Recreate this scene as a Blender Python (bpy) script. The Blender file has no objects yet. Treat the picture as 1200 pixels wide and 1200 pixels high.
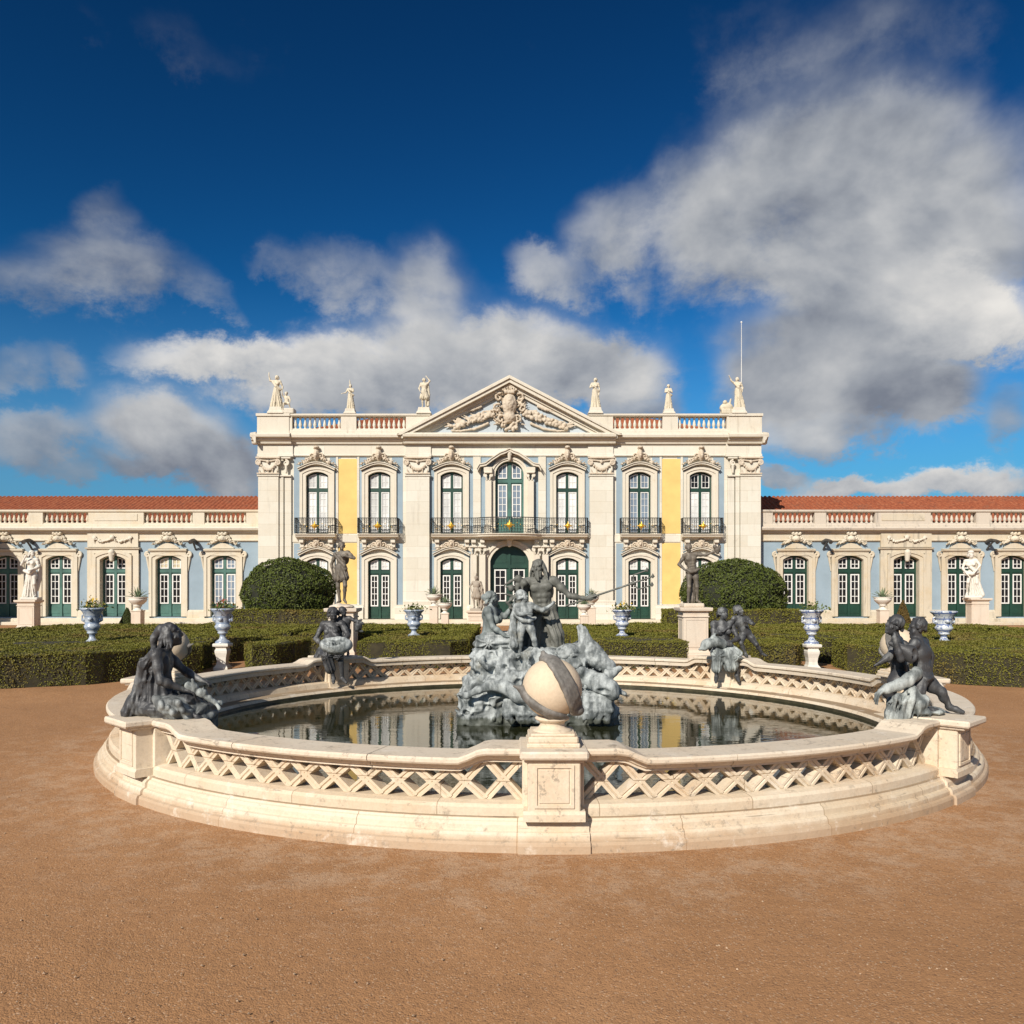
import bpy, math, random
import numpy as np
from math import sin, cos, pi, radians, atan, atan2, sqrt, tan
from mathutils import Vector, Matrix

random.seed(11)
rng = np.random.default_rng(7)
scene = bpy.context.scene
COL = scene.collection

# ------------------------------------------------------------------ camera
FPX = 970.0
CAMZ = 2.0
cam_d = bpy.data.cameras.new("camera")
cam_d.sensor_width = 36.0
cam_d.lens = 36.0 * FPX / 1200.0
cam_d.shift_y = 90.0 / 1200.0
cam_d.clip_start = 0.05
cam_d.clip_end = 5000
cam = bpy.data.objects.new("camera", cam_d)
COL.objects.link(cam)
cam.location = (0, 0, CAMZ)
cam.rotation_euler = (radians(90), 0, 0)
scene.camera = cam


def at(px, py, Y):
    """world point at distance Y that projects on pixel (px, py) of the 1200 px photograph"""
    return Vector(((px - 600) / FPX * Y, Y, CAMZ - (py - 690) / FPX * Y))


# ------------------------------------------------------------------ objects
def tag(o, label=None, cat=None, group=None, kind=None):
    if label: o["label"] = label
    if cat: o["category"] = cat
    if group: o["group"] = group
    if kind: o["kind"] = kind
    return o


def empty(name, loc=(0, 0, 0), rz=0.0, label=None, cat=None, group=None, parent=None):
    o = bpy.data.objects.new(name, None)
    o.empty_display_size = 0.2
    COL.objects.link(o)
    o.location = loc
    o.rotation_euler = (0, 0, rz)
    if parent: o.parent = parent
    tag(o, label, cat, group)
    return o


def link(name, me, mats, parent=None, loc=None, rz=0.0):
    o = bpy.data.objects.new(name, me)
    COL.objects.link(o)
    if mats is not None and len(me.materials) == 0:
        for m in (mats if isinstance(mats, (list, tuple)) else [mats]):
            me.materials.append(m)
    if parent: o.parent = parent
    if loc is not None: o.location = loc
    if rz: o.rotation_euler = (0, 0, rz)
    return o


def copy_tree(o, parent=None):
    c = o.copy()
    COL.objects.link(c)
    c.parent = parent
    for ch in list(o.children):
        copy_tree(ch, c)
    return c


class MB:
    """collects vertices and faces; build() links them as one mesh object"""
    def __init__(s):
        s.v, s.f, s.m, s.sm = [], [], [], []

    def add(s, vs, fs, mi=0, smooth=False):
        b = len(s.v)
        s.v.extend(vs)
        for f in fs:
            s.f.append([i + b for i in f]); s.m.append(mi); s.sm.append(smooth)

    def box(s, x0, x1, y0, y1, z0, z1, mi=0):
        if x1 < x0: x0, x1 = x1, x0
        if y1 < y0: y0, y1 = y1, y0
        if z1 < z0: z0, z1 = z1, z0
        v = [(x0, y0, z0), (x1, y0, z0), (x1, y1, z0), (x0, y1, z0), (x0, y0, z1), (x1, y0, z1), (x1, y1, z1), (x0, y1, z1)]
        s.add(v, [(3, 2, 1, 0), (4, 5, 6, 7), (0, 1, 5, 4), (1, 2, 6, 5), (2, 3, 7, 6), (3, 0, 4, 7)], mi)

    def bbox(s, x0, x1, y0, y1, z0, z1, b=0.02, mi=0):
        """box with bevelled top and bottom and vertical edges"""
        sec = lambda e: [(x0 + b, y0 + e), (x1 - b, y0 + e), (x1 - e, y0 + b), (x1 - e, y1 - b), (x1 - b, y1 - e), (x0 + b, y1 - e), (x0 + e, y1 - b), (x0 + e, y0 + b)]
        rows = [[(p[0], p[1], z) for p in sec(e)] for z, e in ((z0, b * .6), (z0 + b, 0), (z1 - b, 0), (z1, b * .6))]
        s.loft(rows, True, True, mi)

    def loft(s, rows, closed=True, caps=True, mi=0, smooth=False):
        n = len(rows[0]); vs = [p for r in rows for p in r]; fs = []
        for i in range(len(rows) - 1):
            for j in range(n if closed else n - 1):
                k = (j + 1) % n
                fs.append((i * n + j, i * n + k, (i + 1) * n + k, (i + 1) * n + j))
        s.add(vs, fs, mi, smooth)
        if caps:
            s.add(rows[0], [tuple(range(n))[::-1]], mi)
            s.add(rows[-1], [tuple(range(n))], mi)

    def prism(s, pts, y0, y1, mi=0):
        """closed outline in x,z pushed from y0 (front) to y1"""
        n = len(pts)
        s.add([(p[0], y0, p[1]) for p in pts], [tuple(range(n))], mi)
        s.add([(p[0], y1, p[1]) for p in pts], [tuple(range(n))[::-1]], mi)
        vs = [(p[0], y0, p[1]) for p in pts] + [(p[0], y1, p[1]) for p in pts]
        s.add(vs, [(i, i + n, (i + 1) % n + n, (i + 1) % n) for i in range(n)], mi)

    def ring(s, inner, outer, yf, yi, yo, mi=0):
        """flat surround between two open outlines with the same count; front at yf, inner reveal back to yi, outer back to yo"""
        n = len(inner)
        A = [(p[0], yf, p[1]) for p in inner]; B = [(p[0], yf, p[1]) for p in outer]
        C = [(p[0], yi, p[1]) for p in inner]; D = [(p[0], yo, p[1]) for p in outer]
        s.add(A + B + C + D, [q for i in range(n - 1) for q in ((i, i + 1, n + i + 1, n + i), (i, 2 * n + i, 2 * n + i + 1, i + 1), (n + i, n + i + 1, 3 * n + i + 1, 3 * n + i))], mi)
        s.add([A[0], B[0], D[0], C[0]], [(0, 1, 2, 3)], mi); s.add([A[-1], B[-1], D[-1], C[-1]], [(0, 1, 2, 3)], mi)

    def mould(s, prof, u0, u1, mi=0):
        """closed profile of (depth towards the viewer, z) run along x"""
        s.loft([[(u, -d, z) for d, z in prof] for u in (u0, u1)], True, True, mi)

    def lathe(s, prof, c=(0, 0, 0), n=24, mi=0, smooth=True, caps=True, fx=1.0, fy=1.0):
        rows = [[(c[0] + r * fx * cos(2 * pi * j / n), c[1] + r * fy * sin(2 * pi * j / n), c[2] + z) for j in range(n)] for r, z in prof]
        s.loft(rows, True, caps, mi, smooth)

    def tube(s, pts, rad, n=6, mi=0, smooth=True, caps=True):
        pts = [Vector(p) for p in pts]; rows = []
        up0 = None
        for i, p in enumerate(pts):
            t = (pts[min(i + 1, len(pts) - 1)] - pts[max(i - 1, 0)]).normalized()
            if up0 is None:
                up0 = Vector((0, 0, 1)) if abs(t.z) < .9 else Vector((1, 0, 0))
            a = t.cross(up0)
            if a.length < 1e-4: a = t.cross(Vector((0, 1, 0)))
            a.normalize(); b = a.cross(t).normalized(); up0 = b
            r = rad[i] if isinstance(rad, (list, tuple)) else rad
            rows.append([tuple(p + a * (r * cos(2 * pi * j / n)) + b * (r * sin(2 * pi * j / n))) for j in range(n)])
        s.loft(rows, True, caps, mi, smooth)

    def xform(s, M):
        s.v = [tuple(M @ Vector(p)) for p in s.v]; return s

    def mesh(s, name):
        me = bpy.data.meshes.new(name)
        me.from_pydata([tuple(p) for p in s.v], [], s.f)
        me.polygons.foreach_set("material_index", s.m)
        me.polygons.foreach_set("use_smooth", s.sm)
        me.update()
        import bmesh
        bm = bmesh.new(); bm.from_mesh(me); bmesh.ops.recalc_face_normals(bm, faces=bm.faces); bm.to_mesh(me); bm.free()
        return me

    def build(s, name, mats, parent=None, loc=None, rz=0.0):
        return link(name, s.mesh(name), mats, parent, loc, rz)


def np_mesh(name, V, Q, smooth=True):
    me = bpy.data.meshes.new(name)
    V = np.asarray(V, np.float32); Q = np.asarray(Q, np.int32); k = Q.shape[1]
    me.vertices.add(len(V)); me.vertices.foreach_set("co", V.ravel())
    me.loops.add(Q.size); me.loops.foreach_set("vertex_index", Q.ravel())
    me.polygons.add(len(Q)); me.polygons.foreach_set("loop_start", np.arange(0, Q.size, k, dtype=np.int32))
    me.polygons.foreach_set("use_smooth", np.full(len(Q), smooth, bool))
    me.update(calc_edges=True); me.validate()
    return me


# ------------------------------------------------------------------ sculpting: smooth union of solids, meshed with surface nets
_ng = rng.random((32, 32, 32)).astype(np.float32)


def vnoise(X, Y, Z):
    xi, yi, zi = np.floor(X).astype(int), np.floor(Y).astype(int), np.floor(Z).astype(int)
    fx, fy, fz = X - xi, Y - yi, Z - zi
    fx, fy, fz = fx * fx * (3 - 2 * fx), fy * fy * (3 - 2 * fy), fz * fz * (3 - 2 * fz)
    g = lambda a, b, c: _ng[(xi + a) % 32, (yi + b) % 32, (zi + c) % 32]
    x00 = g(0, 0, 0) * (1 - fx) + g(1, 0, 0) * fx; x10 = g(0, 1, 0) * (1 - fx) + g(1, 1, 0) * fx
    x01 = g(0, 0, 1) * (1 - fx) + g(1, 0, 1) * fx; x11 = g(0, 1, 1) * (1 - fx) + g(1, 1, 1) * fx
    return ((x00 * (1 - fy) + x10 * fy) * (1 - fz) + (x01 * (1 - fy) + x11 * fy) * fz) - .5


class Sculpt:
    def __init__(s):
        s.p = []

    def cap(s, a, b, ra, rb=None, k=.03, fold=None):
        s.p.append(("cap", np.array(a, float), np.array(b, float), ra, ra if rb is None else rb, k, fold)); return s

    def chain(s, pts, r0, r1, k=.02, fold=None):
        n = len(pts) - 1
        for i in range(n):
            s.cap(pts[i], pts[i + 1], r0 + (r1 - r0) * i / n, r0 + (r1 - r0) * (i + 1) / n, k, fold)
        return s

    def ell(s, c, r, R=None, k=.03, fold=None):
        s.p.append(("ell", np.array(c, float), np.array(r, float) if not np.isscalar(r) else np.full(3, float(r)), None if R is None else np.array(R, float), k, fold)); return s

    def cut(s, c, r, R=None, k=.02):
        s.p.append(("cut", np.array(c, float), np.array(r, float) if not np.isscalar(r) else np.full(3, float(r)), None if R is None else np.array(R, float), k, None)); return s

    def rbox(s, c, hx, rad, k=.03, fold=None):
        s.p.append(("rbox", np.array(c, float), np.array(hx, float), rad, k, fold)); return s

    def _bb(s, p):
        if p[0] == "cap":
            e = 1.15 * max(p[3], p[4]) + p[5] + (abs(p[6][0]) if p[6] else 0)
            return np.minimum(p[1], p[2]) - e, np.maximum(p[1], p[2]) + e
        if p[0] == "rbox":
            e = p[3] + p[4] + (abs(p[5][0]) if p[5] else 0)
            return p[1] - p[2] - e, p[1] + p[2] + e
        e = (p[2] if p[3] is None else np.full(3, p[2].max())) + p[4] + (abs(p[5][0]) if p[5] else 0)
        return p[1] - e, p[1] + e

    def mesh(s, name, h, noise=None, zmin=None):
        bbs = [s._bb(p) for p in s.p if p[0] != "cut"]
        lo = np.min([b[0] for b in bbs], 0) - 2 * h; hi = np.max([b[1] for b in bbs], 0) + 2 * h
        if zmin is not None: lo[2] = max(lo[2], zmin)
        n = np.ceil((hi - lo) / h).astype(int) + 1
        F = np.full(n, 1.0, np.float32)
        ax = [lo[i] + h * np.arange(n[i]) for i in range(3)]
        for p in s.p:
            a, b = s._bb(p)
            i0 = np.clip(np.floor((a - lo) / h).astype(int) - 1, 0, n); i1 = np.clip(np.ceil((b - lo) / h).astype(int) + 2, 0, n)
            if np.any(i1 <= i0): continue
            X, Y, Z = np.meshgrid(ax[0][i0[0]:i1[0]], ax[1][i0[1]:i1[1]], ax[2][i0[2]:i1[2]], indexing="ij")
            sl = tuple(slice(i0[i], i1[i]) for i in range(3))
            if p[0] == "cap":
                A, B, ra, rb, k, fold = p[1:]
                d = B - A; L2 = max(float(d @ d), 1e-9)
                t = np.clip(((X - A[0]) * d[0] + (Y - A[1]) * d[1] + (Z - A[2]) * d[2]) / L2, 0, 1)
                rx, ry, rz = X - A[0] - t * d[0], Y - A[1] - t * d[1], Z - A[2] - t * d[2]
                D = np.sqrt(rx * rx + ry * ry + rz * rz) - (ra + (rb - ra) * t)
                if fold:
                    dn = d / sqrt(L2); u = np.cross(dn, [0.31, .17, .93] if abs(dn[2]) < .8 else [1, 0.1, 0]); u /= np.linalg.norm(u); w = np.cross(dn, u)
                    th = np.arctan2(rx * w[0] + ry * w[1] + rz * w[2], rx * u[0] + ry * u[1] + rz * u[2])
                    D = D + fold[0] * np.sin(fold[1] * th + fold[2] + 2.2 * t + 1.3 * np.sin(3 * th + fold[2] * 2)) * (.45 + .55 * t)
            elif p[0] == "rbox":
                C, H, rad, k, fold = p[1:]
                q = [np.abs(v - C[i]) - H[i] for i, v in enumerate((X, Y, Z))]
                D = np.sqrt(sum(np.maximum(v, 0) ** 2 for v in q)) + np.minimum(np.maximum(np.maximum(q[0], q[1]), q[2]), 0) - rad
                if fold: D = D + fold[0] * np.sin(fold[1] * X + fold[2] + 1.5 * np.sin(4 * Z))
            else:
                C, r, R, k, fold = p[1:]
                q = np.stack([X - C[0], Y - C[1], Z - C[2]], -1)
                if R is not None: q = q @ R           # columns of R are the local axes
                qn = q / r; l = np.sqrt((qn * qn).sum(-1)); l2 = np.sqrt(((qn / r) ** 2).sum(-1))
                D = l * (l - 1) / np.maximum(l2, 1e-6)
                if fold:
                    th = np.arctan2(q[..., 2], q[..., 0]); D = D + fold[0] * np.sin(fold[1] * th + fold[2] + 8 * q[..., 1])
            f = F[sl]
            if p[0] == "cut":
                D = -D; g = np.clip(.5 - .5 * (D - f) / k, 0, 1) if k else 0
                F[sl] = np.maximum(f, D) + (k * np.clip(1 - np.abs(f - D) / k, 0, 1) ** 2 * .25 if k else 0)
            else:
                hh = np.clip(1 - np.abs(f - D) / k, 0, 1)
                F[sl] = np.minimum(f, D) - hh * hh * k * .25
        if noise:
            X, Y, Z = np.meshgrid(*ax, indexing="ij")
            for amp, fr in noise:
                nz_ = vnoise(X * abs(fr) + 7.3, Y * abs(fr) + 1.7, Z * abs(fr) + 3.1).astype(np.float32)
                F += amp * 2 * nz_ if fr > 0 else amp * (np.abs(nz_) * 5 - .5)      # negative frequency: sharp ridges
        V, Q = surface_nets(F, lo, h)
        return np_mesh(name, V, Q)


def surface_nets(F, lo, h):
    F[0], F[-1], F[:, 0], F[:, -1], F[:, :, 0], F[:, :, -1] = (np.maximum(F[0], .01), np.maximum(F[-1], .01), np.maximum(F[:, 0], .01), np.maximum(F[:, -1], .01), np.maximum(F[:, :, 0], .01), np.maximum(F[:, :, -1], .01))
    I = F < 0; nx, ny, nz = F.shape
    cnt = np.zeros((nx - 1, ny - 1, nz - 1), np.int8)
    for a in (0, 1):
        for b in (0, 1):
            for c in (0, 1):
                cnt += I[a:nx - 1 + a, b:ny - 1 + b, c:nz - 1 + c]
    m = (cnt > 0) & (cnt < 8)
    ids = np.full(m.shape, -1, np.int64); cells = np.argwhere(m); ids[m] = np.arange(len(cells))
    acc = np.zeros((len(cells), 3)); num = np.zeros(len(cells))
    cs = [(a, b, c) for a in (0, 1) for b in (0, 1) for c in (0, 1)]
    val = {c: F[cells[:, 0] + c[0], cells[:, 1] + c[1], cells[:, 2] + c[2]] for c in cs}
    for c in cs:
        for k in range(3):
            if c[k]: continue
            e = list(c); e[k] = 1; e = tuple(e)
            f0, f1 = val[c], val[e]; x = (f0 < 0) != (f1 < 0)
            t = np.where(x, f0 / np.where(x, f0 - f1, 1), 0)
            p = np.tile(np.array(c, float), (len(cells), 1)); p[:, k] += t
            acc[x] += p[x]; num += x
    V = (cells + acc / np.maximum(num, 1)[:, None]) * h + lo
    Qs = []
    for k in range(3):
        i, j = [q for q in range(3) if q != k]
        s0 = [slice(1, -1)] * 3; s1 = [slice(1, -1)] * 3
        s0[k] = slice(0, -1); s1[k] = slice(1, None)
        a, b = I[tuple(s0)], I[tuple(s1)]
        for flip in (0, 1):
            w = np.argwhere((a & ~b) if not flip else (~a & b))
            if not len(w): continue
            base = w.copy(); base[:, i] += 1; base[:, j] += 1
            def idc(di, dj):
                q = base.copy(); q[:, i] -= di; q[:, j] -= dj
                return ids[q[:, 0], q[:, 1], q[:, 2]]
            quad = np.stack([idc(0, 0), idc(1, 0), idc(1, 1), idc(0, 1)], 1)
            if (k == 1) != bool(flip): quad = quad[:, ::-1]
            Qs.append(quad)
    Q = np.concatenate(Qs); Q = Q[(Q >= 0).all(1)]
    return V, Q


# ------------------------------------------------------------------ materials
class NT:
    def __init__(s, tree):
        s.t = tree; s.n = tree.nodes; s.l = tree.links

    def new(s, typ, **kw):
        nd = s.n.new(typ)
        for k, v in kw.items():
            setattr(nd, k, v)
        return nd

    def put(s, sock, v):
        if hasattr(v, "is_output") or isinstance(v, bpy.types.NodeSocket): s.l.new(v, sock)
        else: sock.default_value = v

    def math(s, op, a, b=None, c=None, clamp=False):
        nd = s.new("ShaderNodeMath", operation=op); nd.use_clamp = clamp
        s.put(nd.inputs[0], a)
        if b is not None: s.put(nd.inputs[1], b)
        if c is not None: s.put(nd.inputs[2], c)
        return nd.outputs[0]

    def noise(s, vec, scale, detail=4, rough=.55, dist=0.0, lac=2.0):
        nd = s.new("ShaderNodeTexNoise"); s.l.new(vec, nd.inputs["Vector"])
        nd.inputs["Scale"].default_value = scale; nd.inputs["Detail"].default_value = detail
        nd.inputs["Roughness"].default_value = rough; nd.inputs["Distortion"].default_value = dist
        return nd.outputs["Fac"]

    def ramp(s, fac, stops, interp="LINEAR"):
        nd = s.new("ShaderNodeValToRGB"); nd.color_ramp.interpolation = interp
        cr = nd.color_ramp
        while len(cr.elements) < len(stops): cr.elements.new(.5)
        for e, (p, c) in zip(cr.elements, stops):
            e.position = p; e.color = (*c, 1) if len(c) == 3 else c
        s.l.new(fac, nd.inputs[0]); return nd.outputs[0]

    def smooth(s, v, a, b):
        nd = s.new("ShaderNodeMapRange", interpolation_type="SMOOTHSTEP"); s.put(nd.inputs[0], v)
        nd.inputs[1].default_value = a; nd.inputs[2].default_value = b
        return nd.outputs[0]

    def mix(s, f, a, b, mode="MIX"):
        nd = s.new("ShaderNodeMix", data_type="RGBA", blend_type=mode)
        s.put(nd.inputs["Factor"], f)
        for sock, v in ((nd.inputs[6], a), (nd.inputs[7], b)):
            if isinstance(v, (tuple, list)): v = (*v, 1) if len(v) == 3 else v
            s.put(sock, v)
        return nd.outputs[2]

    def scalev(s, vec, sc):
        nd = s.new("ShaderNodeMapping"); s.l.new(vec, nd.inputs[0]); nd.inputs["Scale"].default_value = sc
        return nd.outputs[0]


def base_mat(name):
    m = bpy.data.materials.new(name); m.use_nodes = True
    t = NT(m.node_tree); b = m.node_tree.nodes["Principled BSDF"]
    return m, t, b


def wpos(t, world=True):
    return t.new("ShaderNodeNewGeometry").outputs["Position"] if world else t.new("ShaderNodeTexCoord").outputs["Object"]


def simple(name, col, rough=.6, var=.15, scale=3.0, metal=0.0, bump=0.0, bscale=40, spec=.5, world=True):
    m, t, b = base_mat(name); P = wpos(t, world)
    f = t.noise(P, scale, 5, .6)
    c0 = tuple(max(0, c * (1 - var)) for c in col); c1 = tuple(min(1, c * (1 + var)) for c in col)
    t.l.new(t.ramp(f, [(.3, c0), (.7, c1)]), b.inputs["Base Color"])
    b.inputs["Roughness"].default_value = rough; b.inputs["Metallic"].default_value = metal
    b.inputs["Specular IOR Level"].default_value = spec
    if bump:
        bp = t.new("ShaderNodeBump"); bp.inputs["Strength"].default_value = bump; bp.inputs["Distance"].default_value = .02
        t.l.new(t.noise(P, bscale, 4, .6), bp.inputs["Height"]); t.l.new(bp.outputs[0], b.inputs["Normal"])
    return m


def stone(name, col, dark=(.16, .14, .11), stain=.35, blocks=None, polar=None, joints=True, tint=(.59, .49, .36), tintf=.25, bump=.25, streak=True, fine=14.0):
    """weathered limestone: patchy tint, vertical rain streaks, grey lichen spots, optional block joints"""
    m, t, b = base_mat(name); P = wpos(t)
    big = t.noise(P, 1.3, 7, .68); mid = t.noise(P, 5.0, 6, .65); fn = t.noise(P, fine * 3, 4, .7)
    c = t.mix(t.math("MULTIPLY", t.smooth(big, .42, .72), tintf), col, tint)
    c = t.mix(t.math("MULTIPLY", t.smooth(mid, .45, .75), .22), c, tuple(min(1, x * 1.18) for x in col))
    if streak:
        sv = t.scalev(P, (3.0, 3.0, .28)); st = t.noise(sv, 1.4, 6, .7)
        c = t.mix(t.math("MULTIPLY", t.smooth(st, .52, .78), stain), c, dark)
    sp = t.noise(P, 2.3, 8, .75)
    c = t.mix(t.math("MULTIPLY", t.smooth(sp, .58, .74), stain * .9), c, tuple(x * 1.4 for x in dark))
    c = t.mix(t.math("MULTIPLY", t.smooth(fn, .35, .7), .14), c, dark)
    hgt = t.math("ADD", t.math("MULTIPLY", mid, .6), t.math("MULTIPLY", fn, .4))
    if blocks:
        br = t.new("ShaderNodeTexBrick"); mp = t.new("ShaderNodeMapping"); t.l.new(P, mp.inputs[0])
        mp.inputs["Rotation"].default_value = (radians(-90), 0, 0)
        t.l.new(mp.outputs[0], br.inputs["Vector"]); br.inputs["Scale"].default_value = 1.0
        br.inputs["Brick Width"].default_value = blocks[0]; br.inputs["Row Height"].default_value = blocks[1]
        br.inputs["Mortar Size"].default_value = .008; br.inputs["Mortar Smooth"].default_value = .3
        br.inputs["Color1"].default_value = (1, 1, 1, 1); br.inputs["Color2"].default_value = (.86, .83, .78, 1); br.inputs["Mortar"].default_value = (.62, .55, .45, 1)
        c = t.mix(.75, c, br.outputs["Color"], "MULTIPLY")
    if polar:       # stones of a curved wall: joints laid out by angle round the centre and by height
        sp_ = t.new("ShaderNodeSeparateXYZ"); t.l.new(P, sp_.inputs[0])
        an = t.math("MULTIPLY", t.math("ARCTAN2", t.math("SUBTRACT", sp_.outputs[1], polar[1]), t.math("SUBTRACT", sp_.outputs[0], polar[0])), 5.4)
        cb = t.new("ShaderNodeCombineXYZ"); t.l.new(an, cb.inputs[0]); t.l.new(t.math("ADD", sp_.outputs[2], .08), cb.inputs[1])
        jf = .8 if joints else 0.0
        br = t.new("ShaderNodeTexBrick"); t.l.new(cb.outputs[0], br.inputs["Vector"]); br.inputs["Scale"].default_value = 1.0
        br.inputs["Brick Width"].default_value = 1.35; br.inputs["Row Height"].default_value = .255; br.inputs["Mortar Size"].default_value = .004; br.inputs["Mortar Smooth"].default_value = .2
        br.inputs["Color1"].default_value = (1, 1, 1, 1); br.inputs["Color2"].default_value = (.84, .78, .70, 1); br.inputs["Mortar"].default_value = (.38, .30, .22, 1)
        c = t.mix(jf, c, br.outputs["Color"], "MULTIPLY")
        # dark crevices along the beds, only here and there
        cr = t.noise(t.scalev(P, (1, 1, 30)), 1.3, 5, .6); c = t.mix(t.math("MULTIPLY", t.smooth(cr, .66, .70), .5), c, (.10, .07, .045))
        foot_ = t.math("SUBTRACT", 1.0, t.smooth(t.math("ADD", sp_.outputs[2], t.math("MULTIPLY", t.noise(P, 5, 5, .7), -.10)), -.05, .03)); c = t.mix(t.math("MULTIPLY", foot_, .6), c, (.36, .22, .12))
        wh = t.noise(P, 3.4, 8, .75); c = t.mix(t.math("MULTIPLY", t.smooth(wh, .54, .68), .6), c, (.74, .67, .57))
        gr = t.noise(P, 6.5, 8, .78); c = t.mix(t.math("MULTIPLY", t.smooth(gr, .55, .70), .7), c, (.27, .215, .16))
        lk = t.noise(P, 16, 6, .7); c = t.mix(t.math("MULTIPLY", t.math("MULTIPLY", t.smooth(lk, .56, .64), t.smooth(big, .45, .6)), .55), c, (.16, .14, .115))
    t.l.new(c, b.inputs["Base Color"]); b.inputs["Roughness"].default_value = .78
    b.inputs["Specular IOR Level"].default_value = .3
    bp = t.new("ShaderNodeBump"); bp.inputs["Strength"].default_value = bump; bp.inputs["Distance"].default_value = .02
    t.l.new(hgt, bp.inputs["Height"]); t.l.new(bp.outputs[0], b.inputs["Normal"])
    return m


def lead(name, dark, pale, f0=.5, f1=.68, rough=.5, warm=None, wet=None):
    """old cast lead: dark grey skin with pale chalky bloom in patches and runs"""
    m, t, b = base_mat(name); P = wpos(t)
    n1 = t.noise(P, 3.2, 7, .68, .4); n2 = t.noise(t.scalev(P, (9, 9, 1.6)), 1.0, 5, .65); n3 = t.noise(P, 38, 5, .7)
    s = t.math("ADD", t.math("MULTIPLY", n1, .48), t.math("MULTIPLY", n2, .52))
    c = t.mix(t.smooth(s, f0, f1), dark, pale)
    c = t.mix(t.math("MULTIPLY", t.smooth(n3, .4, .7), .3), c, tuple(x * .45 for x in dark))
    if warm: c = t.mix(t.math("MULTIPLY", t.smooth(t.noise(P, 1.7, 5, .6), .45, .65), .6), c, warm)
    if wet:          # algae up to the old water line
        sz_ = t.new("ShaderNodeSeparateXYZ"); t.l.new(P, sz_.inputs[0])
        lv = t.math("ADD", sz_.outputs[2], t.math("MULTIPLY", t.math("SUBTRACT", n2, .5), .22))
        c = t.mix(t.math("MULTIPLY", t.math("SUBTRACT", 1.0, t.smooth(lv, wet, wet + .05)), .8), c, (.045, .05, .032))
        c = t.mix(t.math("MULTIPLY", t.smooth(t.noise(P, 2.6, 6, .7), .56, .68), .35), c, (.20, .17, .10))
    t.l.new(c, b.inputs["Base Color"]); b.inputs["Roughness"].default_value = rough; b.inputs["Specular IOR Level"].default_value = .45
    bp = t.new("ShaderNodeBump"); bp.inputs["Strength"].default_value = .35; bp.inputs["Distance"].default_value = .01
    t.l.new(t.math("ADD", n3, t.math("MULTIPLY", n1, .8)), bp.inputs["Height"]); t.l.new(bp.outputs[0], b.inputs["Normal"])
    return m


M = {}
M["lime"] = stone("facade_limestone", (.70, .668, .575), stain=.26, blocks=(2.6, .62), tintf=.2)
M["trim"] = stone("carved_limestone", (.65, .60, .495), dark=(.24, .18, .12), stain=.28, tintf=.3, fine=20)
M["crest"] = stone("weathered_carving", (.57, .49, .385), dark=(.22, .165, .11), stain=.4, tint=(.5, .38, .25), tintf=.4, fine=20)
M["cornice"] = stone("cornice_limestone", (.64, .59, .49), dark=(.17, .13, .09), stain=.38, tintf=.3)
M["wingstone"] = stone("wing_limestone", (.62, .56, .445), dark=(.22, .19, .14), stain=.4, tint=(.56, .40, .2), tintf=.35)
M["wingstone_grey"] = stone("greyed_wing_limestone", (.57, .50, .385), dark=(.17, .155, .125), stain=.75, tint=(.52, .38, .2), tintf=.45)
M["wingtop"] = stone("wing_parapet_stone", (.56, .49, .40), dark=(.17, .16, .145), stain=.95, tintf=.25)
M["basin"] = stone("basin_marble", (.68, .585, .45), dark=(.22, .17, .12), stain=.32, tint=(.60, .41, .24), tintf=.6, streak=False, bump=.3, polar=(.33, 11.87))
M["pedstone"] = stone("pedestal_marble", (.68, .585, .45), dark=(.22, .17, .12), stain=.32, tint=(.60, .41, .24), tintf=.6, streak=True, bump=.3, polar=(.33, 11.87), joints=False)
M["coping"] = stone("coping_marble", (.67, .575, .45), dark=(.22, .19, .16), stain=.3, tint=(.56, .42, .28), tintf=.45, streak=False, bump=.25, polar=(.33, 11.87), joints=False)
M["marble"] = stone("white_marble", (.70, .66, .58), dark=(.22, .2, .17), stain=.22, tintf=.1, tint=(.6, .5, .38), bump=.15)
M["pinkstone"] = stone("pedestal_stone", (.65, .56, .45), dark=(.22, .18, .14), stain=.28, tint=(.58, .41, .29), tintf=.35)
M["roofstatue"] = stone("roof_statue_stone", (.64, .57, .44), dark=(.12, .10, .07), stain=.5, tintf=.25, tint=(.5, .42, .22))
M["greystatue"] = stone("grey_statue_stone", (.36, .31, .25), dark=(.1, .09, .08), stain=.5, tintf=.3, tint=(.5, .38, .25))
M["blue"] = simple("blue_plaster", (.262, .338, .392), .85, .10, .8, bump=.08)
M["palewall"] = simple("pale_grey_blue_plaster", (.42, .47, .50), .85, .12, .8)
M["yellow"] = simple("ochre_plaster", (.72, .50, .17), .85, .10, 1.1, bump=.05)
M["green"] = simple("dark_green_paint", (.012, .046, .030), .42, .3, 1.2)
M["paleg"] = simple("faded_green_paint", (.05, .13, .105), .5, .35, 1.2)
M["white"] = simple("white_paint", (.72, .71, .67), .5, .06, 3)
M["iron"] = simple("wrought_iron", (.035, .036, .034), .5, .3, 6, metal=.3)
M["gold"] = simple("gilding", (.75, .45, .06), .38, .2, 6, metal=.6)
M["spout"] = simple("lead_spout", (.07, .065, .06), .55, .4, 5)
M["dark"] = simple("dark_interior", (.012, .012, .013), .8, .2, 2)


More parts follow.
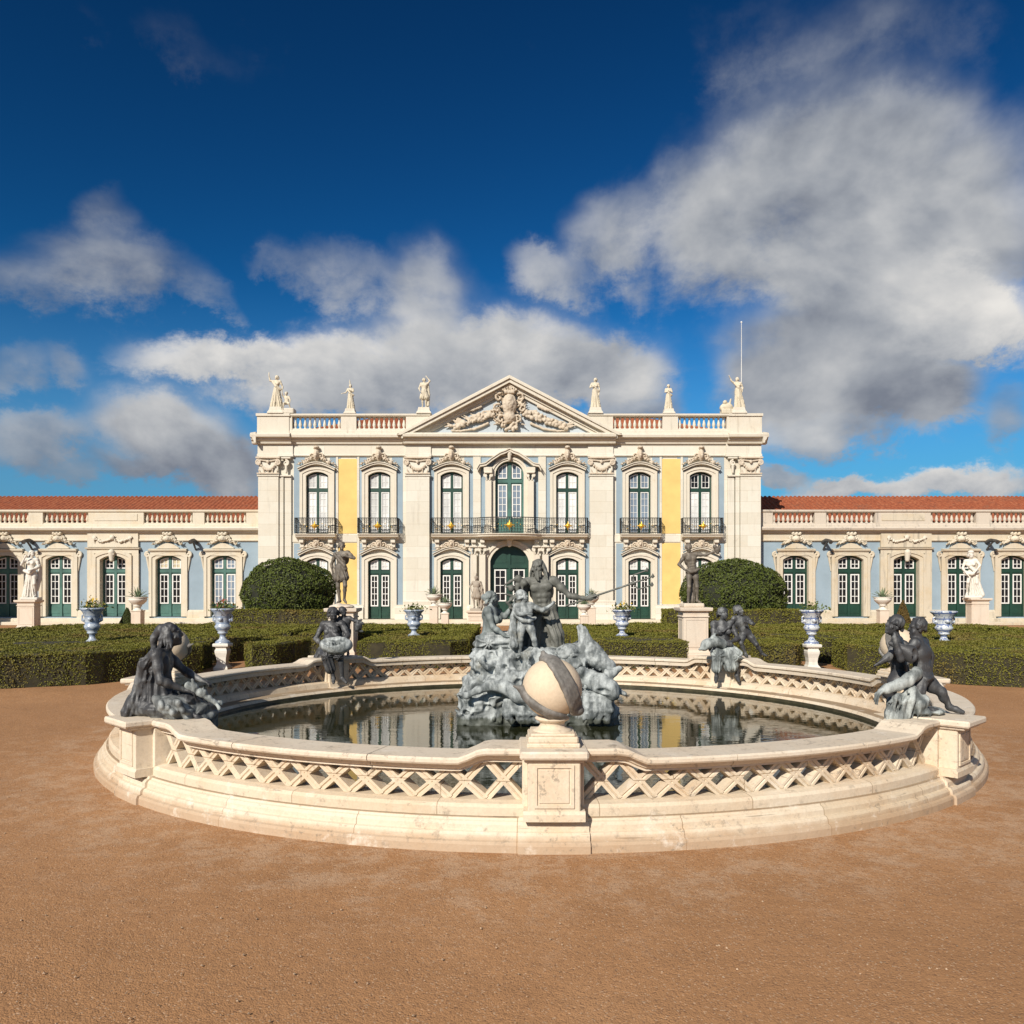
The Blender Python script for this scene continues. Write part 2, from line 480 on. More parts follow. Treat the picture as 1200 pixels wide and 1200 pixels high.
def pane_mat(name, col, rough=.06):
    m, t, b = base_mat(name); P = wpos(t)
    t.l.new(t.ramp(t.noise(P, .9, 3, .5), [(.35, tuple(c * .75 for c in col)), (.65, tuple(min(1, c * 1.15) for c in col))]), b.inputs["Base Color"])
    b.inputs["Roughness"].default_value = rough; b.inputs["IOR"].default_value = 1.33
    bp = t.new("ShaderNodeBump"); bp.inputs["Strength"].default_value = .06; bp.inputs["Distance"].default_value = .05
    t.l.new(t.noise(P, 2.2, 2, .5), bp.inputs["Height"]); t.l.new(bp.outputs[0], b.inputs["Normal"])
    return m


M["pane_dark"] = pane_mat("dark_glass", (.016, .015, .016))
M["pane_pale"] = pane_mat("glass_over_white_shutters", (.66, .66, .64), .15)
M["pane_blue"] = pane_mat("glass_painted_sky_reflection", (.20, .25, .31))  # bluish sky reflection put into the base colour of the panes
M["pane_cream"] = pane_mat("glass_over_cream_blind", (.55, .48, .33), .15)


def tile_mat():
    m, t, b = base_mat("terracotta_tiles"); P = wpos(t)
    n = t.noise(P, 1.1, 6, .7); n2 = t.noise(t.scalev(P, (4, 1.5, 4)), 2.0, 3, .6)
    c = t.ramp(n2, [(.3, (.19, .045, .018)), (.5, (.29, .075, .028)), (.72, (.37, .125, .055))])
    c = t.mix(t.math("MULTIPLY", t.smooth(n, .5, .75), .5), c, (.12, .075, .05))
    t.l.new(c, b.inputs["Base Color"]); b.inputs["Roughness"].default_value = .85
    bp = t.new("ShaderNodeBump"); bp.inputs["Strength"].default_value = .5; bp.inputs["Distance"].default_value = .03
    w = t.new("ShaderNodeTexWave", wave_type="BANDS", bands_direction="Y", wave_profile="SAW"); t.l.new(P, w.inputs["Vector"]); w.inputs["Scale"].default_value = .9
    t.l.new(w.outputs["Fac"], bp.inputs["Height"]); t.l.new(bp.outputs[0], b.inputs["Normal"])
    return m


M["tile"] = tile_mat()
# ------------------------------------------------------------------ PALACE
YF = 46.0
XP = -0.14
S = FPX / YF


def U(px): return (px - 597) / S
def ZF(py): return CAMZ - (py - 690) / S


def arch(w, hs, rise, n=14, z0=0.0, u=0.0):
    """outline of an arched opening, from the foot on the left over the arc to the foot on the right"""
    r = (w * w / 4 + rise * rise) / (2 * rise); a = math.asin(min(1, w / 2 / r)) if rise <= w / 2 else pi - math.asin(w / 2 / r)
    pts = [(u - w / 2, z0)]
    for i in range(n + 1):
        q = -a + 2 * a * i / n
        pts.append((u + r * sin(q), z0 + hs + rise - r + r * cos(q)))
    pts.append((u + w / 2, z0))
    return pts


def archz(w, hs, rise, x):
    r = (w * w / 4 + rise * rise) / (2 * rise)
    return hs + rise - r + sqrt(max(0, r * r - x * x))


def spiral(c, r0, r1, a0, a1, y, n=10):
    return [(c[0] + (r0 + (r1 - r0) * i / n) * cos(a0 + (a1 - a0) * i / n), y, c[1] + (r0 + (r1 - r0) * i / n) * sin(a0 + (a1 - a0) * i / n)) for i in range(n + 1)]


def mirror(pts): return [(-p[0], p[1], p[2]) for p in pts]


def crest_mesh(name, w, h, kind, h_vox=.018):
    """rocaille crest in relief: central cartouche or mask, paired scrolls, leaves trailing down the hood. Origin at the top of the arch"""
    s = Sculpt(); r = random.Random(kind)
    if kind == "upper":
        s.ell((0, -.10, h * .52), (.17, .13, h * .34), k=.04).ell((0, -.2, h * .5), (.09, .09, h * .2), k=.03)
        s.ell((0, -.14, h * .92), (.15, .12, .10), k=.03)
        for q in range(-3, 4): s.cap((0, -.14, h * .78), (.055 * q, -.16, h * .98 - .014 * q * q), .03, .022, k=.015)
        sc = [(.21, .46, .17), (.36, .26, .13), (.55, .10, .11)]
    elif kind == "lower":
        s.ell((0, -.12, h * .48), (.19, .14, h * .36), k=.04).cut((0, -.24, h * .48), (.12, .08, h * .22), k=.03).ell((0, -.2, h * .46), (.085, .09, .11), k=.02)
        for q in range(-3, 4): s.cap((0, -.12, h * .72), (.06 * q, -.15, h * 1.0 - .016 * q * q), .032, .02, k=.015)
        sc = [(.26, .40, .16), (.46, .22, .13), (.66, .08, .10)]
    else:
        s.ell((0, -.1, h * .45), (.24, .12, h * .30), k=.04).ell((0, -.18, h * .45), (.14, .08, h * .2), k=.03)
        s.rbox((0, -.08, h * .86), (.22, .06, .03), .03, k=.03)
        for q in (-.2, 0, .2): s.ell((q, -.12, h * .95), (.08, .08, .09), k=.03)
        sc = [(.32, .5, .14), (.46, .2, .12)]
    for cx, cz, rr in sc:
        cx *= w / 1.7; cz *= h
        p = spiral((cx, cz), rr, rr * .25, pi * .9, -pi * 1.2, -.1, 9)
        s.chain(p, .045, .03, k=.02); s.chain(mirror(p), .045, .03, k=.02)
        s.ell((cx, -.12, cz), (.05, .06, .05), k=.02); s.ell((-cx, -.12, cz), (.05, .06, .05), k=.02)
    for sgn in (-1, 1):
        for i in range(22):
            x = sgn * (.12 + (w / 2 - .14) * i / 21.); z = h * (.36 - .36 * (i / 21.) ** 1.2) + r.uniform(-.05, .10)
            a = r.uniform(-.6, .9)
            s.cap((x, -.08, z), (x + sgn * .12 * cos(a), r.uniform(-.20, -.08), z + .14 * sin(a)), .036, .014, k=.008)
    return s.mesh(name, h_vox, noise=[(.012, 14)])


def garland_mesh(name, w, drop, big=.075, seed=3, yy=-.07, h_vox=.024):
    s = Sculpt(); r = random.Random(seed)
    for sgn in (-1, 1):
        n = 12
        for i in range(n + 1):
            t = i / n; x = sgn * w / 2 * t; z = -drop * 4 * t * (1 - t)
            for q in range(2):
                s.ell((x + r.uniform(-.03, .03), yy + r.uniform(-.02, .02), z + r.uniform(-.05, .05)), big * r.uniform(.6, 1.05) * (.65 + .5 * sin(pi * t)), k=.02)
        s.chain(spiral((sgn * w / 2, .04), .10, .03, 0, 2 * pi * 1.2, yy, 10), .035, .025)
        s.cap((sgn * w / 2, yy, 0), (sgn * (w / 2 + .02), yy, -drop * 1.5), .05, .02)
    s.ell((0, yy - .02, .05), (.13, .09, .14), k=.03)
    for q in range(-2, 3): s.cap((0, yy, .08), (.08 * q, yy - .02, .22 - .02 * q * q), .035, .025, k=.02)
    return s.mesh(name, h_vox, noise=[(.012, 14)])


def capital_mesh(name, w, h):
    s = Sculpt()
    s.rbox((0, -.1, h * .93), (w / 2 - .03, .12, .02), .03, k=.01)
    s.rbox((0, -.08, h * .04), (w / 2 - .08, .08, .01), .03, k=.01)
    for sgn in (-1, 1):
        s.chain(spiral((sgn * (w / 2 - .16), h * .66), .17, .03, pi / 2, pi / 2 - sgn * pi * 3, -.14, 18), .045, .03, k=.015)
        s.cap((sgn * (w / 2 - .2), -.12, h * .8), (0, -.12, h * .74), .04, .04)
    n = 9
    for i in range(n + 1):
        t = i / n; x = (t - .5) * (w - .45); z = h * .62 - h * .36 * 4 * t * (1 - t)
        s.ell((x, -.14, z), (.07, .08, .06 + .03 * sin(pi * t)), k=.025)
    s.ell((0, -.16, h * .7), (.08, .08, .1), k=.02)
    for q in range(5): s.cap(((q - 2) * w * .17, -.07, h * .1), ((q - 2) * w * .19, -.13, h * .26), .05, .03, k=.02)
    return s.mesh(name, .024, noise=[(.008, 14)])


# ---- windows and doors -------------------------------------------------
def pane_poly(mb, x0, x1, z0, z1, y, top=None, n=6):
    """glass pane, its head cut to the curve top(x)"""
    pts = [(x0, z0), (x1, z0)]
    if top: pts += [(x1 + (x0 - x1) * i / n, top(x1 + (x0 - x1) * i / n)) for i in range(n + 1)]
    else: pts += [(x1, z1), (x0, z1)]
    mb.prism(pts, y, y + .008)


def glazed(gb, pn, x0, x1, z0, z1, cols, rows, y, top=None, bar=.028, edge=.06):
    """white glazing frame with cols x rows of bars in front of one pane"""
    zt = (lambda x: top(x)) if top else (lambda x: z1)
    pane_poly(pn, x0 + .01, x1 - .01, z0 + .01, z1, y, (lambda x: top(x) - .01) if top else None)
    if not top: pn_ = None
    e = edge; f = y - .035; b = y - .004
    gb.box(x0, x0 + e, f, b, z0, min(zt(x0), zt(x0 + e))); gb.box(x1 - e, x1, f, b, z0, min(zt(x1), zt(x1 - e)))
    gb.box(x0 + e, x1 - e, f + .002, b, z0, z0 + e)
    if top:
        n = 6; o = [(x0 + (x1 - x0) * i / n, top(x0 + (x1 - x0) * i / n)) for i in range(n + 1)]
        gb.prism(o + [(p[0], p[1] - e) for p in reversed(o)], f + .004, b)
    else: gb.box(x0 + e, x1 - e, f + .002, b, z1 - e, z1)
    for c in range(1, cols):
        x = x0 + (x1 - x0) * c / cols; gb.box(x - bar / 2, x + bar / 2, f + .01, b, z0 + e, zt(x) - e)
    zt_ = min(zt(x0 + e), zt(x1 - e), zt((x0 + x1) / 2))
    for r in range(1, rows):
        z = z0 + (zt_ - z0) * r / rows; gb.box(x0 + e, x1 - e, f + .013, b, z - bar / 2, z + bar / 2)


def opening(parent, name, u, w, z0, hs, rise, rec, lay, pane, crest=None, crestmat=None, hood=None, sur=None, smat="trim", leafmat="green", depth0=0.0):
    """one window or door: leaf, glazing bars, pane, stone surround and crest, placed in the wall"""
    o = empty(name, (u, 0, 0), parent=parent)
    top = lambda x: archz(w, z0 + hs, rise, x)
    lf = MB(); gb = MB(); pn = MB()
    lf.prism(arch(w, hs, rise, 14, z0), rec, rec + .1)
    zt = lay["transom"]; mu = lay.get("mull", .07)
    yf = rec - .05
    # raised stiles, transom, mullion
    inn = arch(w - .16, hs - .02, rise, 14, z0 + .0); out = arch(w - .004, hs, rise, 14, z0)
    lf.ring(inn, out, yf, rec + .01, rec + .01)
    lf.box(-w / 2 + .07, w / 2 - .07, yf - .012, rec + .01, zt - .09, zt + .09)
    lf.box(-mu, mu, yf - .02, rec + .01, z0, top(0) - .03)
    yp = rec - .012
    e = .095
    if lay["kind"] == "tall":         # pale panes reaching the floor
        for sg in (-1, 1):
            x0, x1 = (mu + .01, w / 2 - e) if sg > 0 else (-w / 2 + e, -mu - .01)
            cols, rows = lay.get("cr", (2, 5))
            glazed(gb, pn, x0, x1, z0 + .12, zt - .11, cols, rows, yp, bar=.02, edge=.045)
            glazed(gb, pn, x0, x1, zt + .11, 0, 2, 2, yp, top=lambda x: top(x) - .1, bar=.02, edge=.045)
    else:
        zp = lay["sill"]; pw = lay["pw"]
        for sg in (-1, 1):
            c = sg * (mu + (w / 2 - e - mu) / 2)
            cols, rows = lay["cr"]
            glazed(gb, pn, c - pw / 2, c + pw / 2, zp, zt - .17, cols, rows, yp, bar=.035, edge=.065)
            if lay.get("toplight", True):
                glazed(gb, pn, c - pw / 2, c + pw / 2, zt + .14, 0, 2, 2, yp, top=lambda x: top(x) - .1, bar=.035, edge=.06)
            lf.box(c - pw / 2, c + pw / 2, rec - .02, rec + .01, z0 + .15, zp - .14)
            if not lay.get("toplight", True):
                lf.prism([(c - pw / 2, zt + .2), (c + pw / 2, zt + .2), (c + pw / 2, top(c + sg * pw / 2) - .25 if sg > 0 else top(c + pw / 2) - .25), (c - pw / 2, top(c - pw / 2) - .25)], rec - .02, rec + .01)
    lf.build("frame", M[leafmat], o); gb.build("glazing_bars", M["white"], o)
    if pane == "split": pn.build("pane", M["pane_dark"], o)
    elif isinstance(pane, tuple):     # (lower, upper) glass
        lo, hi = MB(), MB()
        for f, mi, sm in zip(pn.f, pn.m, pn.sm):
            zc = sum(pn.v[i][2] for i in f) / len(f)
            t = hi if zc > zt else lo
            t.add([pn.v[i] for i in f], [tuple(range(len(f)))], mi)
        lo.build("pane", M[pane[0]], o); hi.build("pane", M[pane[1]], o)
    else: pn.build("pane", M[pane], o)
    sb = MB()
    sw, sh, st = sur                  # width of the stone round the opening, extra height, thickness
    A = arch(w, hs, rise, 14, z0); B = arch(w + 2 * sw * .55, hs + sh * .5, rise * 1.05, 14, z0); Cc = arch(w + 2 * sw, hs + sh, rise * 1.1, 14, z0)
    sb.ring(A, B, -st * .6 - depth0, rec + .1, 0)
    sb.ring(B, Cc, -st - depth0, 0, .01)
    if hood:                          # projecting hood mould following the arch
        hw, hr, hz, ht, hd = hood
        n = 16; o1 = []; o2 = []
        for i in range(n + 1):
            x = -hw / 2 + hw * i / n; t = abs(2 * x / hw)
            z = hz + hr * (1 - t * t * (1.35 - .35 * t * t)); o1.append((x, z)); o2.append((x, z + ht))
        for i in range(n):
            sb.prism([o1[i], o1[i + 1], o2[i + 1], o2[i]], -hd - depth0, 0)
            a_, b_ = [(p[0] * 1.04, p[1]) for p in (o2[i], o2[i + 1])]
            sb.prism([a_, b_, (b_[0], b_[1] + ht * .5), (a_[0], a_[1] + ht * .5)], -hd * 1.25 - depth0, 0)
    sb.build("surround", M[smat], o)
    if crest: link("crest", crest[0], M[crestmat or ("crest" if smat == "trim" else smat)], o, (0, -depth0, crest[1])).scale = (1, 1.6, 1)
    return o


# ---- central block ------------------------------------------------------
palace = empty("palace_block", (XP, YF, 0), label="two storey white and yellow palace block with central pediment and green windows", cat="palace")
ZT = dict(top=10.58, corn0=10.08, frieze0=9.41, plinth=1.1)
UPW, LOW = 1.24, 1.26
UP0, UPH, UPR = 5.0, 3.28, .22
LO0, LOH, LOR = .34, 3.16, .22
WINS = [-10.68, -7.23, -3.21, 3.21, 7.23, 10.62]
crest_up = crest_mesh("crest_upper", 2.0, 1.05, "upper")
crest_lo = crest_mesh("crest_lower", 1.9, .66, "lower")
crest_wing = crest_mesh("crest_wing", 1.6, .62, "wing")

# wall: strips between and around the openings, 0.5 m thick
wb = MB(); bl = MB(); yl = []
holes = [(u - .66, u + .66) for u in WINS] + [(-1.12, 1.12)]
holes.sort()
edges = [-13.9] + [e for h in holes for e in h] + [13.9]
for i in range(0, len(edges), 2):
    wb.box(edges[i], edges[i + 1], 0, .5, .3, 9.6)
for (a, b) in holes:
    c = (a + b) / 2
    lo_t, up_b, up_t = (3.7, 4.98, 8.5) if abs(c) > .5 else (4.5, 4.98, 9.1)
    wb.box(a, b, 0, .5, lo_t + .04 if abs(c) > .5 else 4.44, up_b); wb.box(a, b, 0, .5, up_t + .02 if abs(c) > .5 else 9.3, 9.6)
    # spandrels over the arches
    for w_, z0_, h_, r_, zt_ in (((1.28, .34, 3.16, .22, 3.741), (1.26, 5.0, 3.28, .22, 8.521)) if abs(c) > .5 else ((2.18, .34, 3.2, .87, 4.441),)):
        q_ = arch(w_, h_, r_, 14, z0_, c)[1:-1]; q_ = [(a + .0, q_[0][1])] + q_ + [(b, q_[-1][1])]
        for (xa, za), (xb, zb) in zip(q_, q_[1:]):
            if xb - xa > .002: wb.prism([(xa, za), (xb, zb), (xb, zt_), (xa, zt_)], .0015, .5)
ar_ = [p_ for p_ in arch(1.62, 8.35, .76, 14) if p_[1] > 8]
for (x0_, z0_), (x1_, z1_) in zip(ar_, ar_[1:]): wb.prism([(x0_, z0_), (x1_, z1_), (x1_, 9.302), (x0_, 9.302)], .001, .5)
for sg in (-1, 1): wb.box(sg * .81, sg * 1.12, .001, .5, 4.98, 9.302)
wb.box(-13.9, 13.9, .02, .5, 9.6, 10.6)
wb.box(-13.9, -13.4, .5, 14, .0, 10.6); wb.box(13.4, 13.9, .5, 14, 0, 10.6); wb.box(-13.4, 13.4, 13.5, 14, 0, 10.6)
wb.box(-13.38, 13.38, .9, 1.0, .3, 10.4)            # back of the rooms behind the glass
wb.build("wall", M["lime"], palace)
fr = MB()
fr.mould([(0, 9.34), (.10, 9.36), (.12, 9.41), (.08, 9.45), (.06, 10.0), (.0, 10.0)], -13.9, 13.9)
for a, b in ((-13.95, -12.0), (12.0, 13.95), (-5.75, -4.35), (4.35, 5.75)): fr.box(a, b, -.16, 0, 9.46, 10.02); fr.box(a - .03, b + .03, -.2, 0, 9.33, 9.47)
fr.build("frieze", M["lime"], palace)
# blue panels round the windows, yellow panels between
for u in WINS:
    for z0, z1 in ((1.12, 4.52), (5.08, 9.3)):
        for sg in (-1, 1):
            bl.box(u + sg * .70, u + sg * 1.30, -.012, .0, z0, z1)
for sg in (-1, 1):
    bl.box(sg * .78, sg * 1.62, -.012, 0, 5.08, 9.3)
bl.build("blue_panel", M["blue"], palace)
for sg in (-1, 1):
    for z0, z1 in ((1.15, 4.55), (5.07, 9.22)):
        y_ = MB(); y_.box(sg * 8.47, sg * 9.50, -.014, 0, z0, z1); o = y_.build("yellow_panel", M["yellow"], palace)
pb = MB()
for sg in (-1, 1):      # white borders of the yellow panels, storey band, plinth
    for c in (8.40, 9.57):
        pb.box(sg * (c - .06), sg * (c + .06), -.05, 0, 1.1, 9.33)
    pb.box(sg * 1.60, sg * 2.02, -.09, 0, 1.1, 9.33)
for a, b in ((-12.05, -9.65), (-9.5, -8.47), (-8.3, -5.8), (5.8, 8.3), (8.47, 9.5), (9.65, 12.05)):
    pb.box(a, b, -.045, 0, 4.6, 4.98)
pb.build("wall_band", M["lime"], palace)
solid = [(-13.98, -11.55), (-9.8, -8.1), (-6.35, -4.1), (-2.35, -1.5), (1.5, 2.35), (4.1, 6.35), (8.1, 9.8), (11.5, 13.98)]
for a, b in solid:
    pl = MB(); pl.mould([(0, .3), (.2, .3), (.2, .95), (.14, 1.02), (.14, 1.1), (.0, 1.12)], a, b)
    pl.build("plinth", M["lime"], palace)
st = MB()
st.mould([(-.2, 0), (.95, 0), (.95, .13), (.9, .16), (.55, .16), (.55, .28), (.5, .31), (-.2, .31)], -14.3, 14.3)
st.build("steps", M["wingstone"], palace)

# giant pilasters with capitals
cap_w = capital_mesh("capital_mesh", 1.5, .98)
cap_c = capital_mesh("corner_capital_mesh", 1.35, .98)


def pilaster(u, w, capme, d=.26):
    p = MB()
    p.box(u - w / 2, u + w / 2, -d, .0, 1.08, 8.28)
    p.mould([(0, 8.2), (d + .05, 8.22), (d + .06, 8.28), (d + .01, 8.31), (0, 8.32)], u - w / 2 - .05, u + w / 2 + .05)
    p.box(u - w / 2 + .03, u + w / 2 - .03, -d + .03, 0, 8.3, 9.33)
    p.mould([(0, .3), (d + .12, .3), (d + .12, 1.0), (d + .05, 1.1), (d + .05, 1.32), (d, 1.36), (0, 1.36)], u - w / 2 - .1, u + w / 2 + .1)
    o = p.build("pilaster", M["lime"], palace)
    c = link("capital", capme, M["crest"], o, (u, -d + .02, 8.33)); c.scale = (1, .6, 1)
    return o


for u, w, cm in ((-5.08, 1.30, cap_w), (5.08, 1.30, cap_w), (-13.33, 1.12, cap_c), (13.33, 1.12, cap_c)):
    pilaster(u, w, cm)
for sg in (-1, 1):      # half pilaster folded behind the corner one
    p = MB(); p.box(sg * 12.1, sg * 12.46, -.12, 0, 1.08, 8.3); p.box(sg * 12.52, sg * 12.74, -.17, 0, 1.08, 8.3)
    p.mould([(0, 8.2), (.24, 8.22), (.24, 8.3), (0, 8.32)], sg * 12.42 - .34, sg * 12.42 + .34)
    o = p.build("pilaster", M["lime"], palace)
    s_ = Sculpt().chain(spiral((0, .62), .17, .03, pi / 2, pi / 2 + sg * 3 * pi, -.14, 16), .05, .03).cap((0, -.1, .5), (0, -.12, .1), .09, .06).rbox((0, -.08, .9), (.24, .1, .02), .03)
    link("capital", s_.mesh("half_capital", .026), M["trim"], o, (sg * 12.35, -.1, 8.33))

# main cornice, stepping forward over the pilasters and the pediment bay
CP = [(0, 10.0), (.16, 10.02), (.20, 10.14), (.30, 10.20), (.34, 10.30), (.50, 10.34), (.52, 10.46), (.46, 10.50), (.44, 10.56), (0, 10.60)]
cn = MB()
segs = [(-14.22, -12.05, .16), (-12.05, -5.85, 0.0), (-5.85, 5.85, .22), (5.85, 12.05, 0.0), (12.05, 14.22, .16)]
for a, b, e in segs:
    cn.mould([(d + e if d > 0 else 0, z) for d, z in CP], a, b)
for sg in (-1, 1):      # returns down the sides
    cn.loft([[(sg * (13.9 + d * .615), y, z) for d, z in CP] for y in (-.66, 13.9)], True, True)
cn.build("cornice", M["cornice"], palace)

# pediment
pd = empty("pediment", parent=palace)
PA, PB, PZ0, PZ1 = 5.95, 0.0, 10.45, 13.55
ty = MB(); ty.prism([(-5.6, 10.55), (5.6, 10.55), (0, 13.5)], -.06, .5); ty.build("tympanum", M["palewall"], pd)
rk = MB()
for sg in (-1, 1):
    def seg(t, off, d): return None
    L = sqrt(PA ** 2 + (PZ1 - PZ0) ** 2); nx, nz = (PZ1 - PZ0) / L, PA / L
    for o0, o1, d in ((-.52, -.36, .24), (-.36, -.20, .34), (-.20, -.02, .62), (-.02, .09, .72), (.09, .15, .66)):
        a0 = (sg * (PA - .0), PZ0); 
        P = lambda x, o: (sg * x, PZ0 + (PA - x) * (PZ1 - PZ0) / PA + o * 1.0 / nz)
        rk.prism([P(PA - max(0, -o1) * 1.9, o0), P(PA + (.22 if o1 > 0 else 0), o1), P(0, o1), P(0, o0)], -d + (.002 if sg > 0 else 0), .45)
rk.build("raking_cornice", M["cornice"], pd)
ca = Sculpt(); r_ = random.Random(5)
# coat of arms: oval shield, crown of plumes, scrolled mantling, trophies
ca.ell((0, -.22, 1.55), (.40, .2, .62), k=.06).ell((0, -.36, 1.6), (.24, .12, .42), k=.03).ell((0, -.2, .85), (.34, .2, .34), k=.05)
ca.rbox((0, -.2, 2.22), (.24, .12, .05), .05, k=.04)
for q in range(-3, 4):
    ca.chain([(.07 * q, -.2, 2.25), (.13 * q, -.24, 2.46 - .01 * q * q), (.05 * q, -.22, 2.62)], .05, .035)
ca.ell((0, -.22, 2.66), .08)
for sg in (-1, 1):
    for cx, cz, rr in ((.58, 1.95, .24), (.66, 1.35, .26), (.46, .75, .22), (.3, .42, .15)):
        ca.chain(spiral((sg * cx, cz), rr, rr * .2, pi / 2 + sg * .4, pi / 2 - sg * 5.2, -.18, 12), .07, .045)
    for i in range(34):
        a = r_.uniform(-1.4, 1.5); x = sg * r_.uniform(.4, .95); z = r_.uniform(.55, 2.2)
        ca.cap((x * .75, -.12, z - .05), (x, r_.uniform(-.32, -.14), z + .2 * sin(a)), .05, .018, k=.012)
for i in range(12): ca.ell((r_.uniform(-.4, .4), -.2, r_.uniform(.1, .6)), (.1, .1, .1))
link("coat_of_arms", ca.mesh("coat_of_arms", .026, noise=[(.018, 12)]), M["crest"], pd, (0, -.06, 10.6)).scale = (1, 1.5, 1)
for sg in (-1, 1):
    g = Sculpt()
    for i in range(95):
        t = r_.random(); x = sg * (.75 + 2.5 * t); z = 1.22 - .95 * t + r_.uniform(-.22, .26) * (1 - .5 * t)
        g.ell((x, -.12 - r_.random() * .1, z), (r_.uniform(.05, .125),) * 3, k=.012)
    for i in range(14):
        t = r_.random(); x = sg * (.8 + 2.5 * t); z = 1.3 - .95 * t; a = r_.uniform(-.5, .9)
        g.cap((x, -.12, z), (x + sg * .45 * cos(a), -.16, z + .34 * sin(a)), .075, .03, k=.03)
    g.chain([(sg * 1.6, -.1, 1.5), (sg * 2.0, -.14, 1.3), (sg * 2.5, -.14, 1.22)], .09, .05)
    g.chain([(sg * 1.2, -.1, .55), (sg * 1.9, -.12, .25), (sg * 2.7, -.12, .14), (sg * 3.2, -.12, .16)], .08, .05)
    link("garland", g.mesh("pediment_garland", .026, noise=[(.018, 12)]), M["crest"], pd, (0, -.06, 10.6))

# windows and doors of the block
lay_up = dict(kind="tall", transom=7.5, cr=(2, 6))
lay_lo = dict(kind="door", transom=2.93, sill=1.02, pw=.42, cr=(2, 5))
ups = ["pane_pale", "pane_pale", "pane_pale", "pane_pale", "pane_blue", ("pane_pale", "pane_dark")]
for u, pn_ in zip(WINS, ups):
    opening(palace, "window", u, UPW, UP0, UPH, UPR, .22, lay_up, pn_, (crest_up, 8.86), hood=(2.02, .34, 8.55, .09, .26), sur=(.34, .22, .12), leafmat="green")
    opening(palace, "door", u, LOW, LO0, LOH, LOR, .22, lay_lo, ("pane_dark", "pane_pale"), (crest_lo, 4.16), hood=(2.0, .38, 3.82, .09, .26), sur=(.34, .22, .12))
# great window and great door of the middle bay
opening(palace, "window", 0, 1.58, 5.0, 3.35, .74, .24, dict(kind="door", transom=8.0, sill=5.95, pw=.52, cr=(2, 5), mull=.09), "pane_blue", hood=None, sur=(.26, .14, .16), leafmat="paleg")
opening(palace, "door", 0, 2.14, .34, 3.2, .86, .26, dict(kind="door", transom=3.25, sill=1.3, pw=.66, cr=(2, 4), mull=.06, toplight=False), "pane_dark", hood=None, sur=(.34, .22, .2))
mid = MB()
hd = [(-1.75, 8.48), (-1.62, 8.72), (-1.3, 8.78), (-.95, 9.06), (-.5, 9.36), (-.2, 9.47), (0, 9.58), (.2, 9.47), (.5, 9.36), (.95, 9.06), (1.3, 8.78), (1.62, 8.72), (1.75, 8.48)]
def strip(mb, lo_, hi_, y0, y1):
    for a, b, c, d in zip(lo_, lo_[1:], hi_[1:], hi_): mb.prism([a, b, c, d], y0, y1)
strip(mid, hd, [(p[0], p[1] + .12) for p in hd], -.44, 0)
strip(mid, [(p[0] * 1.02, p[1] + .12) for p in hd], [(p[0] * 1.02, p[1] + .18) for p in hd], -.5, 0)
for sg in (-1, 1):
    mid.box(sg * 1.0, sg * 1.34, -.3, 0, 5.0, 8.0); mid.box(sg * .96, sg * 1.42, -.36, 0, 8.45, 8.72)
    mid.box(sg * .96, sg * 1.4, -.36, 0, 5.0, 5.5)
    for c in (1.5, 1.98):
        mid.box(sg * (c - .17), sg * (c + .17), -.42, 0, .31, 3.9); mid.box(sg * (c - .22), sg * (c + .22), -.5, 0, .31, 1.05)
mid.build("middle_bay_stonework", M["trim"], palace)
smc = Sculpt().rbox((0, -.1, .42), (.2, .1, .02), .03)
for sg in (-1, 1):
    smc.chain(spiral((sg * .15, .26), .11, .02, pi / 2, pi / 2 - sg * 9, -.12, 14), .035, .025); smc.cap((sg * .08, -.08, .02), (sg * .12, -.14, .2), .06, .04)
smc_me = smc.mesh("column_capital", .024)
for sg in (-1, 1):
    link("capital", smc_me, M["trim"], palace, (sg * 1.17, -.2, 8.0))
    for c in (1.5, 1.98): link("capital", smc_me, M["trim"], palace, (sg * c, -.32, 3.9))
key = Sculpt().cap((0, -.16, 0), (0, -.2, .42), .12, .17).chain(spiral((0, .3), .14, .04, 0, 6, -.25, 10), .05, .03)
key_me = key.mesh("keystone", .024)
link("keystone", key_me, M["trim"], palace, (0, -.18, 4.42)); link("keystone", key_me, M["trim"], palace, (0, -.16, 9.16)).scale = (.7, .7, .8)


# ---- balconies -----------------------------------------------------------
def railing(mb, pts, z0, h, gold=None, step=.125):
    """wrought-iron railing with scrollwork along a polyline of (x, y)"""
    P = [Vector((p[0], p[1], 0)) for p in pts]
    for z, r in ((z0 + h, .028), (z0 + h - .1, .014), (z0 + .06, .02)):
        mb.tube([p + Vector((0, 0, z)) for p in P], r, 6)
    for i in range(len(P) - 1):
        a, b = P[i], P[i + 1]; L = (b - a).length; n = max(1, round(L / step)); d = (b - a) / n
        for k in range(n + (1 if i == len(P) - 2 else 0)):
            q = a + d * k
            mb.tube([q + Vector((0, 0, z0 + .06)), q + Vector((0, 0, z0 + h))], .012, 4, smooth=False)
        t = d.normalized()
        for k in range(n):
            q = a + d * (k + .5)
            for zc, rr, ph in ((z0 + .2, .075, 0), (z0 + .42, .085, pi), (z0 + .64, .07, .5)):
                if (k * 7 + int(zc * 10)) % 5 == 0: continue
                mb.tube([q + t * ((rr * (1 - .55 * j / 9)) * cos(ph + j * .62)) + Vector((0, 0, zc + rr * (1 - .55 * j / 9) * sin(ph + j * .62))) for j in range(10)], .011, 3, smooth=False)


